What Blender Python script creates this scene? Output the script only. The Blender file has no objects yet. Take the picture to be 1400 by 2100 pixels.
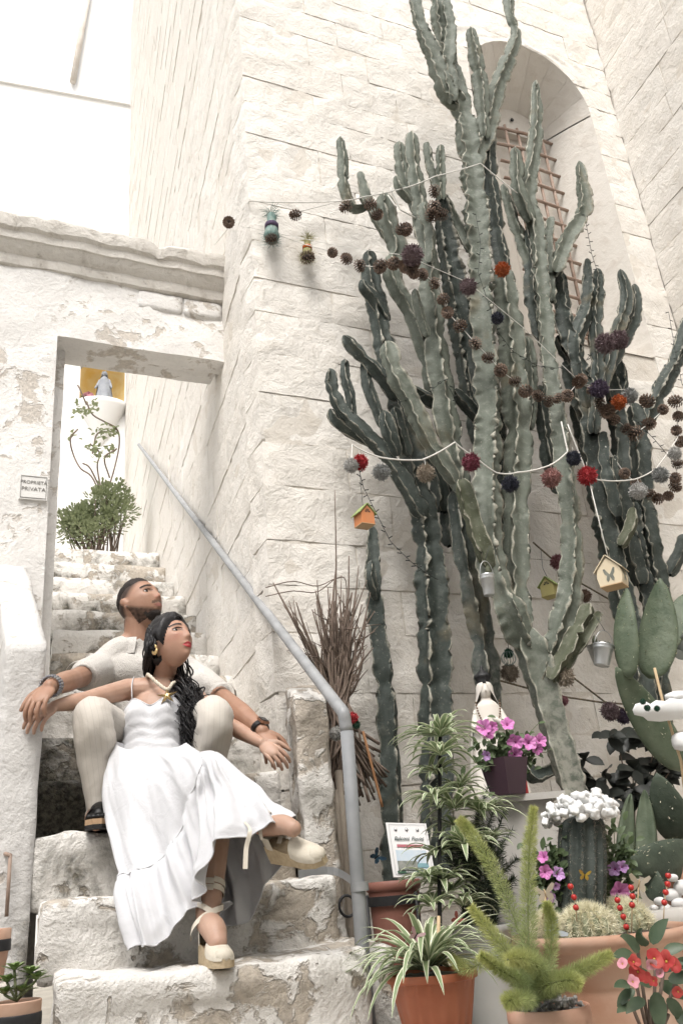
import bpy, bmesh, math, random
import numpy as np
from mathutils import Vector, Matrix, noise, Quaternion
from mathutils.bvhtree import BVHTree

# ------------------------------------------------------------------ camera
scene = bpy.context.scene
COL = scene.collection
EYE = 0.78                       # eye height above the paving
FPX = 1768.0                     # focal length in pixels of the 1400 x 2100 photograph
PITCH = math.atan(754 / 1768); ROLL = math.radians(5.16); HEAD = math.radians(19.2)
_F0 = np.array([math.sin(HEAD), math.cos(HEAD), 0]); _R0 = np.array([math.cos(HEAD), -math.sin(HEAD), 0]); _U0 = np.array([0, 0, 1.])
_F = _F0 * math.cos(PITCH) + _U0 * math.sin(PITCH); _U1 = -_F0 * math.sin(PITCH) + _U0 * math.cos(PITCH)
_I = math.cos(ROLL) * _R0 - math.sin(ROLL) * _U1; _V = math.sin(ROLL) * _R0 + math.cos(ROLL) * _U1
E0 = np.array([0, 0, EYE])
cam_data = bpy.data.cameras.new('camera'); cam = bpy.data.objects.new('camera', cam_data); COL.objects.link(cam)
cam_data.sensor_fit = 'VERTICAL'; cam_data.sensor_height = 36.0; cam_data.lens = 36.0 * FPX / 2100
cam_data.clip_start = 0.05; cam_data.clip_end = 500
_m = Matrix((( _I[0], _V[0], -_F[0], 0), (_I[1], _V[1], -_F[1], 0), (_I[2], _V[2], -_F[2], EYE), (0, 0, 0, 1)))
cam.matrix_world = _m
scene.camera = cam

# ------------------------------------------------------------------ sky, sun, exposure
SUN_EL = math.radians(58); SUN_AZ = math.radians(205)      # azimuth clockwise from +Y: behind and left of the camera
world = bpy.data.worlds.new('World'); scene.world = world; world.use_nodes = True
wn = world.node_tree.nodes; wl = world.node_tree.links
sky = wn.new('ShaderNodeTexSky'); sky.sky_type = 'NISHITA'; sky.sun_disc = False
sky.sun_elevation = SUN_EL; sky.sun_rotation = SUN_AZ; sky.dust_density = 4.0; sky.air_density = 1.0; sky.ozone_density = 1.0
hs = wn.new('ShaderNodeHueSaturation'); hs.inputs['Saturation'].default_value = 0.22
wl.new(sky.outputs[0], hs.inputs['Color']); wl.new(hs.outputs[0], wn['Background'].inputs['Color'])
wn['Background'].inputs['Strength'].default_value = 0.15
sun_d = bpy.data.lights.new('sun', 'SUN'); sun_d.energy = 1.3; sun_d.angle = math.radians(28); sun_d.color = (1.0, 0.955, 0.90)
sun = bpy.data.objects.new('sun', sun_d); COL.objects.link(sun)
_sd = Vector((math.sin(SUN_AZ) * math.cos(SUN_EL), math.cos(SUN_AZ) * math.cos(SUN_EL), math.sin(SUN_EL)))
sun.rotation_euler = _sd.to_track_quat('Z', 'Y').to_euler(); sun.location = (0, 0, 12)
vs = scene.view_settings
scene.display_settings.display_device = 'sRGB'
vs.view_transform = 'Standard'; vs.look = 'None'; vs.gamma = 1.0; vs.use_curve_mapping = False; vs.exposure = 0.92
scene.render.engine = 'CYCLES'
scene.cycles.use_denoising = True
scene.cycles.max_bounces = 5; scene.cycles.diffuse_bounces = 3; scene.cycles.glossy_bounces = 2; scene.cycles.transmission_bounces = 2; scene.cycles.use_adaptive_sampling = True; scene.cycles.adaptive_threshold = 0.03
scene.cycles.caustics_reflective = False; scene.cycles.caustics_refractive = False

# ------------------------------------------------------------------ where things are
WA = math.radians(5.8)                                   # the walls facing us run 5.8 degrees off square to the stairs
WN = np.array([-math.sin(WA), math.cos(WA), 0]); WT = np.array([math.cos(WA), math.sin(WA), 0])
CORNER = np.array([.82, 3.36, EYE]); GATE = np.array([.82, 4.16, EYE])
def ray(x, y):
    return _F * FPX + _I * (x - 700) + _V * (1050 - y)
def at(x, y, g=0.0):             # point g metres in front of the big wall
    d = ray(x, y); return E0 + d * ((WN @ (CORNER - E0) - g) / (WN @ d))
def aY(x, y, Y):
    d = ray(x, y); return E0 + d * (Y / d[1])
def aX(x, y, X):
    d = ray(x, y); return E0 + d * (X / d[0])
def aZ(x, y, Z):
    d = ray(x, y); return E0 + d * ((Z - EYE) / d[2])
def ppm(p):                      # photograph pixels per metre at a point
    return FPX / ((np.array(p) - E0) @ _F)
def uz(p):
    p = np.array(p); return float((p - CORNER) @ WT), float(p[2])
def wp(u, z, d=0.0):             # point on the big wall: u along it from the corner, z height, d in front
    p = CORNER + WT * u - WN * d; return np.array([p[0], p[1], z])

# ------------------------------------------------------------------ mesh helpers
random.seed(7); RNG = np.random.default_rng(11)
WLOC = {}
def nrm(v):
    v = np.array(v, float); l = np.linalg.norm(v); return v / l if l > 1e-12 else v
class MB:
    def __init__(s): s.v = []; s.f = []; s.c = []; s.uv = {}; s.hc = False
    def add(s, verts, faces, col=None, uvs=None):
        b = len(s.v)
        vs_ = [tuple(map(float, p)) for p in verts]
        s.v.extend(vs_); s.f.extend([tuple(i + b for i in f) for f in faces])
        if col is None: s.c.extend([(1, 1, 1)] * len(vs_))
        elif isinstance(col, tuple): s.c.extend([col] * len(vs_)); s.hc = True
        else: s.c.extend([tuple(c) for c in col]); s.hc = True
        if uvs is not None:
            for i, t in enumerate(uvs): s.uv[b + i] = t
        return b
    def box(s, c, size, rot=None, col=None):
        h = np.array(size) / 2.0; P = []
        for i in (-1, 1):
            for j in (-1, 1):
                for k in (-1, 1):
                    p = np.array([i * h[0], j * h[1], k * h[2]])
                    if rot is not None: p = rot @ p
                    P.append(p + np.array(c))
        s.add(P, [(0, 1, 3, 2), (4, 6, 7, 5), (0, 4, 5, 1), (2, 3, 7, 6), (0, 2, 6, 4), (1, 5, 7, 3)], col)
    def tube(s, pts, rad, seg=8, col=None, flat=1.0, up=None, caps=True, uv=False):
        pts = [np.array(p, float) for p in pts]; n_ = len(pts)
        if not hasattr(rad, '__len__'): rad = [rad] * n_
        T = [nrm(pts[min(i + 1, n_ - 1)] - pts[max(i - 1, 0)]) for i in range(n_)]
        ref = np.array(up, float) if up is not None else (np.array([0, 0, 1.]) if abs(T[0][2]) < .9 else np.array([1., 0, 0]))
        N = nrm(ref - T[0] * (ref @ T[0])); V = []; U = []
        for i in range(n_):
            N = nrm(N - T[i] * (N @ T[i])); B = np.cross(T[i], N)
            for k in range(seg):
                a = 2 * math.pi * k / seg
                V.append(pts[i] + (N * math.cos(a) * flat + B * math.sin(a)) * rad[i]); U.append((k / seg, i / max(1, n_ - 1)))
        F = []
        for i in range(n_ - 1):
            for k in range(seg):
                k2 = (k + 1) % seg
                F.append((i * seg + k, i * seg + k2, (i + 1) * seg + k2, (i + 1) * seg + k))
        if caps:
            F.append(tuple(range(seg))[::-1]); F.append(tuple((n_ - 1) * seg + k for k in range(seg)))
        if col is not None and not isinstance(col, tuple): col = [c for c in col for _ in range(seg)]
        s.add(V, F, col, U if uv else None)
    def lathe(s, prof, c, seg=32, col=None, axis=None, ridge=None):
        V = []
        for i, (r, z) in enumerate(prof):
            for k in range(seg):
                a = 2 * math.pi * k / seg
                rr = r * (1 + (ridge(a, i / (len(prof) - 1)) if ridge else 0))
                p = np.array([rr * math.cos(a), rr * math.sin(a), z])
                if axis is not None: p = axis @ p
                V.append(p + np.array(c))
        F = []
        for i in range(len(prof) - 1):
            for k in range(seg):
                k2 = (k + 1) % seg; F.append((i * seg + k, i * seg + k2, (i + 1) * seg + k2, (i + 1) * seg + k))
        F.append(tuple(range(seg))[::-1]); F.append(tuple((len(prof) - 1) * seg + k for k in range(seg)))
        s.add(V, F, col)
    def ell(s, c, r, seg=14, rings=9, rot=None, col=None):
        r = np.array(r if hasattr(r, '__len__') else (r, r, r), float); V = []
        for i in range(1, rings):
            t = math.pi * i / rings
            for k in range(seg):
                a = 2 * math.pi * k / seg
                V.append(np.array([math.sin(t) * math.cos(a), math.sin(t) * math.sin(a), math.cos(t)]) * r)
        V.append(np.array([0, 0, r[2]])); V.append(np.array([0, 0, -r[2]]))
        if rot is not None: V = [rot @ p for p in V]
        F = []
        for i in range(rings - 2):
            for k in range(seg):
                k2 = (k + 1) % seg; F.append((i * seg + k, (i + 1) * seg + k, (i + 1) * seg + k2, i * seg + k2))
        t = (rings - 1) * seg
        for k in range(seg):
            k2 = (k + 1) % seg; F.append((t, k, k2)); F.append((t + 1, (rings - 2) * seg + k2, (rings - 2) * seg + k))
        s.add([p + np.array(c) for p in V], F, col)
    def mesh(s, name, off=(0, 0, 0), smooth=True):
        me = bpy.data.meshes.new(name)
        o = np.array(off, float)
        V = np.array(s.v, float).reshape(-1, 3) - o
        me.from_pydata(V.tolist(), [], s.f)
        if s.hc or any(c != (1, 1, 1) for c in s.c[::13]):
            a = me.color_attributes.new('Col', 'FLOAT_COLOR', 'POINT')
            arr = np.ones((len(s.v), 4), np.float32); arr[:, :3] = np.array(s.c, np.float32); a.data.foreach_set('color', arr.ravel())
        if s.uv:
            ul = me.uv_layers.new(name='UVMap')
            for p in me.polygons:
                us = [s.uv.get(v, (0, 0)) for v in p.vertices]
                wrap = max(u[0] for u in us) - min(u[0] for u in us) > .5
                for li, u in zip(p.loop_indices, us): ul.data[li].uv = (u[0] + (1 if wrap and u[0] < .5 else 0), u[1])
        if smooth: me.shade_smooth()
        me.update(); return me
    def obj(s, name, m, parent=None, smooth=True, base=None, sharp=None):
        loc = WLOC[parent.name] if parent is not None else (np.array(base, float) if base is not None else np.zeros(3))
        me = s.mesh(name, loc, smooth)
        if sharp: me.set_sharp_from_angle(angle=math.radians(sharp))
        me.materials.append(MT[m] if isinstance(m, str) else m)
        return link(name, me, parent, loc)
def link(name, me, parent=None, loc=(0, 0, 0)):
    o = bpy.data.objects.new(name, me); COL.objects.link(o)
    if parent is not None: o.parent = parent; WLOC[o.name] = WLOC[parent.name]
    else: o.location = tuple(float(v) for v in loc); WLOC[o.name] = np.array(loc, float)
    return o
def thing(name, label, cat, loc, group=None):
    o = bpy.data.objects.new(name, None); COL.objects.link(o); o.location = tuple(float(v) for v in loc); o.empty_display_size = .05
    WLOC[o.name] = np.array(loc, float); return tag(o, label, cat, group)
def tag(o, label=None, cat=None, group=None, kind=None):
    if label: o['label'] = label
    if cat: o['category'] = cat
    if group: o['group'] = group
    if kind: o['kind'] = kind
    return o
def place(name, me, m, parent, p, rot=None, sc=1.0):
    """an instance sharing mesh data; p in world space"""
    if not me.materials: me.materials.append(MT[m])
    o = bpy.data.objects.new(name, me); COL.objects.link(o)
    off = WLOC[parent.name] if parent is not None else np.zeros(3)
    o.parent = parent; q = np.array(p, float) - off; o.location = tuple(float(v) for v in q)
    if rot is not None: o.rotation_mode = 'QUATERNION'; o.rotation_quaternion = rot
    o.scale = (sc, sc, sc) if not hasattr(sc, '__len__') else tuple(sc)
    WLOC[o.name] = np.array(p, float); return o
def eval_dg(sc):
    with bpy.context.temp_override(scene=sc, view_layer=sc.view_layers[0]):
        return bpy.context.evaluated_depsgraph_get()
def nz(p, s=1.0, o=0.0):
    return noise.noise(Vector((p[0] * s + o, p[1] * s + o * .7, p[2] * s - o)))
def fbm(p, s=1.0, o=0.0, oct=4):
    return noise.fractal(Vector((p[0] * s + o, p[1] * s + o * .7, p[2] * s - o)), 1.0, 2.0, oct)
def smooth_path(pts, n):
    """Catmull-Rom through points (rows of any width), n samples"""
    P = np.array(pts, float)
    if len(P) == 2: t = np.linspace(0, 1, n)[:, None]; return P[0] * (1 - t) + P[1] * t
    Q = np.vstack([2 * P[0] - P[1], P, 2 * P[-1] - P[-2]]); out = []
    for k in np.linspace(0, len(P) - 1 - 1e-9, n):
        i = int(k); t = k - i; a, b, c, d = Q[i], Q[i + 1], Q[i + 2], Q[i + 3]
        out.append(.5 * ((2 * b) + (c - a) * t + (2 * a - 5 * b + 4 * c - d) * t * t + (3 * b - a - 3 * c + d) * t ** 3))
    return np.array(out)
def frame(fwd, up=(0, 0, 1)):
    y = nrm(fwd); x = nrm(np.cross(y, up)); z = np.cross(x, y); return np.array([x, y, z]).T
def rotz(a):
    c, s_ = math.cos(a), math.sin(a); return np.array([[c, -s_, 0], [s_, c, 0], [0, 0, 1]])
def rock_box(mb, x0, x1, y0, y1, z0, z1, res=.03, bev=.02, amp=.008, ns=6.0, seed=0.0, fn=None, back=True, col=None, amp2=0.0):
    """a box with rounded edges and an uneven surface; fn maps box space to world"""
    lo = np.array([x0, y0, z0]); hi = np.array([x1, y1, z1]); N = [max(2, int(round((hi[i] - lo[i]) / res))) for i in range(3)]
    seen = {}; V = []; F = []
    def vid(i, j, k):
        key = (i, j, k)
        if key not in seen:
            p = lo + (hi - lo) * np.array([i / N[0], j / N[1], k / N[2]])
            c = np.minimum(np.maximum(p, lo + bev), hi - bev); d = p - c; l = np.linalg.norm(d)
            nn = d / l if l > 1e-9 else d
            q = c + nn * bev
            q = q + nn * (fbm(q, ns, seed) * amp + (nz(q, ns * .3, seed + 5) * amp2 if amp2 else 0))
            seen[key] = len(V); V.append(fn(q) if fn else q)
        return seen[key]
    A, B, D = N
    for i in range(A):
        for j in range(B):
            F.append((vid(i, j, 0), vid(i, j + 1, 0), vid(i + 1, j + 1, 0), vid(i + 1, j, 0))); F.append((vid(i, j, D), vid(i + 1, j, D), vid(i + 1, j + 1, D), vid(i, j + 1, D)))
    for i in range(A):
        for k in range(D):
            F.append((vid(i, 0, k), vid(i + 1, 0, k), vid(i + 1, 0, k + 1), vid(i, 0, k + 1)))
            if back: F.append((vid(i, B, k), vid(i, B, k + 1), vid(i + 1, B, k + 1), vid(i + 1, B, k)))
    for j in range(B):
        for k in range(D):
            F.append((vid(0, j, k), vid(0, j, k + 1), vid(0, j + 1, k + 1), vid(0, j + 1, k))); F.append((vid(A, j, k), vid(A, j + 1, k), vid(A, j + 1, k + 1), vid(A, j, k + 1)))
    mb.add(V, F, col)

# ------------------------------------------------------------------ materials
MT = {}
class NT:
    def __init__(s, name):
        s.m = bpy.data.materials.new(name); s.m.use_nodes = True; s.t = s.m.node_tree; s.b = s.t.nodes['Principled BSDF']
        g = s.t.nodes.new('ShaderNodeNewGeometry'); s.pos = g.outputs['Position']; MT[name] = s.m
    def n(s, typ, **kw):
        x = s.t.nodes.new(typ)
        for k, v in kw.items():
            if k in x.inputs: x.inputs[k].default_value = v
            else: setattr(x, k, v)
        return x
    def L(s, a, b): s.t.links.new(a, b)
    def objco(s):
        tc = s.n('ShaderNodeTexCoord'); oi = s.n('ShaderNodeObjectInfo'); ad = s.n('ShaderNodeVectorMath', operation='MULTIPLY_ADD')
        s.L(oi.outputs['Random'], ad.inputs[0]); ad.inputs[1].default_value = (17, 23, 31); s.L(tc.outputs['Object'], ad.inputs[2]); return ad.outputs[0]
    def noise(s, co, scale, detail=4, rough=.55, dist=0.0):
        x = s.n('ShaderNodeTexNoise'); x.inputs['Scale'].default_value = scale; x.inputs['Detail'].default_value = detail
        x.inputs['Roughness'].default_value = rough; x.inputs['Distortion'].default_value = dist; s.L(co, x.inputs['Vector']); return x.outputs['Fac']
    def ramp(s, fac, a, b, lo=0., hi=1.):
        x = s.n('ShaderNodeMapRange'); x.inputs['From Min'].default_value = a; x.inputs['From Max'].default_value = b
        x.inputs['To Min'].default_value = lo; x.inputs['To Max'].default_value = hi; s.L(fac, x.inputs['Value']); return x.outputs[0]
    def mix(s, fac, a, b, mode='MIX'):
        x = s.n('ShaderNodeMix', data_type='RGBA', blend_type=mode)
        for v, i in ((fac, 0), (a, 6), (b, 7)):
            if hasattr(v, 'is_linked') or isinstance(v, bpy.types.NodeSocket): s.L(v, x.inputs[i])
            elif i == 0: x.inputs[0].default_value = v
            else: x.inputs[i].default_value = (*v, 1)
        return x.outputs[2]
    def math(s, op, a, b=None):
        x = s.n('ShaderNodeMath', operation=op)
        for v, i in ((a, 0), (b, 1)):
            if v is None: continue
            if isinstance(v, bpy.types.NodeSocket): s.L(v, x.inputs[i])
            else: x.inputs[i].default_value = v
        return x.outputs[0]
    def attr(s, name='Col', out='Color'):
        x = s.n('ShaderNodeAttribute', attribute_name=name); return x.outputs[out]
    def bump(s, h, strength=.5, dist=.01, prev=None):
        x = s.n('ShaderNodeBump'); x.inputs['Strength'].default_value = strength; x.inputs['Distance'].default_value = dist; s.L(h, x.inputs['Height'])
        if prev is not None: s.L(prev, x.inputs['Normal'])
        return x.outputs[0]
    def out(s, col=None, rough=.7, normal=None, spec=.3, **kw):
        if col is not None:
            if isinstance(col, bpy.types.NodeSocket): s.L(col, s.b.inputs['Base Color'])
            else: s.b.inputs['Base Color'].default_value = (*col, 1)
        if isinstance(rough, bpy.types.NodeSocket): s.L(rough, s.b.inputs['Roughness'])
        else: s.b.inputs['Roughness'].default_value = rough
        s.b.inputs['Specular IOR Level'].default_value = spec
        if normal is not None: s.L(normal, s.b.inputs['Normal'])
        for k, v in kw.items(): s.b.inputs[k.replace('_', ' ')].default_value = v
        return s.m
def simple(name, c1, c2=None, scale=10, rough=.7, bump=0.0, bscale=60, bdist=.004, spec=.3, attr=False, metal=0.0, world_co=False, **kw):
    t = NT(name); co = t.pos if world_co else t.objco()
    c2 = c2 or tuple(v * .8 for v in c1)
    col = t.mix(t.ramp(t.noise(co, scale, 5), .3, .7), c1, c2)
    if attr: col = t.mix(1.0, col, t.attr(), 'MULTIPLY')
    nm = t.bump(t.noise(co, bscale, 5), bump, bdist) if bump else None
    return t.out(col, rough, nm, spec, Metallic=metal, **kw)

def stone_mat(name, c1, c2, c3, rand=.12, relief=1.0, dirt=.25):
    t = NT(name); p = t.pos
    big = t.noise(p, 1.1, 2); mid = t.noise(p, 11, 5, .66, .5); fine = t.noise(p, 48, 4, .72)
    col = t.mix(t.ramp(big, .35, .65), c1, c2)
    col = t.mix(t.ramp(mid, .50, .70, 0, .75), col, c3)
    oi = t.n('ShaderNodeObjectInfo')
    col = t.mix(t.ramp(oi.outputs['Random'], 0, 1, 0, rand), col, c3)
    pit = t.math('MULTIPLY', t.ramp(fine, .60, .70), t.ramp(mid, .45, .62))
    col = t.mix(t.math('MULTIPLY', pit, dirt), col, (.20, .17, .14))
    h = t.math('ADD', mid, t.math('MULTIPLY', fine, .30))
    nm = t.bump(h, .8 * relief, .03)
    return t.out(col, .9, nm, .12)
stone_mat('limestone', (.745, .71, .655), (.78, .75, .70), (.66, .615, .55), .35, .66, .45)
stone_mat('mortar', (.66, .615, .55), (.69, .645, .58), (.58, .53, .46), 0, .5, .2)
stone_mat('cornice_stone', (.62, .59, .545), (.68, .65, .60), (.40, .365, .32), .2, .7, .6)
stone_mat('smooth_stone', (.67, .635, .58), (.71, .675, .62), (.58, .53, .47), .2, .3, .25)

def plaster_mat(name, mould=0.0, peel=.56, white=(.77, .755, .735), under=(.56, .49, .41), rel=1.0, umix=.85):
    t = NT(name); p = t.pos
    m1 = t.noise(p, 3.2, 5, .62, .4); m2 = t.noise(p, 11, 5, .62, .5); fine = t.noise(p, 55, 4, .7)
    fld = t.math('ADD', t.math('MULTIPLY', m1, .6), t.math('MULTIPLY', m2, .4))
    pe = t.ramp(fld, peel, peel + .03)
    w = t.mix(t.ramp(m1, .35, .65, .6, 0), white, tuple(v * .84 for v in white))
    w = t.mix(t.ramp(fine, .52, .70, 0, .5), w, tuple(v * .76 for v in white))
    u = t.mix(t.ramp(fine, .36, .62), under, tuple(v * .68 for v in under))
    col = t.mix(t.math('MULTIPLY', pe, umix), w, u)
    edge = t.ramp(t.math('ABSOLUTE', t.math('SUBTRACT', fld, peel + .006)), 0, .005, .35, 0)
    col = t.mix(edge, col, (.36, .31, .26))
    if mould:
        a = t.attr('Col', 'Color'); sp = t.n('ShaderNodeSeparateColor'); t.L(a, sp.inputs[0])
        mm = t.math('ADD', t.noise(p, 6, 5, .68, .6), t.math('MULTIPLY', t.math('SUBTRACT', 1.0, sp.outputs[0]), .46))
        mo = t.math('MULTIPLY', t.ramp(mm, .64, .88), mould)
        mcol = t.mix(t.ramp(fine, .42, .60), (.060, .060, .048), (.19, .175, .14))
        col = t.mix(mo, col, mcol)
    h = t.math('SUBTRACT', t.math('ADD', t.math('MULTIPLY', m2, .55), t.math('MULTIPLY', fine, .22)), t.math('MULTIPLY', pe, .22))
    nm = t.bump(h, .85 * rel, .03)
    return t.out(col, .88, nm, .15)
plaster_mat('gate_plaster', 0, .545, (.78, .76, .73), (.58, .52, .45), .8, .8)
plaster_mat('step_lime', .95, .505, (.76, .735, .695), (.45, .385, .305), 1.4, .8)
plaster_mat('parapet_lime', .9, .575, (.62, .605, .585), (.46, .41, .355), .9, .8)
plaster_mat('stub_lime', .9, .51, (.70, .675, .635), (.44, .38, .31), 1.2, .85)
simple('ground_paving', (.42, .39, .34), (.30, .28, .24), 4, .85, .6, 20, .02, world_co=True)
simple('white_house', (.82, .81, .79), (.78, .77, .75), 2, .9, .4, 12, .01, world_co=True)
simple('rust_metal', (.27, .185, .14), (.38, .30, .25), 20, .8, .4, 60, .003)
simple('window_wood', (.20, .135, .095), (.12, .08, .06), 14, .7, .3, 50, .004)
simple('dark_glass', (.02, .022, .025), None, 5, .12, spec=.5)

# ================================================================== ground
mb = MB(); mb.add([(-90, -90, 0), (90, -90, 0), (90, 90, 0), (-90, 90, 0)], [(0, 1, 2, 3)])
tag(mb.obj('ground', 'ground_paving'), kind='structure')

# ================================================================== staircase
def mouldcol(lo): return lo
stair = thing('stone_staircase', 'worn whitewashed stone staircase climbing through the gateway', 'staircase', (.4, 2.3, 0))
# front edge Y at the left end, tread height above eye, left X, right X
STEPS = [(1.62, -.57, .00, .98), (1.95, -.365, .02, .98), (2.29, -.160, .02, .80), (2.62, .018, -.022, .825), (2.95, .207, -.06, .80), (3.25, .408, -.11, .83),
         (3.55, .602, -.11, .84), (3.86, .795, -.12, .84), (4.14, .985, -.05, .84), (4.50, 1.185, -.05, .84), (4.92, 1.43, -.05, .84),
         (5.31, 1.67, -.3, .84), (5.74, 1.93, -.3, .84), (6.33, 2.24, -.3, .84), (6.92, 2.58, -.3, .84), (7.39, 2.885, -.3, .84)]
for i, (yf, zt, xl, xr) in enumerate(STEPS):
    yb = (STEPS[i + 1][0] if i + 1 < len(STEPS) else 12.4) + .05
    zb = max(0.0, (STEPS[i - 1][1] if i else -.78) + EYE - .03)
    near = i < 8; skew = .12 if i < 7 else .08
    mb = MB()
    def fn(q, skew=skew, i=i, yf=yf, zt=zt, zb=zb):
        x, y, z = q
        t = (z - zb) / max(.05, zt + EYE - zb)
        sag = -.012 * math.exp(-((x - .4) / .25) ** 2) if i < 9 else 0
        # treads worn towards the middle, risers slightly undercut
        return np.array([x, y + skew * (x - xl) + (.02 * (1 - t) if t < .7 else 0) + .012 * nz((x, i * 3.1, 0), 5), z + (sag if t > .7 else 0) + .008 * nz((x, i * 5.7, 2), 6) * (1 if t > .5 else 0)])
    yfar = min(yb, yf + .62)
    if i == len(STEPS) - 1: yfar = yb
    rock_box(mb, xl, xr, yf, yfar, zb, zt + EYE, .019 if near else .05, .016 if near else .020, .012 if i < 5 else .008, 9, i * 3.7, fn, back=False, amp2=.005 if i < 5 else .003)
    # algae grows on the risers of the middle steps and at both ends
    M_ = {2: .05, 3: .2, 4: .42, 5: .95, 6: .85, 7: .25, 8: .25}.get(i, .85 if i > 8 else .1)
    cols = []
    for v in mb.v:
        t = (v[2] - zb) / max(.05, zt + EYE - zb)
        front = 1.0 if v[1] < yf + .12 * (v[0] - xl) + .06 else .15
        a = M_ * front * (1.15 - .35 * abs(t - .35))
        if i in (5, 6): a *= max(0, 1 - max(0, v[0] - .10) / .5) if i == 5 else max(0, 1 - max(0, v[0] - .12) / .28) + .3 * (v[0] > .55)
        if i > 8: a *= (.75 + .7 * nz(v, 3)) * (1.25 - .9 * t)
        cols.append((max(0, 1 - a),) * 3)
    mb.c = cols
    mb.obj('step', 'step_lime', stair)
# loose plaster skirt closing the right end of the low steps
mb = MB(); rock_box(mb, .80, .93, 2.52, 2.95, 0, EYE - .17, .03, .03, .02, 6, 9.1, back=False); mb.c = [(.7,) * 3] * len(mb.v)
mb.obj('side_footing', 'step_lime', stair)

# ================================================================== low walls beside the stairs
pz = aY(58, 1322, 2.95)
mb = MB()
def fnp(q):
    x, y, z = q; t = (y - 2.95) / 1.12
    return np.array([x - .125 * t - .012 * max(0, (1.5 - z)) * (1 - t), y + .05 * (x + .1), z * (1 + .43 * t) if z > .8 else z])
rock_box(mb, -.178, -.040, 2.95, 4.12, 0, pz[2] + .005, .03, .014, .006, 5, 2.2, fnp, amp2=.006)
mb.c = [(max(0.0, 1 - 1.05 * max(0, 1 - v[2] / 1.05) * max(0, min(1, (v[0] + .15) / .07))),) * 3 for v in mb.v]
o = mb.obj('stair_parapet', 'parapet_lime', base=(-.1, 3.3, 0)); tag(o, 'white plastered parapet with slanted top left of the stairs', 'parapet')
mb = MB()
def fns(q):
    x, y, z = q; t = (y - 2.90) / .45
    z0 = EYE - .03
    zz = z if z < z0 else z0 + (z - z0) * (1 + .2 * t)
    return np.array([x + .085 * t + (.05 * t if x > .83 else 0) - .02 * max(0, 1.3 - z) * .0, y + .1 * (x - .8), zz])
rock_box(mb, .775, .895, 2.90, 3.35, 0, EYE + .605, .018, .016, .016, 9, 4.4, fns, back=False, amp2=.01)
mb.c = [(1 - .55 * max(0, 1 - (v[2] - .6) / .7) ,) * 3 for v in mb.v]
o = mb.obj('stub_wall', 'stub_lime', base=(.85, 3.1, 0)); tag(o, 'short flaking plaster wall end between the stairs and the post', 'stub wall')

# ================================================================== the big stone building
church = thing('stone_building', 'tall pale building of rough limestone blocks with arched window', 'building', (1.6, 3.6, 0))
UC, HW, ZS, ZB = 2.06, .49, 4.76 + EYE, 2.75 + EYE      # arched opening on the wall face
UMAX = 2.80
def arch_left(z):
    if z < ZB - .001 or z > ZS + HW: return None
    return UC - (HW if z <= ZS else math.sqrt(max(0, HW * HW - (z - ZS) ** 2)))
random.seed(3)
courses = []; z = 0.0
while z < 7.6:
    h = random.uniform(.185, .265); courses.append((z, z + h)); z += h
fw = MB()
def quad(mb_, P): mb_.add(P, [tuple(range(len(P)))])
B_ = -.007
quad(fw, [wp(.02, 0, B_), wp(UC - HW, 0, B_), wp(UC - HW, 7.6, B_), wp(.02, 7.6, B_)]); quad(fw, [wp(UC + HW, 0, B_), wp(UMAX, 0, B_), wp(UMAX, 7.6, B_), wp(UC + HW, 7.6, B_)])
quad(fw, [wp(UC - HW, 0, B_), wp(UC + HW, 0, B_), wp(UC + HW, ZB, B_), wp(UC - HW, ZB, B_)])
for k in range(16):
    a0, a1 = math.pi * k / 16, math.pi * (k + 1) / 16
    p = [(UC - HW * math.cos(t), ZS + HW * math.sin(t)) for t in (a0, a1)]
    quad(fw, [wp(p[0][0], p[0][1], B_), wp(p[1][0], p[1][1], B_), wp(p[1][0], 7.6, B_), wp(p[0][0], 7.6, B_)])
# solid body of the building behind the masonry skin
fw.box((3.5, 6.2, 3.8), (5.0, 4.4, 7.6))
front = fw.obj('front_wall', 'mortar', church, smooth=False)
def stone(parent, u0, u1, z0, z1, fnw, th=.22, seed=0.0, edges=None, res=.038, amp=.012, mb_=None, bev=.0055, off=None):
    """one rough block; u along the wall, w depth, z up"""
    mb2 = mb_ or MB(); g = .0008
    pr = random.uniform(-.0025, .003); seed = 1.7 if off is None else off
    def fn(q):
        u, w, zz = q
        if edges:
            l, r = edges(zz); u = l + g + (u - u0 - g) / (u1 - u0 - 2 * g) * (r - l - 2 * g)
        return fnw(u, zz, w + pr * (1 if w > -.1 else 0))
    def flip(q): return fn((q[0], -q[1], q[2]))
    rock_box(mb2, u0 + g, u1 - g, 0, th, z0 + g, z1 - g, res, bev, amp, 8, seed, flip, back=False, amp2=.008)
    if mb_ is None:
        return mb2.obj('stone', 'limestone', parent, sharp=38)
nst = 0
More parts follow.
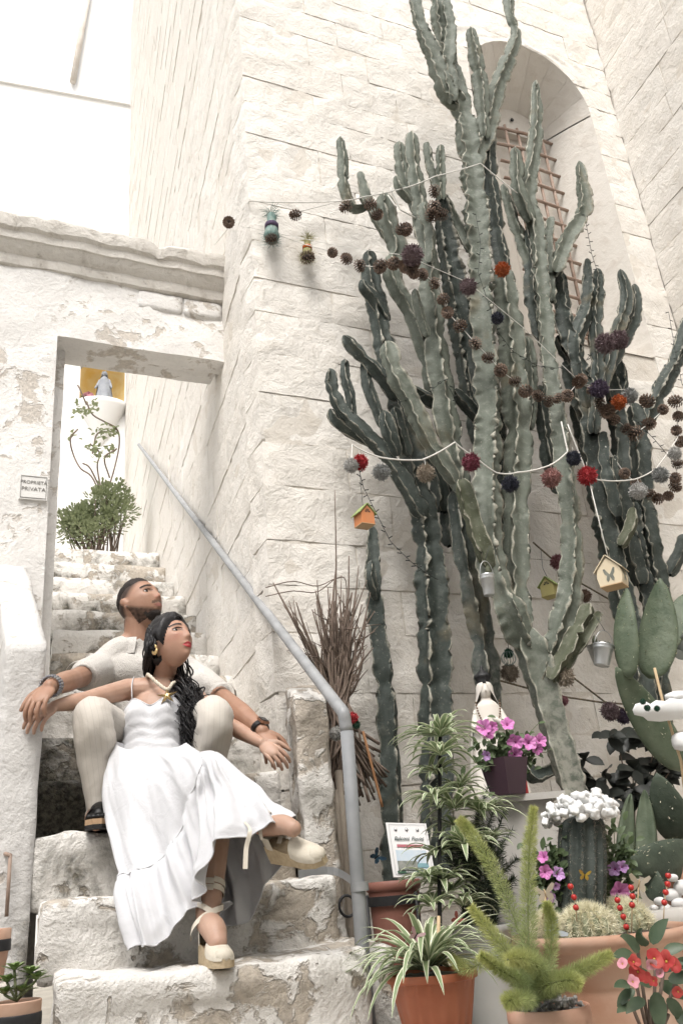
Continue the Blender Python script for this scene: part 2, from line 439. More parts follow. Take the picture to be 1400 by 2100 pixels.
for ci, (z0, z1) in enumerate(courses):
    if z1 < .3: continue
    u = 0.0; first = True
    while u < UMAX - .02:
        w = random.uniform(.34, .68) if not first else (.42 if ci % 2 else .62); first = False
        v = min(UMAX, u + w)
        if UMAX - v < .2: v = UMAX
        zm = (z0 + z1) / 2; hole = z1 > ZB and z0 < ZS + HW
        def fnw(uu, zz, d): return wp(uu, zz, d)
        if hole:
            al = lambda zz: arch_left(min(max(zz, ZB), ZS + HW)) if zz < ZS + HW else UC
            ar = lambda zz: 2 * UC - al(zz)
            la, lb = al(z0), al(z1)
            lo = max(la, lb); 
            if u < lo and v > min(la, lb) - .12:          # block running into the left of the arch
                stone(front, u, lo, z0, z1, fnw, seed=ci * 7 + u, edges=lambda zz, u=u: (u, al(zz))); nst += 1
                u = min(2 * UC - la, 2 * UC - lb)
                v = max(2 * UC - la, 2 * UC - lb) + random.uniform(.18, .3)
                if UMAX - v < .2: v = UMAX
                stone(front, u, v, z0, z1, fnw, seed=ci * 7 + v, edges=lambda zz, v=v: (ar(zz), v)); nst += 1
                u = v; continue
        stone(front, u, v, z0, z1, fnw, seed=ci * 7 + u); nst += 1
        u = v
# splayed window reveal with voussoir joints
rv = MB(); IU, IH, IZ = 2.205, .228, 4.845 + EYE; D = -.35
def outline(uc, hw, zs, zb, n=18):
    P = [(uc - hw, zb), (uc - hw, (zb + zs) / 2)] + [(uc - hw * math.cos(math.pi * k / n), zs + hw * math.sin(math.pi * k / n)) for k in range(n + 1)] + [(uc + hw, (zb + zs) / 2), (uc + hw, zb)]
    return P
win = None
OA = outline(UC, HW, ZS, ZB); IA = outline(IU, IH, IZ, ZB + .12)
def mix_(a, b, t): return (a[0] * (1 - t) + b[0] * t, a[1] * (1 - t) + b[1] * t)
for seg in range(0, len(OA) - 1, 2):                     # each pair of outline steps is one dressed stone
    m2 = MB(); idx = [seg, min(seg + 1, len(OA) - 1), min(seg + 2, len(OA) - 1)]; rows = []
    for t, d in ((0, .003), (.5, D * .5), (1.0, D - .02)):
        rows.append([wp(*mix_(OA[i], IA[i], t), d) for i in idx])
    # shrink slightly for the joint
    V = []
    for r_ in rows:
        a, b, c = r_; V += [a + (b - a) * .012, b, c + (b - c) * .012]
    m2.add(V, [(0, 1, 4, 3), (1, 2, 5, 4), (3, 4, 7, 6), (4, 5, 8, 7)])
    m2.obj('reveal_stone', 'smooth_stone', front)
m2 = MB(); V = []; 
quad(m2, [wp(*OA[0], .003), wp(*IA[0], D), wp(*IA[-1], D), wp(*OA[-1], .003)]); m2.obj('window_sill', 'smooth_stone', front, smooth=False)
# window: tympanum, wooden boards, iron grille
window = MB()
TZ = 4.83 + EYE
pts = [wp(IU - IH * math.cos(math.pi * k / 14), IZ + IH * math.sin(math.pi * k / 14), D - .02) for k in range(15)]
pts = [wp(IU - IH, TZ, D - .02)] + pts + [wp(IU + IH, TZ, D - .02)]
tb = MB(); b0 = tb.add(pts, [tuple(range(len(pts)))[::-1]]); tb.add([wp(IU - IH, TZ, D - .02), wp(IU + IH, TZ, D - .02), wp(IU + IH, TZ, D - .1), wp(IU - IH, TZ, D - .1)], [(0, 1, 2, 3)])
tymp = tb.obj('tympanum', 'smooth_stone', church, smooth=False)
hb = MB(); hb.lathe([(.013, 0), (.013, .01)], wp(2.17, 4.955 + EYE, D - .012), 12, axis=frame(np.array([0, 0, 1.]), -WN)); hb.obj('round_hole', 'dark_glass', tymp)
wd = MB()
wd.add([wp(IU - IH, ZB + .12, D - .13), wp(IU + IH, ZB + .12, D - .13), wp(IU + IH, TZ, D - .13), wp(IU - IH, TZ, D - .13)], [(0, 1, 2, 3)])
for sgn in (-1, 1):
    u_ = IU + sgn * IH; wd.add([wp(u_, ZB + .1, D - .02), wp(u_, ZB + .1, D - .13), wp(u_, TZ, D - .13), wp(u_, TZ, D - .02)], [(0, 1, 2, 3)])
shut = wd.obj('shutter', 'window_wood', church, smooth=False)
Rw = np.array([WT, WN, [0, 0, 1]]).T
for k in range(5):
    pl = MB(); pl.box(wp(IU - IH + .045 + k * .091, (ZB + TZ) / 2 + .05, D - .118), (.086, .02, TZ - ZB - .14), Rw); pl.obj('board', 'window_wood', shut, smooth=False)
gl = MB(); gl.add([wp(IU - .10 + .14 * math.cos(t) * (1 if t < 4 else 1), TZ - .16 + .13 * math.sin(t), D - .104) for t in [k * .4 for k in range(16)]], [tuple(range(16))]); gl.obj('broken_gap', 'dark_glass', shut, smooth=False)
grille = thing('window_grille', 'rusty iron grille of thick bars in the arched window', 'window grille', wp(IU, ZB + .1, D + .03))
for k in range(4):
    g_ = MB(); u_ = IU - IH + .075 + k * .105; g_.tube([wp(u_, ZB + .14, D + .035), wp(u_, (ZB + TZ) / 2, D + .04), wp(u_, TZ - .01, D + .035)], .0105, 8); g_.obj('bar', 'rust_metal', grille)
zz = TZ - .06
while zz > ZB + .2:
    g_ = MB(); g_.tube([wp(IU - IH - .02, zz, D + .035), wp(IU, zz + .004, D + .052), wp(IU + IH + .02, zz, D + .035)], .0115, 8); g_.obj('bar', 'rust_metal', grille); zz -= .155

# ---- side wall above the stairs
sw = MB(); XW = .82
quad(sw, [(XW + .007, 3.5, 0), (XW + .007, 12.9, 0), (XW + .007, 12.9, 17.5), (XW + .007, 3.5, 17.5)]); 
sw.box((3.4, 10.6, 8.7), (5.0, 4.6, 17.4)); side = sw.obj('side_wall', 'mortar', church, smooth=False)
def fside(uu, zz, d): return np.array([XW - d, uu, zz])
def stair_z(y):
    for i in range(len(STEPS) - 1):
        if y < STEPS[i + 1][0]: return STEPS[i][1] + EYE
    return STEPS[-1][1] + EYE
far = MB(); nside = 0
zc = 0.0; rows_ = list(courses)
z = rows_[-1][1]
while z < 17: h = random.uniform(.2, .27); rows_.append((z, z + h)); z += h
for ci, (z0, z1) in enumerate(rows_):
    y = 3.36 + .225 if z0 < 7.5 else 3.6
    while y < 12.6:
        w = random.uniform(.4, .7); y2 = min(12.62, y + w)
        vis_top = EYE + 1.05 * y2 * .98 + 2.6
        if z1 > stair_z(y) - .25 and z0 < vis_top + 2:
            if y < 6.3 and nside < 128 and z0 < 8.4:
                stone(side, y, y2, z0, z1, fside, seed=ci * 5 + y * 1.7, res=.06, amp=.011); nside += 1
            else:
                mb2 = far; g = .002; pr = random.uniform(-.010, -.002)
                b_ = [(XW - .008 - pr, y + g, z0 + g), (XW - .008 - pr, y2 - g, z0 + g), (XW - .008 - pr, y2 - g, z1 - g), (XW - .008 - pr, y + g, z1 - g), (XW + .03, y, z0), (XW + .03, y2, z0), (XW + .03, y2, z1), (XW + .03, y, z1)]
                mb2.add(b_, [(0, 3, 2, 1), (0, 1, 5, 4), (1, 2, 6, 5), (2, 3, 7, 6), (3, 0, 4, 7)])
        y = y2
tag(far.obj('far_stones', 'limestone', side, smooth=False), kind='stuff')

# ---- return wall on the right
XR = float(wp(UMAX, 0)[0]); YR = float(wp(UMAX, 0)[1])
rw = MB(); rw.box((XR + .007 + .25, YR - 1.6 + .1, 4.0), (.5, 3.4, 8.0)); 
ret = thing('return_wall', 'pale rough stone wall turning towards us at the far right', 'wall', (XR, YR - 1.5, 0))
core = rw.obj('wall_core', 'mortar', ret, smooth=False)
def fret(uu, zz, d): return np.array([XR - d, YR - uu, zz])
z = 2.2
while z < 7.9:
    h = random.uniform(.2, .27); y = 0.0
    while y < 2.0:
        w = random.uniform(.4, .66); stone(core, y, y + w, z, z + h, fret, seed=z * 5 + y, res=.06); y += w
    z += h

# ================================================================== gateway
def gp(x, z, d=0.0):                # point on the gate face, x measured in world X
    t = (x - GATE[0]) / WT[0]; p = GATE + WT * t - WN * d; return np.array([p[0], p[1], z])
gate = thing('gateway', 'white plastered gateway with moulded cornice over the stairs', 'gateway', gp(.2, 0))
def fgate(q): return gp(q[0], q[2], -q[1])
gm = MB(); ZL = 2.79 + EYE; ZC = 3.20 + EYE; ZT = 3.45 + EYE
def lines(a, b, st, *must):
    P = sorted(set([a, b] + list(must))); out = []
    for u, v in zip(P[:-1], P[1:]): k = max(1, round((v - u) / st)); out += [u + (v - u) * i / k for i in range(k)]
    return out + [b]
gx, gz = lines(-2.2, .83, .04, -.09), lines(0, ZC, .04, ZL); V = []; F = []
for x in gx:
    for z_ in gz: e = fbm((x, z_, 0), 5, 1.3) * .012 + nz((x, z_, 4), 1.6) * .014; ed = math.exp(-(max(0, abs(x + .09) if z_ < ZL else 9) / .03)) if abs(x + .09) < .1 else 0; V.append(gp(x, z_, e * (1 - .5 * ed)))
nzg = len(gz); hole = lambda i, k: gx[i] > -.0901 and gz[k] < ZL - .001
for i in range(len(gx) - 1):
    for k in range(nzg - 1):
        if not hole(i, k): F.append((i * nzg + k, (i + 1) * nzg + k, (i + 1) * nzg + k + 1, i * nzg + k + 1))
ij = min(range(len(gx)), key=lambda i: abs(gx[i] + .09)); kj = min(range(nzg), key=lambda k: abs(gz[k] - ZL)); b0 = len(V)
for k in range(kj + 1): V.append(gp(-.09, gz[k], -.135))
for k in range(kj): F.append((ij * nzg + k, ij * nzg + k + 1, b0 + k + 1, b0 + k))
b1 = len(V)
for i in range(ij, len(gx)): V.append(gp(gx[i], ZL, -.135))
for i in range(ij, len(gx) - 1): F.append((i * nzg + kj, b1 + i - ij, b1 + i - ij + 1, (i + 1) * nzg + kj))
gm.add(V, F)
rock_box(gm, -2.2, -.032, .13, .33, 0, ZL + .06, .06, .012, .006, 5, 1.9, fgate); rock_box(gm, -.2, .83, .132, .33, ZL + .04, ZC, .05, .01, .004, 7, 2.9, fgate)
gm.obj('masonry', 'gate_plaster', gate, sharp=45)
random.seed(12)
for (xa, xb, za, zb_) in ((.33, .585, ZC - .135, ZC - .012), (.59, .815, ZC - .125, ZC - .012)):
    st = MB(); rock_box(st, xa, xb, -.008, .1, za, zb_, .03, .012, .006, 10, xa * 9, fgate, back=False); st.obj('stone', 'gate_plaster', gate)
# cornice profile swept along the top, worn edge
cp = [(.0, ZC - .01), (.022, ZC), (.03, ZC + .04), (.03, ZC + .055), (.055, ZC + .075), (.075, ZC + .115), (.085, ZC + .12), (.09, ZC + .165), (.11, ZC + .18), (.125, ZC + .235), (.12, ZC + .255), (-.02, ZC + .275), (-.33, ZC + .27), (-.33, ZC - .0)]
cb = MB(); nx = 120; V = []; F = []; m_ = len(cp)
for i in range(nx + 1):
    x = -2.2 + (3.028) * i / nx
    for j, (d, z_) in enumerate(cp):
        e = fbm((x, z_, 0), 5, 3.3); e2 = max(0, fbm((x, 0, 5), 2.2, 8.8) - .18) * .16
        top = 1 if j >= 8 else .3
        V.append(gp(x, z_ + e * .010 * top - (e2 if 8 <= j <= 11 else 0), d + e * .012 - (e2 * .5 if j in (8, 9, 10) else 0)))
for i in range(nx):
    for j in range(m_):
        j2 = (j + 1) % m_; F.append((i * m_ + j, i * m_ + j2, (i + 1) * m_ + j2, (i + 1) * m_ + j))
F.append(tuple(range(m_))); F.append(tuple(nx * m_ + k for k in range(m_))[::-1])
cb.add(V, F); cb.obj('cornice', 'cornice_stone', gate, sharp=32)

# ================================================================== white house above the stairs
HY = 12.4
house = thing('white_house', 'bright white house closing the top of the stairs', 'house', (-1.5, HY + .2, 0))
hm = MB(); HT = aY(250, 215, HY)[2]
n0 = aY(166, 752, HY); n1 = aY(249, 832, HY)      # niche
nx0, nx1, nz0, nz1 = float(n0[0]), .80, float(n1[2]) - .03, float(n0[2]) + .10
for (a, b, c, d) in ((-9, nx0, 0, HT), (nx0, nx1, 0, nz0), (nx0, nx1, nz1, HT), (nx1, .82, 0, HT)):
    hm.box(((a + b) / 2, HY + .5, (c + d) / 2), (b - a, 1.0, d - c))
hm.obj('facade', 'white_house', house, smooth=False)
he = MB(); he.box((-4.1, HY + .48, HT + .02), (9.8, 1.06, .04)); he.obj('eaves', 'white_house', house, smooth=False)
simple('niche_yellow', (.80, .52, .13), (.88, .74, .45), 3, .9, world_co=True)
nb = MB(); xc = (nx0 + nx1) / 2; hw_ = (nx1 - nx0) / 2; V = []
prof = [(math.pi * k / 10) for k in range(11)]
for z_, s_ in ((nz0, 1), (nz1 - .14, 1), (nz1 - .05, .8), (nz1 - .01, .35)):
    for t in prof: V.append((xc - hw_ * s_ * math.cos(t), HY - .001 + .02 + .42 * s_ * math.sin(t), z_))
F = [(r * 11 + k, r * 11 + k + 1, (r + 1) * 11 + k + 1, (r + 1) * 11 + k) for r in range(3) for k in range(10)]
nb.add(V, F); nb.obj('niche', 'niche_yellow', house)
sh = MB(); V = []
for z_, s_ in ((nz0 + .02, 1.05), (nz0 - .05, 1.0), (nz0 - .30, .62), (nz0 - .55, .30), (nz0 - .72, .05)):
    for k in range(13):
        t = math.pi * k / 12; V.append((xc - (hw_ + .04) * s_ * math.cos(t), HY - .26 * s_ * math.sin(t), z_))
F = [(r * 13 + k, (r + 1) * 13 + k, (r + 1) * 13 + k + 1, r * 13 + k + 1) for r in range(4) for k in range(12)] + [tuple(range(13))]
sh.add(V, F); sh.obj('niche_shelf', 'white_house', house)
# taller white house behind with a drain pipe
h2 = thing('tall_white_house', 'overexposed tall white house rising behind with a drain pipe', 'house', (-3, 17, 0))
m2 = MB(); px0 = aY(175, 60, 17)
m2.box((-3.1, 18, 20), (12.4, 2, 40)); m2.obj('facade', 'white_house', h2, smooth=False)
simple('old_pipe', (.72, .67, .60), (.60, .53, .45), 4, .8)
m2 = MB(); pa = aY(150, 168, 16.9); pb = aY(186, -40, 16.9)
m2.tube([pa, (pa + pb) / 2, pb], .075, 10); m2.obj('drain_pipe', 'old_pipe', h2)
# unseen house added behind the camera so the lower walls get less sky
for (x0, x1, y0, y1, h_, lab) in ((-7, 9, -6.5, -2.6, 7.4, 'unseen white house added behind the viewer to block low sky'),):
    o_ = MB(); o_.box(((x0 + x1) / 2, (y0 + y1) / 2, h_ / 2), (x1 - x0, y1 - y0, h_)); o_ = o_.obj('shade_house', 'white_house', base=((x0 + x1) / 2, (y0 + y1) / 2, 0), smooth=False); tag(o_, lab, 'house')

# ================================================================== tall branching cacti against the wall
def cactus_mat(name, c1, c2, c3):
    t = NT(name); p = t.pos
    n1 = t.noise(p, 5, 5, .6); n2 = t.noise(p, 34, 6, .65, .4)
    col = t.mix(t.ramp(n1, .35, .65), c1, c2); col = t.mix(t.ramp(n2, .50, .70, 0, .7), col, c3)
    col = t.mix(t.ramp(t.noise(p, 90, 3, .6), .64, .72, 0, .55), col, (.42, .40, .33))
    sp = t.n('ShaderNodeSeparateColor'); t.L(t.attr(), sp.inputs[0])
    crest = t.math('MULTIPLY', sp.outputs[0], t.ramp(t.noise(p, 120, 3, .7), .35, .6, .35, 1))
    col = t.mix(crest, col, (.50, .47, .39))
    col = t.mix(t.math('MULTIPLY', sp.outputs[1], t.ramp(n2, .38, .55)), col, (.42, .40, .345))
    nm = t.bump(t.math('ADD', n2, t.math('MULTIPLY', t.noise(p, 90, 4, .6), .5)), .4, .004)
    col = t.mix(t.math('MULTIPLY', t.ramp(t.noise(p, 3.1, 4, .6, .5), .60, .70), .55), col, (.17, .145, .095))
    return t.out(col, .62, nm, .2)
cactus_mat('cactus_grey', (.104, .118, .094), (.148, .163, .134), (.22, .232, .20))
cactus_mat('cactus_dark', (.044, .054, .047), (.068, .080, .072), (.11, .122, .11))
cactus_mat('cactus_olive', (.070, .078, .048), (.10, .108, .072), (.15, .155, .118))
def stem(parent, path, m='cactus_grey', ribs=4, seed=0, wave=1.0, woody=0.0, base_tip=False, name='stem'):
    """path rows: x, y (photo pixels), gap in front of the wall, width in pixels"""
    P = []
    for (x, y, g, w) in path:
        q = at(x, y, g); P.append((*q, w * .445 / ppm(q)))
    P = np.array(P); L = np.sum(np.linalg.norm(np.diff(P[:, :3], axis=0), axis=1))
    n_ = max(14, int(L / .0125)); S = smooth_path(P, n_); pts = S[:, :3]; R = S[:, 3].copy()
    s = np.concatenate([[0], np.cumsum(np.linalg.norm(np.diff(pts, axis=0), axis=1))])
    rng = np.random.default_rng(seed + 100)
    rm = float(np.mean(R))
    # growth joints: the stem narrows between years
    k = rng.uniform(.15, .3)
    while k < L - .1:
        R *= 1 - rng.uniform(.16, .34) * np.exp(-((s - k) / (rm * .55)) ** 2); k += rng.uniform(.22, .42)
    tip = np.clip((L - s) / (rm * 1.3), 0, 1); R *= np.sqrt(np.clip(1 - (1 - tip) ** 2, .02, 1))
    if base_tip: b_ = np.clip(s / (rm * .9), 0, 1); R *= .55 + .45 * np.sqrt(b_)
    T = np.gradient(pts, axis=0); T /= np.linalg.norm(T, axis=1)[:, None]
    ref = nrm(E0 - pts[0]); ang0 = rng.uniform(-.5, .5) + (math.pi / ribs if rng.random() < .35 else 0)
    fr = [(0, 1.0), (.045, .90), (.16, .66), (.33, .52), (.5, .47), (.67, .52), (.84, .66), (.955, .90)]
    m_ = len(fr) * ribs; V = np.zeros((n_, m_, 3)); C = np.zeros((n_, m_, 3)); lam = rng.uniform(.085, .125) * (rm / .05) ** .5
    ph = rng.uniform(0, 6.28, ribs); ph2 = rng.uniform(0, 6.28, ribs); fl = rng.uniform(.85, 1.12, ribs)
    twist = rng.uniform(-.5, .5)
    N = nrm(ref - T[0] * (ref @ T[0]))
    wob = np.array([noise.noise(Vector((si * 9, seed * 1.7, 0))) for si in s]); wob2 = np.array([noise.noise(Vector((si * 22, seed * 1.7, 4))) for si in s])
    for i in range(n_):
        N = nrm(N - T[i] * (N @ T[i])); B = np.cross(T[i], N)
        for r in range(ribs):
            w_ = math.sin(2 * math.pi * s[i] / lam + ph[r] + 4.0 * wob[i]); w2 = math.sin(2 * math.pi * s[i] / (lam * .47) + ph2[r] + 2 * wob2[i])
            for j, (f, rad) in enumerate(fr):
                wt = (1.0 if f in (0,) else .9 if f in (.045, .955) else .42 if f in (.16, .84) else .08)
                a = ang0 + twist * s[i] + (r + f) * 2 * math.pi / ribs + wt * wave * (.21 * abs(wob[(i * 3 + r * 17) % n_]) * 1.6 + .05) * (w_ + .45 * w2)
                rr = R[i] * rad * fl[r] * (1 + wt * (.07 * math.sin(2 * math.pi * s[i] / lam * .5 + ph2[r]) + .07 * wob[i] + .04 * w2))
                V[i, r * len(fr) + j] = pts[i] + (N * math.cos(a) + B * math.sin(a)) * rr
                C[i, r * len(fr) + j] = (1.0 if j == 0 else 0.0, woody * max(0, 1 - s[i] / (L * .9)), 0)
    F = []
    for i in range(n_ - 1):
        for k_ in range(m_):
            k2 = (k_ + 1) % m_; F.append((i * m_ + k_, i * m_ + k2, (i + 1) * m_ + k2, (i + 1) * m_ + k_))
    F.append(tuple((n_ - 1) * m_ + k_ for k_ in range(m_)))
    mb = MB(); mb.add(V.reshape(-1, 3), F, [tuple(c) for c in C.reshape(-1, 3)])
    return mb.obj(name, m, parent)
def cactus(name, label, base, stems, m, cat='cactus', seed=0, trunk=None):
    r = thing(name, label, cat, (base[0], base[1], 0))
    for i, st in enumerate(stems):
        mm = m; kw = {}
        if isinstance(st, tuple): st, mm, kw = st
        stem(r, st, mm, seed=seed * 31 + i * 7, base_tip=(i > 0), name='trunk' if i == 0 else 'branch', **kw)
    return r
G_, D_, O_ = 'cactus_grey', 'cactus_dark', 'cactus_olive'
cactus('slim_cactus', 'slim single dark cactus column below the orange birdhouse', at(806, 1700, .12), [
    [(808, 1850, .12, 60), (806, 1700, .12, 62), (800, 1560, .12, 60), (790, 1400, .12, 60), (775, 1290, .11, 54), (766, 1180, .10, 50), (764, 1080, .10, 32)],
    [(772, 1230, .14, 26), (760, 1185, .17, 28), (762, 1148, .17, 18)]], D_, seed=1)
cactus('leaning_cactus', 'dark cactus whose low branches spread furthest left behind the pompom string', at(896, 1640, .2), [
    ([(897, 1800, .2, 76), (896, 1600, .2, 78), (893, 1400, .2, 80), (887, 1250, .2, 74), (879, 1120, .21, 66), (866, 1040, .22, 60), (850, 960, .24, 58), (835, 880, .25, 54), (815, 820, .25, 50), (800, 760, .25, 48), (783, 690, .24, 46), (770, 610, .22, 44), (759, 560, .2, 40), (757, 512, .2, 30)], D_, {}),
    [(795, 660, .24, 30), (765, 610, .26, 32), (747, 590, .27, 28), (743, 572, .27, 20)],
    [(868, 1060, .25, 50), (800, 945, .28, 42), (745, 885, .28, 40), (700, 840, .26, 36), (681, 795, .25, 36), (677, 756, .25, 30)],
    [(800, 925, .24, 36), (722, 885, .22, 34), (690, 862, .22, 34), (676, 838, .22, 24)],
    [(722, 870, .25, 26), (718, 815, .25, 26), (708, 775, .25, 26), (707, 736, .25, 22)],
    [(790, 880, .28, 28), (765, 820, .28, 30), (752, 780, .28, 30), (750, 738, .28, 24)],
    [(812, 820, .28, 36), (772, 762, .3, 38), (735, 725, .3, 42), (703, 688, .3, 32)],
    [(905, 838, .3, 36), (868, 815, .32, 42), (835, 795, .32, 36), (812, 768, .3, 28)],
    [(815, 935, .31, 30), (797, 885, .33, 38), (786, 842, .33, 30)],
    [(838, 935, .31, 28), (817, 870, .33, 30), (808, 834, .33, 26)],
    [(888, 930, .25, 30), (874, 880, .26, 34), (862, 838, .26, 24)],
    [(905, 1050, .18, 50), (900, 990, .2, 44), (880, 930, .2, 36), (868, 880, .2, 30)],
    [(920, 1120, .16, 50), (915, 1010, .16, 48), (905, 950, .16, 40)]], O_ and D_, seed=2)
cactus('paired_cactus', 'pale cactus with a fan of stem tips left of the tallest column', at(1002, 1600, .3), [
    ([(1010, 1760, .3, 66), (1003, 1500, .3, 66), (1000, 1410, .3, 66), (985, 1290, .3, 64), (962, 1180, .31, 60), (945, 1080, .33, 56), (938, 1000, .34, 52)], D_, {'woody': .3}),
    ([(946, 1010, .36, 56), (922, 900, .36, 66), (906, 800, .36, 64), (891, 700, .36, 62), (881, 600, .36, 60), (875, 520, .36, 54), (862, 430, .36, 48), (850, 360, .36, 42), (842, 270, .36, 32)], G_, {}),
    ([(935, 990, .40, 40), (880, 905, .42, 46), (845, 830, .42, 46), (808, 760, .42, 50), (792, 700, .4, 42)], G_, {}),
    [(868, 455, .33, 30), (836, 385, .33, 34), (822, 335, .33, 34), (818, 290, .33, 26)],
    [(905, 400, .33, 30), (893, 375, .33, 32), (880, 340, .33, 30), (873, 292, .33, 26)],
    [(905, 410, .35, 24), (904, 350, .36, 26), (903, 296, .36, 20)],
    [(842, 415, .38, 24), (820, 385, .39, 26), (811, 360, .39, 18)],
    [(890, 810, .30, 36), (868, 710, .3, 38), (837, 630, .3, 40), (812, 590, .3, 40), (803, 552, .3, 40), (814, 507, .3, 42), (796, 455, .3, 44), (786, 394, .3, 34)],
    [(818, 520, .27, 34), (785, 465, .27, 36), (752, 410, .26, 36), (737, 352, .26, 26)],
    [(752, 425, .24, 24), (722, 425, .22, 30), (705, 380, .22, 30), (703, 330, .22, 28), (697, 280, .22, 20)],
    [(965, 515, .3, 30), (948, 480, .28, 32), (930, 445, .28, 30), (908, 398, .28, 22)],
    [(876, 690, .40, 24), (858, 635, .41, 26), (850, 592, .41, 18)],
    ([(990, 930, .2, 46), (962, 780, .2, 56), (945, 660, .22, 64), (926, 560, .24, 58), (912, 480, .26, 48), (902, 395, .3, 32)], D_, {}),
    ([(1000, 900, .26, 44), (985, 800, .26, 46), (971, 690, .26, 46), (960, 600, .26, 34)], D_, {}),
    ([(930, 800, .3, 30), (960, 835, .28, 36), (990, 872, .26, 30)], D_, {}),
    ([(880, 540, .42, 24), (882, 480, .43, 28), (868, 440, .43, 28), (868, 415, .43, 18)], G_, {})], G_, seed=3)
cactus('giant_cactus', 'tallest grey green cactus with a woody trunk beside the statue', at(1195, 1680, .5), [
    ([(1235, 1830, .5, 78), (1192, 1670, .5, 76), (1150, 1540, .5, 80), (1116, 1420, .5, 82), (1088, 1330, .5, 80), (1078, 1285, .5, 62)], G_, {'woody': 1.0, 'wave': .5}),
    ([(1082, 1330, .5, 60), (1042, 1245, .52, 78), (1010, 1165, .5, 74), (1001, 1060, .47, 72), (998, 960, .45, 70), (1002, 860, .44, 68), (998, 760, .43, 70), (989, 660, .42, 72), (985, 560, .41, 68), (978, 460, .40, 70), (968, 360, .40, 62), (958, 280, .4, 60), (940, 200, .4, 50), (916, 110, .4, 46), (901, 40, .4, 42), (893, -60, .4, 36)], G_, {}),
    ([(1075, 1300, .5, 56), (1064, 1240, .48, 62), (1058, 1140, .46, 66), (1060, 1000, .44, 66), (1065, 900, .44, 66), (1056, 800, .43, 66), (1050, 700, .42, 64), (1040, 620, .42, 60), (1030, 545, .42, 44)], G_, {}),
    ([(1110, 1400, .5, 56), (1140, 1310, .55, 56), (1164, 1230, .55, 58), (1171, 1140, .53, 54), (1166, 1040, .5, 52), (1152, 940, .48, 54), (1145, 860, .46, 52), (1127, 760, .44, 50), (1118, 660, .43, 48), (1106, 560, .42, 48), (1100, 480, .41, 46), (1082, 400, .4, 42), (1094, 310, .4, 38), (1099, 240, .4, 32), (1097, 165, .4, 18)], G_, {}),
    [(950, 225, .4, 36), (912, 180, .42, 48), (887, 110, .43, 40), (861, 50, .43, 34), (846, -30, .43, 30)],
    [(930, 210, .43, 36), (920, 130, .45, 40), (924, 60, .46, 36), (912, -5, .46, 26)],
    [(968, 350, .38, 36), (1000, 262, .37, 42), (1015, 190, .37, 40), (1040, 125, .37, 36), (1057, 72, .37, 26), (1044, 30, .37, 26), (1040, -30, .37, 28)],
    [(992, 285, .40, 32), (986, 180, .41, 36), (976, 120, .41, 34), (964, 56, .41, 20)],
    ([(1032, 560, .34, 44), (1017, 480, .33, 46), (1006, 400, .33, 44), (998, 310, .34, 40), (1002, 240, .35, 34)], D_, {}),
    [(1088, 455, .42, 34), (1062, 392, .43, 38), (1058, 335, .43, 34), (1054, 302, .43, 24)],
    [(1092, 560, .36, 34), (1058, 470, .35, 32), (1042, 420, .35, 28), (1030, 378, .35, 20)],
    [(1135, 560, .42, 40), (1160, 492, .43, 50), (1196, 432, .44, 42), (1192, 375, .44, 30), (1186, 330, .44, 18)],
    [(1130, 620, .38, 34), (1122, 510, .38, 32), (1130, 445, .38, 22)],
    ([(1128, 1395, .55, 40), (1165, 1335, .58, 48), (1192, 1280, .59, 46), (1208, 1238, .59, 34)], O_, {}),
    ([(1180, 1340, .58, 26), (1215, 1280, .6, 30), (1228, 1254, .6, 22)], O_, {}),
    ([(945, 985, .52, 50), (968, 1060, .53, 58), (990, 1125, .53, 56), (1010, 1175, .52, 40)], O_, {}),
    ([(1068, 1290, .36, 56), (1040, 1200, .3, 56), (1022, 1080, .28, 50), (1027, 960, .28, 46), (1020, 860, .28, 42), (1010, 775, .28, 30)], D_, {}),
    ([(1085, 880, .38, 30), (1088, 780, .38, 34), (1080, 690, .38, 30)], G_, {}),
    ([(1150, 1010, .36, 50), (1128, 940, .34, 48), (1116, 860, .32, 44), (1105, 790, .32, 34)], D_, {}),
    ([(1112, 700, .36, 42), (1092, 620, .36, 44), (1086, 540, .36, 40), (1080, 470, .36, 30)], D_, {}),
    ([(1170, 1560, .42, 30), (1100, 1590, .4, 40), (1075, 1560, .4, 30)], D_, {})], G_, seed=4)
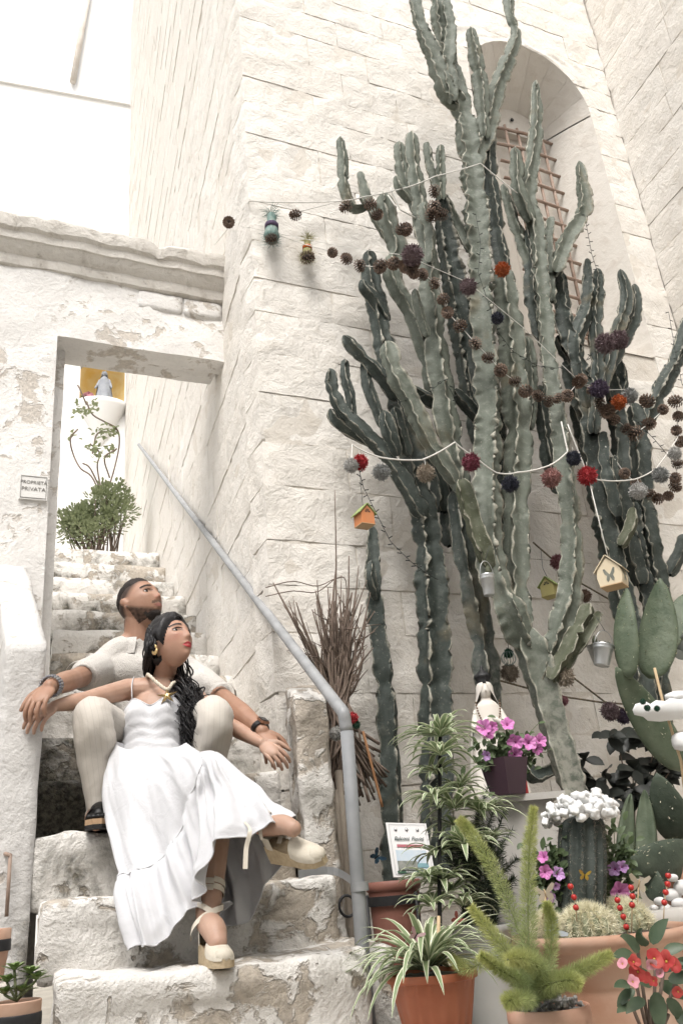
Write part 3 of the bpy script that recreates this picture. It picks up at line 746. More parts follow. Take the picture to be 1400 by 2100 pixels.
cactus('right_cactus', 'dark many stemmed cactus behind the butterfly birdhouse', at(1300, 1400, .35), [
    ([(1330, 1480, .35, 58), (1300, 1330, .35, 58), (1266, 1180, .35, 58), (1236, 1060, .35, 58), (1216, 950, .35, 58), (1205, 850, .35, 54), (1190, 760, .35, 54), (1166, 690, .35, 52), (1151, 620, .35, 46), (1143, 552, .35, 34)], D_, {}),
    [(1208, 840, .37, 34), (1182, 735, .38, 40), (1182, 690, .39, 42), (1200, 640, .39, 42), (1206, 590, .39, 36), (1203, 530, .39, 20)],
    [(1215, 890, .4, 30), (1224, 770, .4, 34), (1220, 650, .4, 34), (1225, 590, .4, 30), (1224, 550, .4, 18)],
    [(1232, 800, .4, 30), (1262, 690, .42, 34), (1284, 615, .42, 32), (1271, 552, .42, 20)],
    [(1240, 770, .4, 30), (1282, 690, .38, 34), (1301, 640, .38, 34), (1299, 582, .38, 20)],
    [(1205, 800, .3, 30), (1165, 730, .3, 36), (1142, 688, .3, 26)],
    [(1215, 900, .32, 40), (1176, 800, .3, 40), (1158, 740, .3, 30)],
    [(1266, 1060, .42, 38), (1243, 970, .44, 42), (1236, 885, .44, 28)],
    [(1262, 990, .44, 26), (1255, 950, .45, 26), (1262, 935, .45, 18)],
    ([(1310, 1200, .30, 54), (1285, 1100, .3, 48), (1272, 1000, .3, 48), (1270, 900, .3, 46), (1254, 800, .3, 40), (1240, 740, .3, 26)], D_, {}),
    ([(1340, 1260, .28, 54), (1306, 1130, .27, 50), (1296, 1030, .27, 44)], D_, {}),
    ([(1290, 1180, .25, 56), (1240, 1010, .24, 50), (1200, 900, .24, 46), (1180, 820, .24, 36)], D_, {}),
    ([(1270, 1120, .42, 30), (1290, 1080, .43, 34), (1297, 1040, .43, 22)], O_, {}),
    ([(1250, 860, .3, 40), (1270, 800, .28, 44), (1262, 730, .28, 40)], D_, {})], D_, seed=5)
cactus('edge_cactus', 'cactus column at the right edge topped by a grey pompom', at(1345, 1400, .3), [
    ([(1352, 1480, .3, 58), (1347, 1300, .3, 58), (1344, 1180, .3, 58), (1326, 1080, .3, 52), (1316, 1000, .3, 50), (1310, 900, .3, 52), (1297, 826, .3, 40)], D_, {}),
    [(1318, 880, .32, 36), (1356, 795, .34, 42), (1384, 742, .35, 38), (1400, 690, .35, 36), (1416, 630, .35, 30)],
    [(1376, 750, .34, 30), (1408, 715, .34, 32), (1425, 690, .34, 26)],
    [(1372, 1180, .3, 30), (1396, 1130, .3, 34), (1402, 1095, .3, 24)],
    ([(1345, 1300, .25, 40), (1318, 1150, .24, 40), (1300, 1060, .24, 36)], D_, {})], D_, seed=6)

# ================================================================== prickly pear
simple('pad_green', (.065, .09, .055), (.125, .15, .10), 14, .55, .5, 26, .008, spec=.3)
simple('pad_dark', (.040, .055, .040), (.08, .10, .072), 14, .55, .5, 26, .008, spec=.3)
simple('spine_pale', (.72, .68, .52), (.60, .55, .40), 20, .7)
def pad(parent, p0, p1, w, g0, g1, m, turn=0.0, thick=.16, seed=0, spots=26, name='pad', rib=0.0):
    """flat fleshy pad from base pixel p0 to tip pixel p1, w pixels wide"""
    a = at(*p0, g0); b = at(*p1, g1); ax = b - a; L = np.linalg.norm(ax); ax /= L
    vd = nrm(E0 - (a + b) / 2); sx = nrm(np.cross(ax, vd)); nn = np.cross(sx, ax)
    c, s_ = math.cos(turn), math.sin(turn); sx, nn = sx * c + nn * s_, nn * c - sx * s_
    hw = w * .5 / ppm((a + b) / 2); th = hw * thick; mb = MB(); V = []; nu, nv = 20, 16
    rng = np.random.default_rng(seed); bend = rng.uniform(-.06, .06) * L
    def prof(t): return math.sin(math.pi * min(1, t ** .72 * 1.0)) ** .62 if 0 < t < 1 else 0.0
    def pt(t, ang):
        w_ = hw * max(.06, prof(t) if t > .02 else .2); u = math.cos(ang); v = math.sin(ang)
        return a + ax * L * t + sx * w_ * u + nn * (th * v * (.35 + .65 * prof(t)) + bend * 4 * t * (1 - t) + .12 * hw * u * u * rng_s + (rib * hw * (abs(u)) if v > 0 else 0))
    rng_s = rng.uniform(-1, 1)
    for i in range(nv + 1):
        t = .004 + .992 * i / nv
        for k in range(nu): V.append(pt(t, 2 * math.pi * k / nu))
    F = [(i * nu + k, i * nu + (k + 1) % nu, (i + 1) * nu + (k + 1) % nu, (i + 1) * nu + k) for i in range(nv) for k in range(nu)]
    F += [tuple(range(nu))[::-1], tuple(nv * nu + k for k in range(nu))]
    mb.add(V, F); o = mb.obj(name, m, parent)
    sp = MB()
    for _ in range(spots):
        t = rng.uniform(.1, .97); an = rng.uniform(0, math.pi) if rng.random() < .8 else rng.choice([.05, math.pi - .05])
        q = pt(t, an); outv = nrm(q - (a + ax * L * t)) * .4 + nn * .6
        for _k in range(2):
            d = nrm(outv + rng.normal(0, .5, 3)); e = nrm(np.cross(d, ax)) * .0011
            sp.add([q - e, q + e, q + d * rng.uniform(.005, .011)], [(0, 1, 2)])
    if spots: tag(sp.obj('spines', 'spine_pale', o), kind='stuff')
    return o
pp = thing('prickly_pear', 'prickly pear with large upright green pads at the right edge', 'cactus', (at(1390, 1700, .62)[0], at(1390, 1700, .62)[1], 0))
pad(pp, (1400, 1580), (1262, 1368), 76, .66, .7, 'pad_green', -.25, .22, 2, 40)
pad(pp, (1336, 1392), (1352, 1186), 84, .7, .74, 'pad_green', .35, .2, 3, 60); pad(pp, (1290, 1392), (1284, 1206), 56, .72, .74, 'pad_green', .5, .3, 4, 40)
pad(pp, (1372, 1330), (1400, 1220), 50, .55, .56, 'pad_green', .2, .2, 5, 20)
tp = thing('tongue_cactus', 'low cactus with upright tongue shaped stems by the stone trough', 'cactus', (at(1300, 1800, .6)[0], at(1300, 1800, .6)[1], 0))
pad(tp, (1280, 1800), (1290, 1628), 38, .62, .62, 'pad_green', -.5, .4, 11, 8, 'pad', .3); pad(tp, (1325, 1800), (1322, 1620), 44, .64, .64, 'pad_green', .2, .35, 12, 8, 'pad', .3)
pad(tp, (1398, 1730), (1345, 1585), 78, .66, .7, 'pad_dark', .2, .25, 13, 30); pad(tp, (1440, 1758), (1264, 1772), 82, .8, .84, 'pad_dark', .1, .3, 14, 44); pad(tp, (1345, 1850), (1340, 1780), 44, .84, .84, 'pad_dark', .4, .25, 15, 10)
# grey agave at the edge
simple('agave_blue', (.21, .25, .24), (.28, .32, .31), 6, .55)
ag = thing('grey_agave', 'blue grey agave rosette half hidden behind the prickly pear', 'agave', at(1398, 1360, .5))
random.seed(5)
for k in range(14):
    an = k * 2.4; c = at(1398, 1350, .5); ln = random.uniform(.14, .2); d = nrm(np.array([math.cos(an), math.sin(an) * .7 - .2, random.uniform(.25, 1.1)]))
    mb = MB(); sd = nrm(np.cross(d, (0, 0, 1))); V = []
    for t, w_ in ((0, .018), (.35, .026), (.7, .018), (1, .001)):
        p = c + d * ln * t + np.array([0, 0, -.03 * t * t]); V += [p - sd * w_, p + np.array([0, 0, -.008]) * (1 - t), p + sd * w_]
    mb.add(V, [(i * 3 + j, i * 3 + j + 1, i * 3 + j + 4, i * 3 + j + 3) for i in range(3) for j in range(2)]); mb.obj('leaf', 'agave_blue', ag)

# ================================================================== leafy plants: generic leaf maker
def leaf_strip(mb, base, d0, L, w, droop=.5, up=np.array([0, 0, 1.]), n=8, fold=.25, colf=None, wav=0.0, tipw=.02, shape=None):
    """an arching strap or oval leaf; colf(u) gives the colour across the blade"""
    d = nrm(d0); p = np.array(base, float); U = [-1, -.72, -.62, 0, .62, .72, 1] if colf else [-1, 0, 1]; V = []; Cc = []
    for i in range(n + 1):
        t = i / n; sd = np.cross(d, up); sd = nrm(sd) if np.linalg.norm(sd) > 1e-3 else np.array([1., 0, 0]); nn = np.cross(sd, d)
        w_ = w * (shape(t) if shape else (min(1, .45 + t * 2.2) * (1 - t ** 3) ** .9 + tipw))
        for u in U:
            V.append(p + sd * u * w_ + nn * abs(u) * w_ * fold + nn * wav * w_ * math.sin(t * 14 + u)); Cc.append(colf(abs(u), t) if colf else (1, 1, 1))
        p = p + d * L / n; d = nrm(d + np.array([0, 0, -1.]) * droop * 1.6 / n * (.4 + t * 1.2))
    m_ = len(U)
    mb.add(V, [(i * m_ + j, i * m_ + j + 1, (i + 1) * m_ + j + 1, (i + 1) * m_ + j) for i in range(n) for j in range(m_ - 1)], Cc if colf else None)
def leafmat(name, c1, c2, attr=False, rough=.5, trans=.0, spec=.35):
    t = NT(name); co = t.objco(); col = t.mix(t.ramp(t.noise(co, 30, 3), .3, .7), c1, c2)
    oi = t.n('ShaderNodeObjectInfo'); col = t.mix(t.ramp(oi.outputs['Random'], 0, 1, 0, .5), col, c2)
    if attr: col = t.mix(1.0, col, t.attr(), 'MULTIPLY')
    t.out(col, rough, None, spec)
    if trans:
        tr = t.n('ShaderNodeBsdfTranslucent'); t.L(col, tr.inputs[0]); mx = t.n('ShaderNodeMixShader'); mx.inputs[0].default_value = trans
        t.L(t.b.outputs[0], mx.inputs[1]); t.L(tr.outputs[0], mx.inputs[2]); t.L(mx.outputs[0], t.t.nodes['Material Output'].inputs[0])
leafmat('variegated', (1, 1, 1), (.85, .88, .82), True, .45, .2)
leafmat('leaf_dark', (.030, .036, .032), (.05, .055, .048), rough=.4)
leafmat('leaf_mid', (.075, .115, .055), (.11, .15, .07), trans=.2)
leafmat('leaf_bush', (.19, .225, .12), (.28, .31, .18), trans=.3)
leafmat('leaf_fern', (.36, .44, .20), (.52, .58, .34), True, .6, .35)
leafmat('leaf_rosemary', (.045, .065, .045), (.085, .105, .07))
leafmat('leaf_euphorbia', (.05, .085, .045), (.095, .13, .075), rough=.4)
leafmat('leaf_succulent', (.12, .19, .06), (.20, .27, .10), rough=.4)
simple('twig_brown', (.13, .095, .075), (.20, .155, .125), 30, .85, .3, 80, .003)
simple('stem_green', (.12, .15, .07), (.17, .19, .10), 20, .7)
simple('soil', (.045, .035, .028), (.08, .065, .05), 40, .95, .8, 60, .01)
simple('gravel', (.30, .29, .27), (.16, .155, .145), 9, .85, .3, 80, .003)
spider_col = lambda u, t: (.86, .86, .68) if u > .64 else (.27, .34, .19)
def rosette(parent, c, n, L, w, seed, up=.6, mname='variegated', colf=spider_col, droop=.8, axis=None, fold=.3, name='leaf'):
    rng = np.random.default_rng(seed)
    for k in range(n):
        an = k * 2.399 + rng.uniform(-.3, .3); e = rng.uniform(.1, 1.0) * up * 1.6 + .1
        d = np.array([math.cos(an), math.sin(an), e]); mb = MB()
        leaf_strip(mb, np.array(c) + d * .006, d, L * rng.uniform(.7, 1.2), w * rng.uniform(.8, 1.15), droop * rng.uniform(.7, 1.3), n=8, colf=colf, fold=fold); mb.obj(name, mname, parent)
def flower(parent, c, nrm_, r, m, petals=5, seed=0, center='flower_eye', cup=.35, ruffle=.12, name='flower'):
    mb = MB(); Fm = frame(nrm_ if abs(nrm_[2]) < .95 else np.array([.1, .1, 1]), (0, 0, 1)); rng = np.random.default_rng(seed); V = []; seg = petals * 6; x, y, z = Fm[:, 0], Fm[:, 1], Fm[:, 2]; ph = rng.uniform(0, 6)
    for i, t in enumerate((0.08, .3, .6, .85, 1.0)):
        for k in range(seg):
            a = 2 * math.pi * k / seg + ph; lob = 1 - .22 * abs(math.sin(a * petals / 2 - ph * petals / 2)) ** 4 * t
            V.append(np.array(c) + (x * math.cos(a) + z * math.sin(a)) * r * t * lob + y * r * (-cup * (1 - t) ** 1.6 * 1.5 + ruffle * t * math.sin(a * petals * 2 + seed)))
    F = [(i * seg + k, i * seg + (k + 1) % seg, (i + 1) * seg + (k + 1) % seg, (i + 1) * seg + k) for i in range(4) for k in range(seg)] + [tuple(range(seg))]
    mb.add(V, F); o = mb.obj(name, m, parent); e = MB(); e.ell(np.array(c) - y * r * cup * 1.2, r * .13, 8, 5); e.obj('flower_eye', center, o); return o
simple('petal_pink', (.55, .15, .42), (.66, .28, .55), 60, .6); simple('petal_lilac', (.55, .36, .62), (.45, .22, .5), 60, .6); simple('petal_red', (.40, .03, .035), (.50, .10, .08), 40, .55); simple('petal_rose', (.62, .25, .32), (.7, .4, .42), 30, .6)
simple('flower_eye', (.30, .06, .20), None, 10, .7); simple('flower_gold', (.65, .45, .10), None, 10, .7)

# ================================================================== terrace that carries the pots
TZ0 = .27
mb = MB(); rock_box(mb, 1.0, XR, 1.2, 3.75, 0, TZ0, .12, .02, .01, 3, 6.6, back=False)
tag(mb.obj('terrace', 'mortar'), kind='structure')
simple('terracotta', (.36, .15, .088), (.50, .32, .235), 5, .8, .3, 40, .004); simple('terracotta_pale', (.41, .215, .135), (.56, .41, .32), 4, .85, .35, 30, .005)
simple('orange_plastic', (.36, .11, .055), (.44, .165, .09), 7, .5, .1, 60, .002, spec=.35); simple('brown_plastic', (.245, .105, .08), (.28, .13, .10), 6, .5); simple('white_plastic', (.50, .50, .48), (.42, .42, .40), 5, .45)
simple('plum_plastic', (.055, .030, .042), (.07, .04, .052), 8, .4); simple('iron_black', (.018, .018, .02), (.03, .03, .03), 20, .5, .2, 60, .002)
simple('galvanised', (.26, .265, .27), (.36, .365, .37), 14, .55, .2, 30, .003, metal=.2); simple('rail_paint', (.20, .208, .215), (.29, .295, .30), 9, .55, .25, 40, .002)
simple('tin', (.60, .61, .61), (.45, .46, .46), 16, .38, .1, 40, .002, metal=.7); simple('wood_stick', (.55, .42, .26), (.45, .33, .2), 20, .75); simple('wood_grey', (.22, .185, .15), (.30, .26, .21), 12, .85, .5, 40, .004)
simple('cord_white', (.72, .70, .66), (.62, .60, .55), 60, .9); simple('cord_dark', (.06, .052, .045), (.30, .25, .17), 90, .9); simple('wire_dark', (.035, .04, .035), None, 30, .6)
simple('foam_white', (.82, .82, .81), (.76, .76, .75), 10, .8, .2, 50, .003); simple('statue_white', (.66, .61, .55), (.72, .68, .62), 8, .65); simple('statue_grey', (.23, .245, .27), (.33, .345, .37), 9, .7)
simple('bead_red', (.42, .02, .02), (.5, .04, .03), 10, .28, spec=.5); simple('candle_red', (.38, .015, .02), (.45, .03, .03), 10, .35, spec=.5); simple('pedestal_stone', (.42, .40, .37), (.50, .48, .445), 7, .8, .3, 30, .005)
simple('pebble_white', (.70, .69, .68), (.62, .61, .60), 6, .6)
def pxr(c, w): return w * .5 / ppm(c)
def pot(name, label, xy, g, w, m, taper=.7, rim=.06, rimh=.12, h=None, soil='soil', depth=.12, seg=40, ridge=None, prof=None, bottom=None):
    c = at(*xy, g); r = pxr(c, w); zb = TZ0 if bottom is None else bottom; h = c[2] - zb
    t = thing(name, label, 'pot', (c[0], c[1], zb)); mb = MB()
    if prof is None:
        P = [(r * taper * .98, 0), (r * taper, .01)] + [(r * (taper + (1 - taper) * k / 6), h * (1 - rimh) * k / 6) for k in range(1, 7)]
        P += [(r * (1 + rim), h * (1 - rimh) + .002), (r * (1 + rim * 1.6), h * (1 - rimh * .5)), (r * (1 + rim * 1.3), h * .992), (r * (1 + rim * .5), h), (r * (1 - rim * .6), h * .992), (r * .90, h * (1 - depth)), (.002, h * (1 - depth))]
    else: P = prof(r, h)
    mb.lathe(P, (c[0], c[1], zb), seg, ridge=ridge); mb.obj('pot_body', m, t, sharp=60)
    s_ = MB(); s_.lathe([(r * .90, -.01), (r * .9, .0), (r * .5, .006), (.002, .008)], (c[0], c[1], c[2] - min(.03, h * depth * .4)), 24); s_.obj('soil', soil, t)
    return t, c, r
# tall brown pot with the poster
t_, bc, br = pot('tall_pot', 'tall brown plastic pot standing behind the handrail post', (805, 1806), .55, 104, 'brown_plastic', .72, .06, .06)
# iron hoop stand
st = thing('pot_stand', 'black iron hoop stand around the tall brown pot', 'plant stand', (bc[0], bc[1], TZ0))
zc = aY(800, 1846, bc[1])[2]; mb = MB(); mb.lathe([(br * 1.03, -.014), (br * 1.10, -.014), (br * 1.10, .014), (br * 1.03, .014), (br * 1.03, -.014)], (bc[0], bc[1], zc), 36); mb.obj('hoop', 'iron_black', st, sharp=40)
for k in range(3):
    a = -1.1 + k * 2.1; mb = MB(); x, y = bc[0] + br * 1.13 * math.cos(a), bc[1] + br * 1.13 * math.sin(a); mb.tube([(x, y, TZ0), (x, y, zc + .02)], .006, 8); mb.obj('leg', 'iron_black', st)
mb = MB(); hc = aY(712, 1858, bc[1] - .02); mb.tube([hc + np.array([.026 * math.cos(a), .004 * math.sin(a), .03 * math.sin(a)]) for a in np.linspace(.3, 5.6, 16)], .0045, 6); mb.obj('hook', 'iron_black', st)
# poster
po = thing('poster', 'white garden contest poster leaning in the tall brown pot', 'poster', at(830, 1800, .5))
simple('paper_white', (.74, .73, .72), (.70, .69, .68), 4, .6); simple('ink_dark', (.06, .10, .09), None, 4, .7); simple('ink_pink', (.52, .17, .20), None, 4, .7); simple('ink_green', (.05, .11, .07), None, 4, .7); simple('ink_grey', (.30, .31, .32), None, 4, .7)
simple('photo_sky', (.42, .52, .62), (.55, .60, .63), 30, .6); simple('photo_land', (.12, .14, .12), (.30, .30, .27), 60, .6); simple('photo_sea', (.22, .38, .42), None, 20, .6)
PA, PB, PC = at(790, 1688, .42), at(872, 1690, .42), at(806, 1800, .5); PD = PC + (PB - PA)
pu = PB - PA; pv = PC - PA; pn = nrm(np.cross(pv, pu))
def pq(u0, u1, v0, v1, off):
    return [PA + pu * u + pv * v + pn * off for (u, v) in ((u0, v0), (u1, v0), (u1, v1), (u0, v1))]
mb = MB(); a = pq(0, 1, 0, 1, 0); b = pq(0, 1, 0, 1, .004); mb.add(a + b, [(0, 1, 2, 3), (7, 6, 5, 4), (0, 4, 5, 1), (1, 5, 6, 2), (2, 6, 7, 3), (3, 7, 4, 0)])
if pn @ (E0 - PA) < 0: pn = -pn
board = mb.obj('board', 'paper_white', po, smooth=False)
def flat(name, m, q, par=board): mb = MB(); mb.add(q, [(0, 1, 2, 3)]); return mb.obj(name, m, par, smooth=False)
for (u0, u1, v0, v1) in ((.05, .95, .035, .042), (.05, .95, .955, .962), (.05, .058, .035, .96), (.942, .95, .035, .96)): flat('frame_line', 'ink_grey', pq(u0, u1, v0, v1, .0065))
flat('picture', 'photo_sky', pq(.13, .87, .52, .88, .0062)); flat('picture_land', 'photo_land', pq(.13, .60, .72, .88, .0078)); flat('picture_sea', 'photo_sea', pq(.60, .87, .76, .84, .0078)); flat('ribbon', 'ink_pink', pq(.18, .82, .415, .465, .0062)); flat('footer', 'ink_green', pq(.10, .90, .90, .945, .0075))
def text(name, s_, p, ux, uy, h, m, parent, align='LEFT', depth=.0006, shear=0.0):
    cu = bpy.data.curves.new(name, 'FONT'); cu.body = s_; cu.size = 1.0; cu.extrude = .02; cu.align_x = align; cu.shear = shear
    o = bpy.data.objects.new(name, cu); ts = bpy.data.scenes.new('tmp_text'); ts.collection.objects.link(o); dg = eval_dg(ts); me = bpy.data.meshes.new_from_object(o.evaluated_get(dg)); bpy.data.objects.remove(o); bpy.data.scenes.remove(ts)
    ux = nrm(ux); uy = nrm(uy); n_ = np.cross(ux, uy); co = np.zeros(len(me.vertices) * 3); me.vertices.foreach_get('co', co); co = co.reshape(-1, 3) * h
    W = np.array(p) + co[:, :1] * ux + co[:, 1:2] * uy + co[:, 2:] * n_ * (depth / (.02 * h) if h else 1); W -= WLOC[parent.name]; me.vertices.foreach_set('co', W.ravel()); me.materials.clear(); me.materials.append(MT[m]); me.update(); return link(name, me, parent)
sv = np.linalg.norm(pv)
text('title', 'Balconi', PA + pu * .13 + pv * .34 + pn * .0075, pu, -pv, sv * .10, 'ink_dark', board, shear=.3); text('title', 'Fioriti', PA + pu * .55 + pv * .34 + pn * .0075, pu, -pv, sv * .10, 'ink_dark', board, shear=.3)
text('footer_text', 'EDIZIONE', PA + pu * .30 + pv * .938 + pn * .0085, pu, -pv, sv * .045, 'paper_white', board)
for k in range(3):
    mb = MB(); q = PA + pu * (.2 + k * .27) + pv * .13 + pn * .0065; mb.lathe([(.0062, 0), (.0062, .0006)], q, 14, axis=frame(nrm(pu), pn)); mb.obj('crest', 'ink_grey', board); mb = MB(); mb.lathe([(.0045, .0006), (.0045, .0012)], q, 10, axis=frame(nrm(pu), pn)); mb.obj('crest', 'paper_white', board)

# ================================================================== hanging bowl with spider plant
def bowl_prof(r, h): return [(r * .42, 0), (r * .5, .004)] + [(r * (.40 + .57 * (k / 8) ** .72), h * .92 * k / 8) for k in range(1, 9)] + [(r * 1.04, h * .93), (r * 1.05, h * .97), (r * 1.01, h), (r * .95, h * .985), (r * .92, h * .9), (.002, h * .9)]
def bowl_ridge(a, t): return -.06 * max(0, math.cos(a * 20)) ** 2 * math.sin(math.pi * min(1, t / .56)) if t < .56 else 0.0
t_, sc_, sr = pot('spider_bowl', 'orange fluted bowl planted with a spider plant', (884, 1992), 1.1, 178, 'orange_plastic', prof=bowl_prof, seg=80, ridge=bowl_ridge, soil='gravel', bottom=.31)
for k in range(70):
    a = random.uniform(0, 6.28); rr = sr * .85 * math.sqrt(random.random()); q = sc_ + np.array([rr * math.cos(a), rr * math.sin(a), -.012]); mb = MB() if k == 0 else mb; mb.ell(q, np.array([random.uniform(.006, .011), random.uniform(.006, .010), .006]), 7, 5)
tag(mb.obj('pebbles', 'gravel', t_), kind='stuff')
fs = thing('bowl_stand', 'black iron stand holding the orange fluted bowl', 'plant stand', (sc_[0], sc_[1], TZ0))
for z_, rr in ((.33, sr * .8), (.30, sr * .55)):
    mb = MB(); mb.tube([(sc_[0] + rr * math.cos(a), sc_[1] + rr * math.sin(a), z_) for a in np.linspace(0, 6.283, 28)], .005, 6); mb.obj('ring', 'iron_black', fs)
for k in range(4):
    a = .6 + k * 1.571; mb = MB(); p = np.array([sc_[0] + sr * .82 * math.cos(a), sc_[1] + sr * .82 * math.sin(a), .33]); mb.tube([p, p + np.array([.05 * math.cos(a), .05 * math.sin(a), -.0]), p + np.array([.04 * math.cos(a), .04 * math.sin(a), -.06])], .005, 6); mb.obj('leg', 'iron_black', fs)
sp = thing('spider_plant', 'spider plant with white edged leaves arching over the orange bowl', 'plant', sc_)
rosette(sp, sc_ + np.array([-.01, 0, .0]), 88, .235, .0095, 1, .8, droop=1.2)
sl = thing('climbing_spider_plant', 'spider plant trained up a dark stake above the orange bowl', 'plant', at(900, 1960, .9))
mb = MB(); mb.tube([at(903, 1990, 1.0), at(900, 1800, .9), at(902, 1480, .85)], .006, 8); mb.obj('stake', 'iron_black', sl); mb = MB(); mb.tube([at(897, 2000, 1.12), at(899, 1880, 1.05)], .005, 8); mb.obj('stake', 'wood_stick', sl)
for i, (x, y, n_, L) in enumerate([(902, 1512, 22, .105), (905, 1550, 16, .085), (896, 1590, 16, .075), (930, 1660, 20, .10), (952, 1738, 18, .085), (902, 1757, 14, .08), (985, 1668, 16, .095), (875, 1800, 12, .055), (968, 1782, 14, .075), (905, 1812, 16, .075), (892, 1636, 14, .075), (935, 1700, 14, .08), (925, 1830, 14, .075), (885, 1860, 12, .07), (940, 1620, 14, .08), (1000, 1730, 14, .08), (950, 1860, 12, .07)]):
    rosette(sl, at(x, y, .88 + .05 * math.sin(i * 2.1)), int(n_ * 1.7), L * 1.45, .0098, 40 + i, .55, droop=1.05)

# white pot with rosemary
t_, wc, wr = pot('white_pot', 'white plastic bucket pot of rosemary behind the bowl', (985, 1897), .85, 118, 'white_plastic', .78, .03, .06)
rm = thing('rosemary', 'dark bushy rosemary with upright needle sprigs', 'shrub', wc)
def needles(mb, path, rad, n, L, w, rng, colf=None, upb=.3, taper=True):
    P = smooth_path(path, 30); T = np.gradient(P, axis=0); T /= np.linalg.norm(T, axis=1)[:, None]
    k = rng.random(n); idx = np.minimum((k * 29).astype(int), 28); fr_ = (k * 29 - idx)[:, None]; base = P[idx] * (1 - fr_) + P[idx + 1] * fr_; t = T[idx]
    r = rng.normal(size=(n, 3)); r -= t * np.sum(r * t, axis=1)[:, None]; r /= np.linalg.norm(r, axis=1)[:, None]
    d = r + t * upb * (.5 + rng.random(n))[:, None]; d /= np.linalg.norm(d, axis=1)[:, None]
    env = rad * (np.sqrt(np.clip(1 - k ** 2.5, .05, 1)) * np.clip(.5 + k * 2.5, 0, 1) if taper else 1.0); st_ = base + r * (env * rng.random(n) ** .8 * .72)[:, None]
    ln = (L * (.7 + .6 * rng.random(n)))[:, None]; s_ = np.cross(d, rng.normal(size=(n, 3))); s_ /= np.linalg.norm(s_, axis=1)[:, None]
    V = np.empty((n, 3, 3)); V[:, 0] = st_ - s_ * w; V[:, 1] = st_ + s_ * w; V[:, 2] = st_ + d * ln
    c = None
    if colf is not None: c = np.repeat(colf(k, rng)[:, None, :], 3, axis=1).reshape(-1, 3); c = [tuple(q) for q in c]
    mb.add(V.reshape(-1, 3), [(3 * i, 3 * i + 1, 3 * i + 2) for i in range(n)], c)
rng = np.random.default_rng(8)
for i, (x, y) in enumerate([(1000, 1612), (1018, 1640), (1035, 1660), (985, 1650), (1050, 1700), (1010, 1700), (965, 1700), (1030, 1745), (1060, 1760), (990, 1760), (950, 1780), (1015, 1800), (1040, 1820), (975, 1840), (1055, 1800), (1000, 1850)]):
    tip = at(x, y, .8 + .06 * math.sin(i)); mb = MB(); b = wc + np.array([random.uniform(-.05, .05), random.uniform(-.03, .05), 0]); path = [b, b * .5 + tip * .5 + np.array([0, .02, .03]), tip]
    mb.tube(smooth_path(path, 8), .0022, 5); needles(mb, path, .006, 420, .02, .0011, rng, None, .5, False); mb.obj('sprig', 'leaf_rosemary', rm)
mb = MB()
for k in range(20): q = wc + np.array([random.uniform(-.08, .08), random.uniform(-.05, .05), random.uniform(.02, .22)]); needles(mb, [q, q + np.array([random.uniform(-.05, .05), random.uniform(-.03, .03), .08])], .03, 500, .016, .001, rng, None, .3, False)
tag(mb.obj('inner_needles', 'leaf_rosemary', rm), kind='stuff')

# big terracotta planter
def planter_prof(r, h): return [(r * .72, 0), (r * .74, .01), (r * .84, h * .55), (r * .845, h * .60), (r * .865, h * .61), (r * .92, h * .86), (r * .95, h * .88), (r * 1.0, h * .9), (r * 1.045, h * .93), (r * 1.05, h * .97), (r * 1.02, h * .995), (r * .97, h), (r * .93, h * .98), (r * .90, h * .9), (.002, h * .9)]
t_, pc, pr_ = pot('big_planter', 'large round terracotta planter holding the barrel cacti', (1228, 1906), 1.0, 352, 'terracotta_pale', prof=planter_prof, seg=64)
simple('barrel_green', (.20, .22, .13), (.26, .27, .17), 12, .6); simple('spine_yellow', (.90, .86, .66), (.80, .75, .54), 20, .7)
def barrel(xy, g, w, seed, label):
    c = at(*xy, g); r = pxr(c, w); o = thing('barrel_cactus', label, 'cactus', c - np.array([0, 0, r * .7])); mb = MB(); V = []; seg = 60
    for i in range(13):
        th = math.pi * (.03 + .75 * i / 12)
        for k in range(seg): a = 2 * math.pi * k / seg; rr = r * (1 + .06 * math.cos(a * 16)); V.append(c + np.array([rr * math.sin(th) * math.cos(a), rr * math.sin(th) * math.sin(a), r * .78 * math.cos(th)]))
    mb.add(V, [(i * seg + k, i * seg + (k + 1) % seg, (i + 1) * seg + (k + 1) % seg, (i + 1) * seg + k) for i in range(12) for k in range(seg)] + [tuple(range(seg))]); mb.obj('body', 'barrel_green', o)
    rg = np.random.default_rng(seed); n = 5200; a = np.floor(rg.random(n) * 16) / 16 * 6.283 + rg.normal(0, .04, n); th = math.pi * (.02 + .7 * rg.random(n)); nv = np.stack([np.sin(th) * np.cos(a), np.sin(th) * np.sin(a), np.cos(th)], 1)
    b = c + nv * np.array([1.05, 1.05, .82]) * r; d = nv + rg.normal(0, .75, (n, 3)); d /= np.linalg.norm(d, axis=1)[:, None]; s_ = np.cross(d, rg.normal(size=(n, 3))); s_ /= np.linalg.norm(s_, axis=1)[:, None]
    V = np.empty((n, 3, 3)); V[:, 0] = b - s_ * .0009; V[:, 1] = b + s_ * .0009; V[:, 2] = b + d * (.014 + .016 * rg.random(n))[:, None]; sp_ = MB(); sp_.add(V.reshape(-1, 3), [(3 * i, 3 * i + 1, 3 * i + 2) for i in range(n)]); tag(sp_.obj('spines', 'spine_yellow', o), kind='stuff')
barrel((1205, 1908), 1.06, 104, 1, 'round golden barrel cactus in front of the foam topped cactus'); barrel((1276, 1900), 1.0, 112, 2, 'round golden barrel cactus behind the red bead picks'); barrel((1120, 1900), 1.02, 46, 3, 'small golden barrel cactus at the left of the planter')
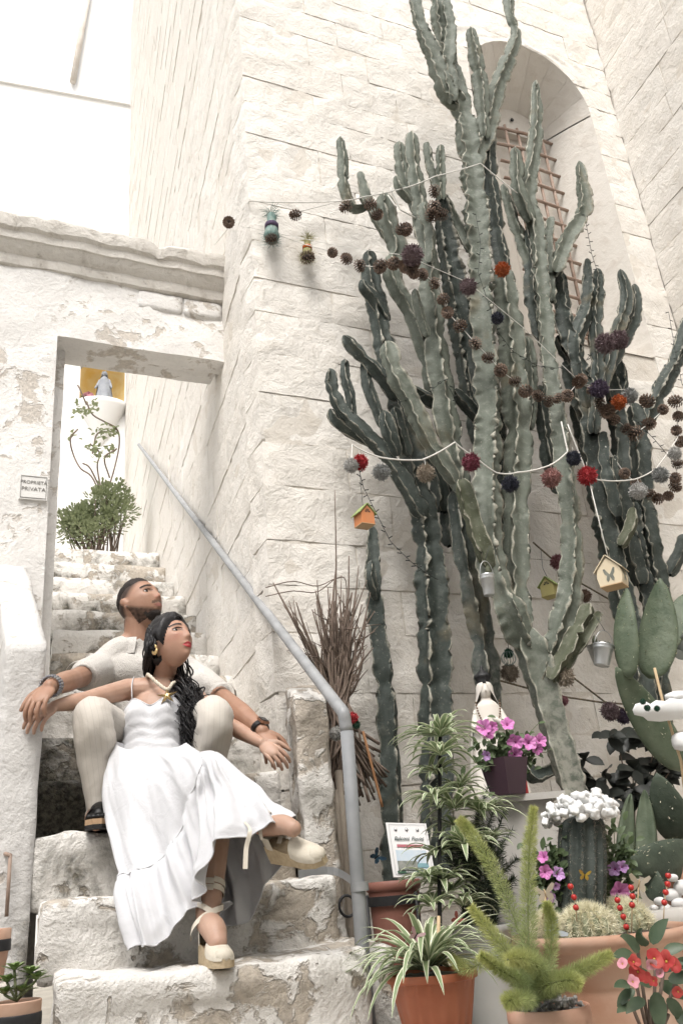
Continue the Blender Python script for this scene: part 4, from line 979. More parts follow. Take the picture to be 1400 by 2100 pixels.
# columnar cactus crowned with white foam bits
cb_ = at(1192, 1890, .98); ct_ = at(1192, 1668, .98); fc = thing('foam_topped_cactus', 'spiny ribbed column cactus crowned with white foam bits', 'cactus', cb_)
mb = MB(); rr0 = pxr(cb_, 92); V = []; seg = 72
for i in range(24):
    t = i / 23; c = cb_ * (1 - t) + ct_ * t; r = rr0 * (.92 + .1 * math.sin(t * 3)) * (math.sqrt(max(.0, 1 - ((t - .86) / .14) ** 2)) * .98 + .02 if t > .86 else 1)
    for k in range(seg): a = 6.283 * k / seg; q = r * (1 + .10 * math.cos(a * 12)); V.append(c + np.array([q * math.cos(a), q * math.sin(a), 0]))
mb.add(V, [(i * seg + k, i * seg + (k + 1) % seg, (i + 1) * seg + (k + 1) % seg, (i + 1) * seg + k) for i in range(23) for k in range(seg)] + [tuple(23 * seg + k for k in range(seg))]); mb.obj('column', 'cactus_dark', fc)
simple('spine_grey', (.40, .36, .30), (.25, .22, .18), 20, .7); sp_ = MB(); rg = np.random.default_rng(4)
for k in range(12):
    for j in range(17):
        a = 6.283 * k / 12; t = (j + .5) / 17; c = cb_ * (1 - t) + ct_ * t + np.array([math.cos(a), math.sin(a), 0]) * rr0 * 1.06
        for _ in range(7):
            d = nrm(np.array([math.cos(a), math.sin(a), 0]) + rg.normal(0, .6, 3)); e = nrm(np.cross(d, (0.3, .2, 1))) * .0008; sp_.add([c - e, c + e, c + d * rg.uniform(.012, .026)], [(0, 1, 2)])
tag(sp_.obj('spines', 'spine_grey', fc), kind='stuff')
bits = []
for v in range(4):
    m3 = MB(); rock_box(m3, -.5, .5, -.45, .45, -.6, .6, .2, .24, .12, 2.2, v * 3.3); bits.append(m3.mesh('foam_bit'))
random.seed(21)
for k in range(118):
    a = random.uniform(0, 6.283); e = random.uniform(-.15, 1.0); R_ = rr0 * (1.72 - .3 * max(0, e)) * random.uniform(.66, 1.14); c = ct_ + np.array([math.cos(a) * R_ * math.cos(e * .9), math.sin(a) * R_ * math.cos(e * .9), (e * .062 - .012) + random.uniform(-.012, .012)])
    o = place('foam_bit', bits[k % 4], 'foam_white', fc, c, Quaternion((random.random() - .5, random.random() - .5, random.random() - .5, random.random())).normalized(), random.uniform(.016, .025))
# petunias in the planter
def petunia(name, label, spots, leaves, g, fm, seed, base):
    t = thing(name, label, 'flowers', base); rg = np.random.default_rng(seed)
    mb = MB()
    for (x, y) in leaves:
        q = at(x, y, g); d = nrm(rg.normal(0, 1, 3) + np.array([0, -.6, .6])); leaf_strip(mb, q, d, rg.uniform(.022, .040), .0085, .6, n=4, up=nrm(nrm(E0 - q) + _U0 * .7 + rg.normal(0, .3, 3)), shape=lambda t: math.sin(math.pi * min(1, t * .95 + .05)) + .02)
    tag(mb.obj('foliage', 'leaf_mid', t), kind='stuff')
    ctr = np.mean([at(x, y, g) for (x, y) in leaves], axis=0) + np.array([0, 0, -.05])
    for (x, y) in leaves[::9]: mb = MB(); mb.tube(smooth_path([ctr, (ctr + at(x, y, g)) / 2 + np.array([0, 0, .02]), at(x, y, g)], 6), .0013, 5); mb.obj('stalk', 'stem_green', t)
    for i, (x, y, w, dx, dy, m) in enumerate(spots):
        q = at(x, y, g + .03); flower(t, q, nrm(nrm(E0 - q) + _R0 * dx + np.array([0, 0, dy])), pxr(q, w), m, 5, seed + i)
    return t
rg = np.random.default_rng(77)
def cloud(cx, cy, sx, sy, n, seed): r_ = np.random.default_rng(seed); return [(cx + float(a) * sx, cy + float(b) * sy) for a, b in r_.normal(0, .5, (n, 2))]
petunia('petunia', 'lilac petunias left of the foam topped cactus', [(1112, 1757, 26, -.5, .4, 'petal_pink'), (1118, 1788, 30, .3, 0, 'petal_pink'), (1145, 1791, 30, .6, .2, 'petal_lilac'), (1124, 1838, 30, -.3, -.6, 'petal_lilac'), (1140, 1818, 18, .3, -.5, 'petal_lilac')], cloud(1130, 1800, 42, 75, 230, 1), .97, 'petal_pink', 5, at(1130, 1880, .97))
petunia('petunia', 'lilac petunias right of the foam topped cactus', [(1258, 1782, 30, -.4, .2, 'petal_lilac'), (1276, 1777, 26, .5, .2, 'petal_lilac'), (1272, 1830, 44, .3, -.2, 'petal_pink'), (1270, 1846, 24, .2, -.6, 'petal_lilac')], cloud(1262, 1790, 40, 80, 230, 2), .95, 'petal_lilac', 15, at(1262, 1880, .95))
# foxtail fern
t_, fcn, fr_ = pot('fern_pot', 'small terracotta pot topped with grey gravel at the bottom edge', (1122, 2062), 1.42, 158, 'terracotta', .75, .05, .2, soil='gravel')
gr = [None] * 3
for v in range(3): m3 = MB(); m3.ell((0, 0, 0), (1, .8, .62), 9, 6); gr[v] = m3.mesh('pebble')
for k in range(150):
    a = random.uniform(0, 6.283); q = fr_ * .88 * math.sqrt(random.random()); place('pebble', gr[k % 3], 'gravel', t_, fcn + np.array([q * math.cos(a), q * math.sin(a), random.uniform(-.008, .010)]), Quaternion((random.random(), random.random() - .5, random.random() - .5, random.random() - .5)).normalized(), random.uniform(.004, .0085))
fern = thing('foxtail_fern', 'bright green foxtail fern with fluffy plumes', 'fern', fcn); rng = np.random.default_rng(19)
fcol = lambda k, r: np.clip(np.stack([.55 + .75 * k, .62 + .55 * k, .55 + .35 * k], 1) * (.8 + .4 * r.random(len(k)))[:, None], 0, 1.6)
for i, (path, rad, n_) in enumerate([
    ([(1105, 2040, 1.42), (1085, 1960, 1.38), (1082, 1840, 1.32), (1085, 1740, 1.3), (1094, 1655, 1.3)], 26, 3600), ([(1100, 2030, 1.4), (1070, 1930, 1.3), (1020, 1800, 1.2), (965, 1710, 1.12), (940, 1680, 1.1)], 25, 3200),
    ([(1095, 2030, 1.42), (1070, 1990, 1.4), (1020, 1930, 1.36), (965, 1860, 1.32)], 26, 2600), ([(1120, 2040, 1.44), (1150, 2010, 1.5), (1200, 1985, 1.54), (1252, 1958, 1.56)], 22, 2600),
    ([(1105, 2040, 1.44), (1120, 2020, 1.52), (1165, 2010, 1.58), (1190, 2022, 1.6)], 26, 2200), ([(1100, 2040, 1.44), (1105, 1990, 1.52), (1075, 1965, 1.56), (1040, 1968, 1.58)], 27, 2600),
    ([(1090, 2045, 1.44), (1060, 2010, 1.5), (1020, 1985, 1.52), (984, 1958, 1.52)], 18, 1700), ([(1095, 2045, 1.46), (1075, 2050, 1.56), (1050, 2050, 1.6), (1035, 2058, 1.6)], 24, 1700), ([(1105, 2040, 1.42), (1125, 1980, 1.38), (1130, 1900, 1.36), (1120, 1850, 1.36)], 20, 2000),
    ([(1095, 2030, 1.4), (1040, 1960, 1.3), (960, 1985, 1.25), (925, 1965, 1.2)], 20, 1500)]):
    P = [at(x, y, g) for (x, y, g) in path]; mb = MB(); mb.tube(smooth_path(P, 14), .0022, 5, col=(.5, .5, .4)); needles(mb, P, rad * 1.0 / ppm(P[1]), int(n_ * 2.2), .0125, .0006, rng, fcol, .6); mb.obj('plume', 'leaf_fern', fern)
# red flowered euphorbia
et = thing('crown_of_thorns', 'leafy plant with red flower clusters at the lower right corner', 'flowers', at(1330, 2130, 1.45))
random.seed(9); tips = [(1305, 1935), (1345, 1945), (1300, 2000), (1360, 1990), (1330, 2050), (1385, 2010), (1290, 2050), (1370, 2080)]
for (x, y) in tips:
    mb = MB(); mb.tube(smooth_path([at(1335, 2140, 1.45), at((x + 1335) / 2, (y + 2130) / 2 + 15, 1.47), at(x, y, 1.47)], 8), .004, 7); mb.obj('stalk', 'twig_brown', et)
for k, (x, y, dx, dy, L) in enumerate([(1310, 1950, -.9, .9, 62), (1318, 1940, -.1, 1, 58), (1335, 1935, .5, 1, 62), (1300, 1962, -1, .2, 60), (1325, 1975, .3, .4, 40), (1360, 1955, 1, .5, 50), (1290, 2020, -1, .1, 46), (1300, 2030, -.7, -.5, 50), (1335, 2020, -.5, .2, 50), (1345, 2035, .1, -1, 72), (1350, 2020, .9, -.3, 66), (1370, 2010, .9, .2, 60), (1320, 2050, -.8, -.4, 55), (1365, 2050, .7, -.7, 60), (1300, 2060, -.9, -.2, 50), (1380, 1985, .9, .5, 50), (1330, 2000, -.9, .3, 44), (1385, 2070, .4, -.6, 55), (1340, 2085, -.2, -.6, 55), (1355, 1990, .6, .3, 50)]):
    q = at(x, y, 1.48 + .03 * math.sin(k * 1.7)); d = _I * dx + _V * dy + nrm(E0 - q) * (.3 + .4 * math.sin(k * 2.3)); mb = MB(); s_ = L / ppm(q); leaf_strip(mb, q, d, s_, s_ * .23, .35, n=7, fold=.25, up=nrm(nrm(E0 - q) + _U0 * .5), shape=lambda t: math.sin(math.pi * min(1, .06 + t ** .8 * .94)) ** .8 + .02); mb.obj('leaf', 'leaf_euphorbia', et)
for k, (x, y, w, m) in enumerate([(1275, 1975, 24, 'petal_rose'), (1300, 1972, 30, 'petal_red'), (1305, 1995, 36, 'petal_red'), (1320, 2003, 28, 'petal_red'), (1342, 1965, 40, 'petal_red'), (1362, 1970, 44, 'petal_red'), (1382, 1978, 32, 'petal_red'), (1335, 1978, 26, 'petal_rose'), (1388, 2035, 26, 'petal_red'), (1298, 2012, 28, 'petal_rose'), (1352, 1995, 20, 'petal_rose'), (1338, 2012, 22, 'petal_red')]):
    q = at(x, y, 1.54); flower(et, q, nrm(nrm(E0 - q) + _R0 * math.sin(k * 2.2) * .6 + _U0 * math.cos(k * 1.3) * .5), pxr(q, w), m, 4 if k % 2 else 2, 90 + k, 'flower_gold', .25, .05)
# stone trough with white pebbles and pot behind
mb = MB(); c = at(1392, 1880, .92); rock_box(mb, c[0] - .19, c[0] + .35, c[1] - .1, c[1] + .16, TZ0, c[2] + .03, .03, .015, .008, 8, 3.1); o = mb.obj('stone_trough', 'pedestal_stone', base=(c[0], c[1], TZ0)); tag(o, 'grey stone trough behind the terracotta planter', 'trough')
PEB = ['broad white pebble in the middle of the trough heap', 'largest white pebble cut by the right edge above the trough', 'small white pebble at the upper left of the trough heap', 'white pebble low at the right of the trough heap', 'flat white pebble low in the middle of the trough heap', 'topmost small white pebble of the trough heap', 'white pebble half out of frame low on the trough', 'smallest white pebble at the left end of the trough heap', 'lowest white pebble resting on the trough edge']
for k, (x, y, w) in enumerate([(1378, 1835, 40), (1400, 1820, 50), (1352, 1848, 26), (1392, 1852, 34), (1362, 1862, 30), (1378, 1800, 24), (1402, 1850, 30), (1340, 1862, 20), (1385, 1868, 26)]):
    q = at(x, y, .93 + .02 * (k % 2)); mb = MB(); r = pxr(q, w); mb.ell(q, (r, r * .8, r * .62), 12, 8, rotz(k)); tag(mb.obj('white_pebble', 'pebble_white', base=q), PEB[k], 'pebble', 'white pebbles on the trough')
t_, c, r = pot('side_pot', 'terracotta pot at the right edge below the tongue cactus', (1402, 1772), .75, 150, 'terracotta', .75, .05, .2)
# dark leaved shrub by the wall
ds = thing('dark_shrub', 'shrub with glossy blackish leaves against the wall', 'shrub', at(1300, 1720, .25)); random.seed(14)
for k in range(34):
    x, y = random.gauss(1295, 45), random.gauss(1592, 34); q = at(x, y, .2 + random.uniform(0, .14))
    if k % 3 == 0: mb = MB(); mb.tube(smooth_path([at(1300, 1720, .25), (at(1300, 1690, .25) + q) / 2, q], 6), .003, 5); mb.obj('stalk', 'twig_brown', ds)
    for j in range(4):
        a = random.uniform(0, 6.28); d = _I * math.cos(a) + _V * (math.sin(a) * .5 - .2) + nrm(E0 - q) * .4; mb = MB(); s_ = random.uniform(26, 42) / ppm(q); leaf_strip(mb, q, d, s_ * 1.3, s_ * .36, .5, n=5, up=nrm(nrm(E0 - q) + _U0 * .7), shape=lambda t: math.sin(math.pi * min(1, .05 + t * .95)) + .01); mb.obj('leaf', 'leaf_dark', ds)
# pedestal, statue, candle, plum pot
c = at(1050, 1636, .58); pd = thing('pedestal', 'grey stone pedestal with a projecting slab under the statue', 'pedestal', (c[0], c[1], TZ0)); Rg = rotz(-.25)
mb = MB(); mb.box((c[0], c[1], c[2] - .010), (.30, .26, .022), Rg); mb.obj('slab', 'pedestal_stone', pd, smooth=False)
mb = MB(); hh = c[2] - .021 - TZ0
mb.add([np.array([c[0], c[1], 0]) + Rg @ np.array([sx * w_ / 2, sy * w_ / 2.3, z_]) for z_, w_ in ((TZ0, .30), (c[2] - .021, .225)) for sx, sy in ((-1, -1), (1, -1), (1, 1), (-1, 1))], [(0, 1, 5, 4), (1, 2, 6, 5), (2, 3, 7, 6), (3, 0, 4, 7), (4, 5, 6, 7)]); mb.obj('plinth', 'pedestal_stone', pd, smooth=False)
def statue(name, label, foot, top, face_dir, m, crown=False, arms_out=False):
    foot = np.array(foot); H = top[2] - foot[2]; t = thing(name, label, 'statue', foot); Fm = frame(face_dir); mb = MB(); V = []; seg = 36
    prof = [(0, .23, .17), (.05, .235, .175), (.2, .21, .155), (.4, .18, .13), (.55, .155, .11), (.66, .135, .10), (.74, .115, .09), (.79, .09, .08), (.83, .05, .05), (.86, .045, .045)]
    S = smooth_path(prof, 28)
    for (z_, rx, ry) in S:
        for k in range(seg):
            a = 6.283 * k / seg; f = 1 + (.07 * math.sin(a * 9 + z_ * 6) + .04 * math.sin(a * 5 - z_ * 9)) * max(0, 1 - z_ / .8); V.append(foot + Fm @ np.array([rx * f * math.cos(a), ry * f * math.sin(a), z_]) * H)
    mb.add(V, [(i * seg + k, i * seg + (k + 1) % seg, (i + 1) * seg + (k + 1) % seg, (i + 1) * seg + k) for i in range(27) for k in range(seg)] + [tuple(range(seg))[::-1]]); mb.obj('robe', m, t)
    hd = foot + Fm @ np.array([0, .02, .905]) * H; mb = MB(); mb.ell(hd, np.array([.052, .06, .072]) * H, 14, 10, Fm); mb.ell(hd + Fm @ np.array([0, .062, -.005]) * H, np.array([.01, .016, .014]) * H, 8, 6, Fm); mb.obj('head', m, t)
    V = []; mb = MB()
    for (z_, rx, ry) in ((.99, .02, .02), (.98, .055, .06), (.94, .075, .082), (.88, .078, .085), (.80, .10, .092), (.70, .135, .105), (.55, .17, .125), (.35, .20, .15), (.18, .225, .17)):
        for k in range(19):
            ext = .42 if z_ > .93 else .26 if z_ > .85 else .12; a = math.pi * (-ext + (1 + 2 * ext) * k / 18) + math.pi; V.append(foot + Fm @ np.array([rx * math.cos(a), ry * math.sin(a) + (-.01 if z_ < .9 else 0), z_ + (.02 * math.sin(k * 1.3) if z_ < .4 else 0)]) * H * 1.0)
    mb.add(V, [(i * 19 + k, i * 19 + k + 1, (i + 1) * 19 + k + 1, (i + 1) * 19 + k) for i in range(8) for k in range(18)]); mb.obj('veil', m, t)
    for s_ in (-1, 1):
        mb = MB(); P = [(.09 * s_, .0, .74), (.13 * s_, .06, .60), (.10 * s_, .12, .60), (.02 * s_, .135, .66)] if not arms_out else [(.115 * s_, .0, .74), (.16 * s_, .03, .58), (.19 * s_, .10, .48), (.205 * s_, .14, .42)]
        mb.tube([foot + Fm @ np.array(p) * H for p in smooth_path(P, 9)], [.034 * H, .036 * H, .038 * H, .036 * H, .033 * H, .03 * H, .026 * H, .022 * H, .016 * H], 9); mb.obj('arm', m, t)
    if crown:
        mb = MB(); mb.lathe([(.055 * H, 0), (.062 * H, .008 * H), (.055 * H, .02 * H), (.072 * H, .05 * H), (.078 * H, .065 * H), (.05 * H, .09 * H), (.02 * H, .115 * H), (.012 * H, .125 * H), (.012 * H, .15 * H), (.002 * H, .16 * H)], foot + np.array([0, 0, .972 * H]), 20, ridge=lambda a, q: .1 * math.cos(a * 8) * (q > .25) * (q < .7)); mb.obj('crown', 'iron_black', t)
    return t, Fm, H
sf = at(1022, 1612, .46); stp = at(1006, 1412, .46); fd = nrm(np.array([E0[0] - sf[0], E0[1] - sf[1], 0]) + np.array([.4, 0, 0]))
sf[2] = c[2] + .0; t_, Fm, H = statue('madonna_statue', 'cream statue of a veiled woman wearing a black crown', sf, np.array([sf[0], sf[1], stp[2] + .03]), fd, 'statue_white', True)
simple('bead_brown', (.16, .10, .06), None, 10, .5); mb = MB()
for k in range(30):
    a = k / 29; q = sf + Fm @ np.array([.10 * math.cos(math.pi * (1 - a)) * 1.0, .10 + .035 * math.sin(math.pi * a), .80 - .22 * math.sin(math.pi * a)]) * H; mb.ell(q, .0042, 6, 4)
tag(mb.obj('rosary', 'bead_brown', t_), kind=None)
q = at(1042, 1632, .68); pt = thing('plum_pot', 'dark plum square pot of pink petunias on the pedestal', 'pot', (q[0], q[1], c[2] + .001)); mb = MB(); hh = .118; Rp = rotz(.35)
mb.add([np.array([q[0], q[1], c[2] + .001]) + Rp @ np.array([sx * w_ / 2, sy * w_ / 2, z_]) for z_, w_ in ((0, .082), (hh, .118), (hh, .104), (hh * .9, .10)) for sx, sy in ((-1, -1), (1, -1), (1, 1), (-1, 1))], [(3, 2, 1, 0)] + [(4 * i + k, 4 * i + (k + 1) % 4, 4 * i + 4 + (k + 1) % 4, 4 * i + 4 + k) for i in range(3) for k in range(4)] + [(12, 13, 14, 15)]); mb.obj('pot_body', 'plum_plastic', pt, smooth=False)
petunia('petunia', 'bright pink petunias spilling from the plum pot', [(990, 1492, 38, -.4, .3, 'petal_pink'), (1000, 1502, 30, .2, .2, 'petal_pink'), (1040, 1484, 30, .2, .5, 'petal_pink'), (1055, 1522, 34, -.2, 0, 'petal_pink'), (1056, 1548, 32, .2, -.2, 'petal_pink'), (1085, 1522, 34, .4, .2, 'petal_pink'), (1108, 1518, 30, .6, .2, 'petal_pink'), (1102, 1536, 26, .5, -.3, 'petal_pink'), (996, 1550, 22, -.6, -.2, 'petal_lilac'), (1010, 1490, 24, .5, .1, 'petal_pink')], cloud(1040, 1545, 62, 48, 320, 3), .68, 'petal_pink', 25, at(1042, 1575, .68))
q = at(1076, 1632, .66); cd = thing('red_candle', 'red memorial candle beside the plum pot', 'candle', (q[0], q[1], c[2] + .001)); mb = MB(); mb.lathe([(.013, 0), (.014, .004), (.014, .045), (.009, .05)], (q[0], q[1], c[2] + .001), 16); mb.obj('jar', 'candle_red', cd); mb = MB(); mb.lathe([(.008, .05), (.009, .056), (.004, .07), (.001, .078)], (q[0], q[1], c[2] + .001), 12); mb.obj('flame_cap', 'bead_red', cd)
# ================================================================== picks stuck in the planter
for (lab, pts_) in (('bead pick with four red beads leaning over the planter front', [(1265, 1846), (1270, 1862), (1277, 1880), (1283, 1901), (1289, 1925)]), ('upright bead pick with three red beads beside the barrel cactus', [(1293, 1820), (1296, 1838), (1295, 1856), (1294, 1920)]), ('bead pick with four red beads at the right rim', [(1369, 1796), (1368, 1813), (1364, 1830), (1361, 1851), (1359, 1898)]), ('bead pick with three orange red beads before the foam topped cactus', [(1169, 1818), (1176, 1840), (1180, 1861), (1182, 1890)])):
    gg = 1.16 if pts_[0][0] > 1200 else 1.12; P = [at(x, y, gg) for x, y in pts_]; t = thing('bead_pick', lab, 'garden pick', P[-1], 'bead picks in the planter'); mb = MB(); mb.tube(P, .0018, 6); mb.obj('stick', 'wood_stick', t)
    for q in P[:-1]: mb = MB(); mb.ell(q, pxr(q, 12.5), 12, 8); o = mb.obj('bead', 'bead_red', t); mb = MB(); mb.ell(q + np.array([0, -.001, pxr(q, 11)]), pxr(q, 5), 8, 5); mb.obj('bead_head', 'iron_black', o)
def butterfly(label, xy, g, w, m, stick=None, tilt=0.0, name='butterfly_pick'):
    q = at(*xy, g); s_ = w / ppm(q); t = thing(name, label, 'garden pick' if stick else 'butterfly', q if not stick else at(*stick, g)); up = _V * math.cos(tilt) + _I * math.sin(tilt); rt = _I * math.cos(tilt) - _V * math.sin(tilt); nn = nrm(E0 - q)
    for sg in (-1, 1):
        out = [(0, -.12), (.10, -.30), (.26, -.42), (.38, -.30), (.34, -.10), (.22, 0), (.42, .12), (.55, .36), (.44, .46), (.22, .30), (.05, .10)]
        mb = MB(); A = [q + (rt * sg * a + up * b + nn * a * .35) * s_ for a, b in out]; Bk = [p - nn * .0016 for p in A]; n_ = len(out); mb.add(A + Bk, [tuple(range(n_)), tuple(range(2 * n_ - 1, n_ - 1, -1))] + [(i, (i + 1) % n_, n_ + (i + 1) % n_, n_ + i) for i in range(n_)]); mb.obj('wing', m, t, smooth=False)
    mb = MB(); mb.tube([q - up * s_ * .25, q + up * s_ * .2], s_ * .04, 7); mb.obj('body', 'wood_stick' if m == 'plywood' else 'iron_black', t)
    if stick: mb = MB(); mb.tube([q - up * s_ * .1 - nn * .003, at(*stick, g)], .0022, 6); mb.obj('stick', 'wood_stick', t)
simple('plywood', (.72, .65, .53), (.64, .56, .45), 10, .7); simple('wing_blue', (.06, .16, .24), (.03, .05, .08), 60, .5); simple('wing_paleblue', (.50, .58, .66), (.62, .66, .70), 30, .5); simple('wing_pink', (.50, .18, .28), (.68, .48, .52), 30, .5); simple('wing_red', (.30, .03, .04), (.5, .25, .2), 30, .5); simple('wing_yellow', (.55, .42, .05), (.4, .2, .06), 40, .5)
butterfly('plain wooden butterfly pick left of the foam topped cactus', (1117, 1832), 1.1, 42, 'plywood', (1112, 1885), -.25); butterfly('plain wooden butterfly pick right of the foam topped cactus', (1309, 1812), 1.05, 42, 'plywood', (1306, 1862), .15)
butterfly('pale blue butterfly at the planter rim', (1137, 1908), 1.22, 44, 'wing_paleblue', None, 1.0, 'butterfly_ornament'); butterfly('pink and white butterfly among the spider leaves', (853, 1918), 1.2, 30, 'wing_pink', None, .5, 'butterfly_ornament'); butterfly('dark red butterfly behind the spider leaves', (938, 1886), 1.0, 28, 'wing_red', None, .7, 'butterfly_ornament'); butterfly('dark blue butterfly on the wall left of the poster', (773, 1757), .2, 30, 'wing_blue', None, .9, 'butterfly_ornament'); butterfly('small yellow butterfly on the spiny column', (1198, 1795), 1.12, 24, 'wing_yellow', None, .1, 'butterfly_ornament')
# ================================================================== handrail
rail = thing('handrail', 'painted grey tube handrail climbing the stone wall', 'handrail', aY(745, 1975, 2.5) * np.array([1, 1, 0]))
P0 = aY(745, 1978, 2.5); P1 = aY(711, 1500, 2.5); P2 = aY(704, 1462, 2.5); P3 = aX(285, 912, .76); dr = nrm(P3 - P2); Pm = P2 + dr * .05
mb = MB(); mb.tube([np.array([P0[0] + .004, P0[1], 0]), P0, (P0 + P1) / 2, P1], .0198, 16); mb.obj('post', 'rail_paint', rail)
mb = MB(); bend = smooth_path([P1, P1 + (P2 - P1) * .6, P2, Pm], 8); mb.tube(list(bend) + [P2 + dr * .3, (P2 + P3) / 2, P3], .0192, 16); mb.obj('rail_tube', 'galvanised', rail)
for (x, y) in ((318, 948), (392, 1040), (476, 1140)):
    q = aX(x, y, .775); tt = (q - P2) @ dr; q = P2 + dr * tt; mb = MB(); mb.tube([q + np.array([0, 0, -.015]), q + np.array([.03, 0, -.03]), np.array([.835, q[1], q[2] - .03])], .008, 8); mb.obj('bracket', 'rust_metal', rail)
mb = MB(); q = aY(737, 1818, 2.5); mb.lathe([(.0225, -.012), (.0255, -.012), (.0255, .012), (.0225, .012)], q, 20); mb.obj('clamp', 'galvanised', rail, sharp=40)
mb = MB(); a = aY(735, 1816, 2.5); b = aY(690, 1788, 2.66); c_ = aY(640, 1787, 2.63); d_ = aY(612, 1794, 2.60); Pk = smooth_path([a, b, c_, d_], 14)
V = []
for p in Pk: V += [p + np.array([0, -.003, -.011]), p + np.array([0, -.003, .011]), p + np.array([0, .003, .011]), p + np.array([0, .003, -.011])]
mb.add(V, [(4 * i + k, 4 * i + (k + 1) % 4, 4 * i + 4 + (k + 1) % 4, 4 * i + 4 + k) for i in range(len(Pk) - 1) for k in range(4)]); mb.obj('strap', 'galvanised', rail, smooth=False)
# rusty hinge and pots on the left
hg = thing('rusty_hinge', 'rusty hinge pin set in the left parapet', 'hinge', aY(20, 1890, 2.93)); mb = MB(); mb.tube([aY(22, 1752, 2.925), aY(14, 1880, 2.925)], .0055, 8); mb.obj('pin', 'rust_metal', hg); mb = MB(); mb.tube([aY(8, 1750, 2.96), aY(22, 1754, 2.92)], .006, 8); mb.obj('eye', 'rust_metal', hg)
def rimpot(label, x, y, Y, w, hh, plant):
    c = aY(x, y, Y); r = pxr(c, w); t = thing('banded_pot', label, 'pot', c - np.array([0, 0, hh])); mb = MB()
    mb.lathe([(r * .66, -hh), (r * .90, -.055), (r * 1.0, -.05), (r * 1.03, -.002), (r * .98, 0), (r * .9, -.004), (r * .88, -.02), (.002, -.02)], c, 36); mb.obj('pot_body', 'terracotta_pale', t, sharp=50)
    mb = MB(); mb.lathe([(r * 1.035, -.052), (r * 1.055, -.05), (r * 1.055, -.027), (r * 1.04, -.025)], c, 36); mb.obj('band', 'iron_black', t); mb = MB(); mb.lathe([(r * .88, -.022), (.002, -.014)], c, 20); mb.obj('soil', 'soil', t); return c, r
c, r = rimpot('terracotta pot with a dark band in the lower left corner', 35, 2052, 2.3, 96, .12, True)
sc2 = thing('leafy_succulent', 'green rosette succulent in the lower left pot', 'plant', c); random.seed(31)
for (x, y) in ((15, 2015), (62, 1998), (45, 2035), (10, 2040), (75, 2010), (30, 1990)):
    q = aY(x, y, 2.3); mb = MB(); mb.tube(smooth_path([c, (c + q) / 2 + np.array([0, -.01, .0]), q], 6), .003, 6); mb.obj('stalk', 'stem_green', sc2)
    for k in range(13):
        a = k * 2.4; e = .2 + .9 * k / 13; mb = MB(); leaf_strip(mb, q, np.array([math.cos(a), math.sin(a), e]), .034 * (1.1 - .4 * k / 13), .0085, .2, n=5, fold=.35, shape=lambda t: (.35 + .75 * t) * (1 - t ** 5) + .02); mb.obj('leaf', 'leaf_succulent', sc2)
c, r = rimpot('terracotta pot with a dark band cut by the left edge', -8, 1905, 2.6, 60, .12, False)
plinth = MB(); rock_box(plinth, -.34, -.075, 2.18, 2.42, 0, aY(35, 2052, 2.3)[2] - .12, .06, .015, .01, 5, 3.3); tag(plinth.obj('pot_plinth', 'wood_grey', base=(-.25, 2.3, 0)), 'low stone block under the lower left pot', 'plinth')
plinth = MB(); cc = aY(-8, 1905, 2.6); rock_box(plinth, cc[0] - .1, cc[0] + .04, 2.52, 2.70, 0, cc[2] - .12, .06, .012, .008, 5, 4.3); tag(plinth.obj('pot_plinth', 'mortar', base=(cc[0], 2.6, 0)), 'narrow stone block under the pot cut by the left edge', 'plinth')
# ================================================================== name plaque on the gate
simple('plaque_white', (.72, .71, .69), (.64, .63, .60), 6, .6); simple('plaque_ink', (.16, .15, .14), (.28, .27, .25), 30, .8)
sg = thing('property_sign', 'small white plaque lettered PROPRIETA PRIVATA on the gateway', 'sign', gp(-.16, EYE + 1.8, .03))
x0, x1, z0, z1 = -.228, -.098, 1.815 + EYE, 1.945 + EYE; mb = MB(); mb.box((gp((x0 + x1) / 2, (z0 + z1) / 2, .014)), (x1 - x0, .02, z1 - z0), Rw); plq = mb.obj('plate', 'plaque_white', sg, smooth=False)
fdp = .0255
for (a, b, c, d) in ((x0 + .006, x1 - .006, z1 - .009, z1 - .007), (x0 + .006, x1 - .006, z0 + .007, z0 + .009), (x0 + .006, x0 + .008, z0 + .007, z1 - .007), (x1 - .008, x1 - .006, z0 + .007, z1 - .007)):
    mb = MB(); mb.box(gp((a + b) / 2, (c + d) / 2, fdp), (b - a, .002, d - c), Rw); mb.obj('border', 'plaque_ink', plq, smooth=False)
text('lettering', 'PROPRIETÀ', gp((x0 + x1) / 2, z0 + .082, fdp), WT, _U0, .0245, 'plaque_ink', plq, 'CENTER'); text('lettering', 'PRIVATA', gp((x0 + x1) / 2, z0 + .045, fdp), WT, _U0, .0285, 'plaque_ink', plq, 'CENTER')
# ================================================================== niche statue, vine and bush at the top of the stairs
q0 = aY(213, 834, HY + .02); q1 = aY(213, 762, HY + .02); statue('niche_statue', 'grey statue of a robed woman in the yellow niche', np.array([q0[0], q0[1], nz0 + .022]), np.array([q0[0], q0[1], q1[2]]), np.array([-.2, -1, 0]), 'statue_grey', False, True)
nf = thing('niche_flowers', 'pink flowers beside the niche statue', 'flowers', aY(182, 832, HY - .12)); random.seed(41)
for k in range(16): q = aY(random.gauss(180, 7), random.gauss(818, 7), HY - .12 + random.uniform(-.05, .05)); flower(nf, q, nrm(E0 - q + np.array([random.uniform(-3, 3), 0, random.uniform(-3, 3)])), .045, 'petal_rose', 5, k)
mb = MB()
for k in range(40): q = aY(random.gauss(181, 8), random.gauss(824, 7), HY - .1); leaf_strip(mb, q, np.random.default_rng(k).normal(0, 1, 3), .06, .018, .4, n=3)
tag(mb.obj('foliage', 'leaf_mid', nf), kind='stuff')
vine = thing('bare_vine', 'thin sparse vine climbing the white wall under the niche', 'vine', aY(205, 1060, 11.6)); random.seed(17)
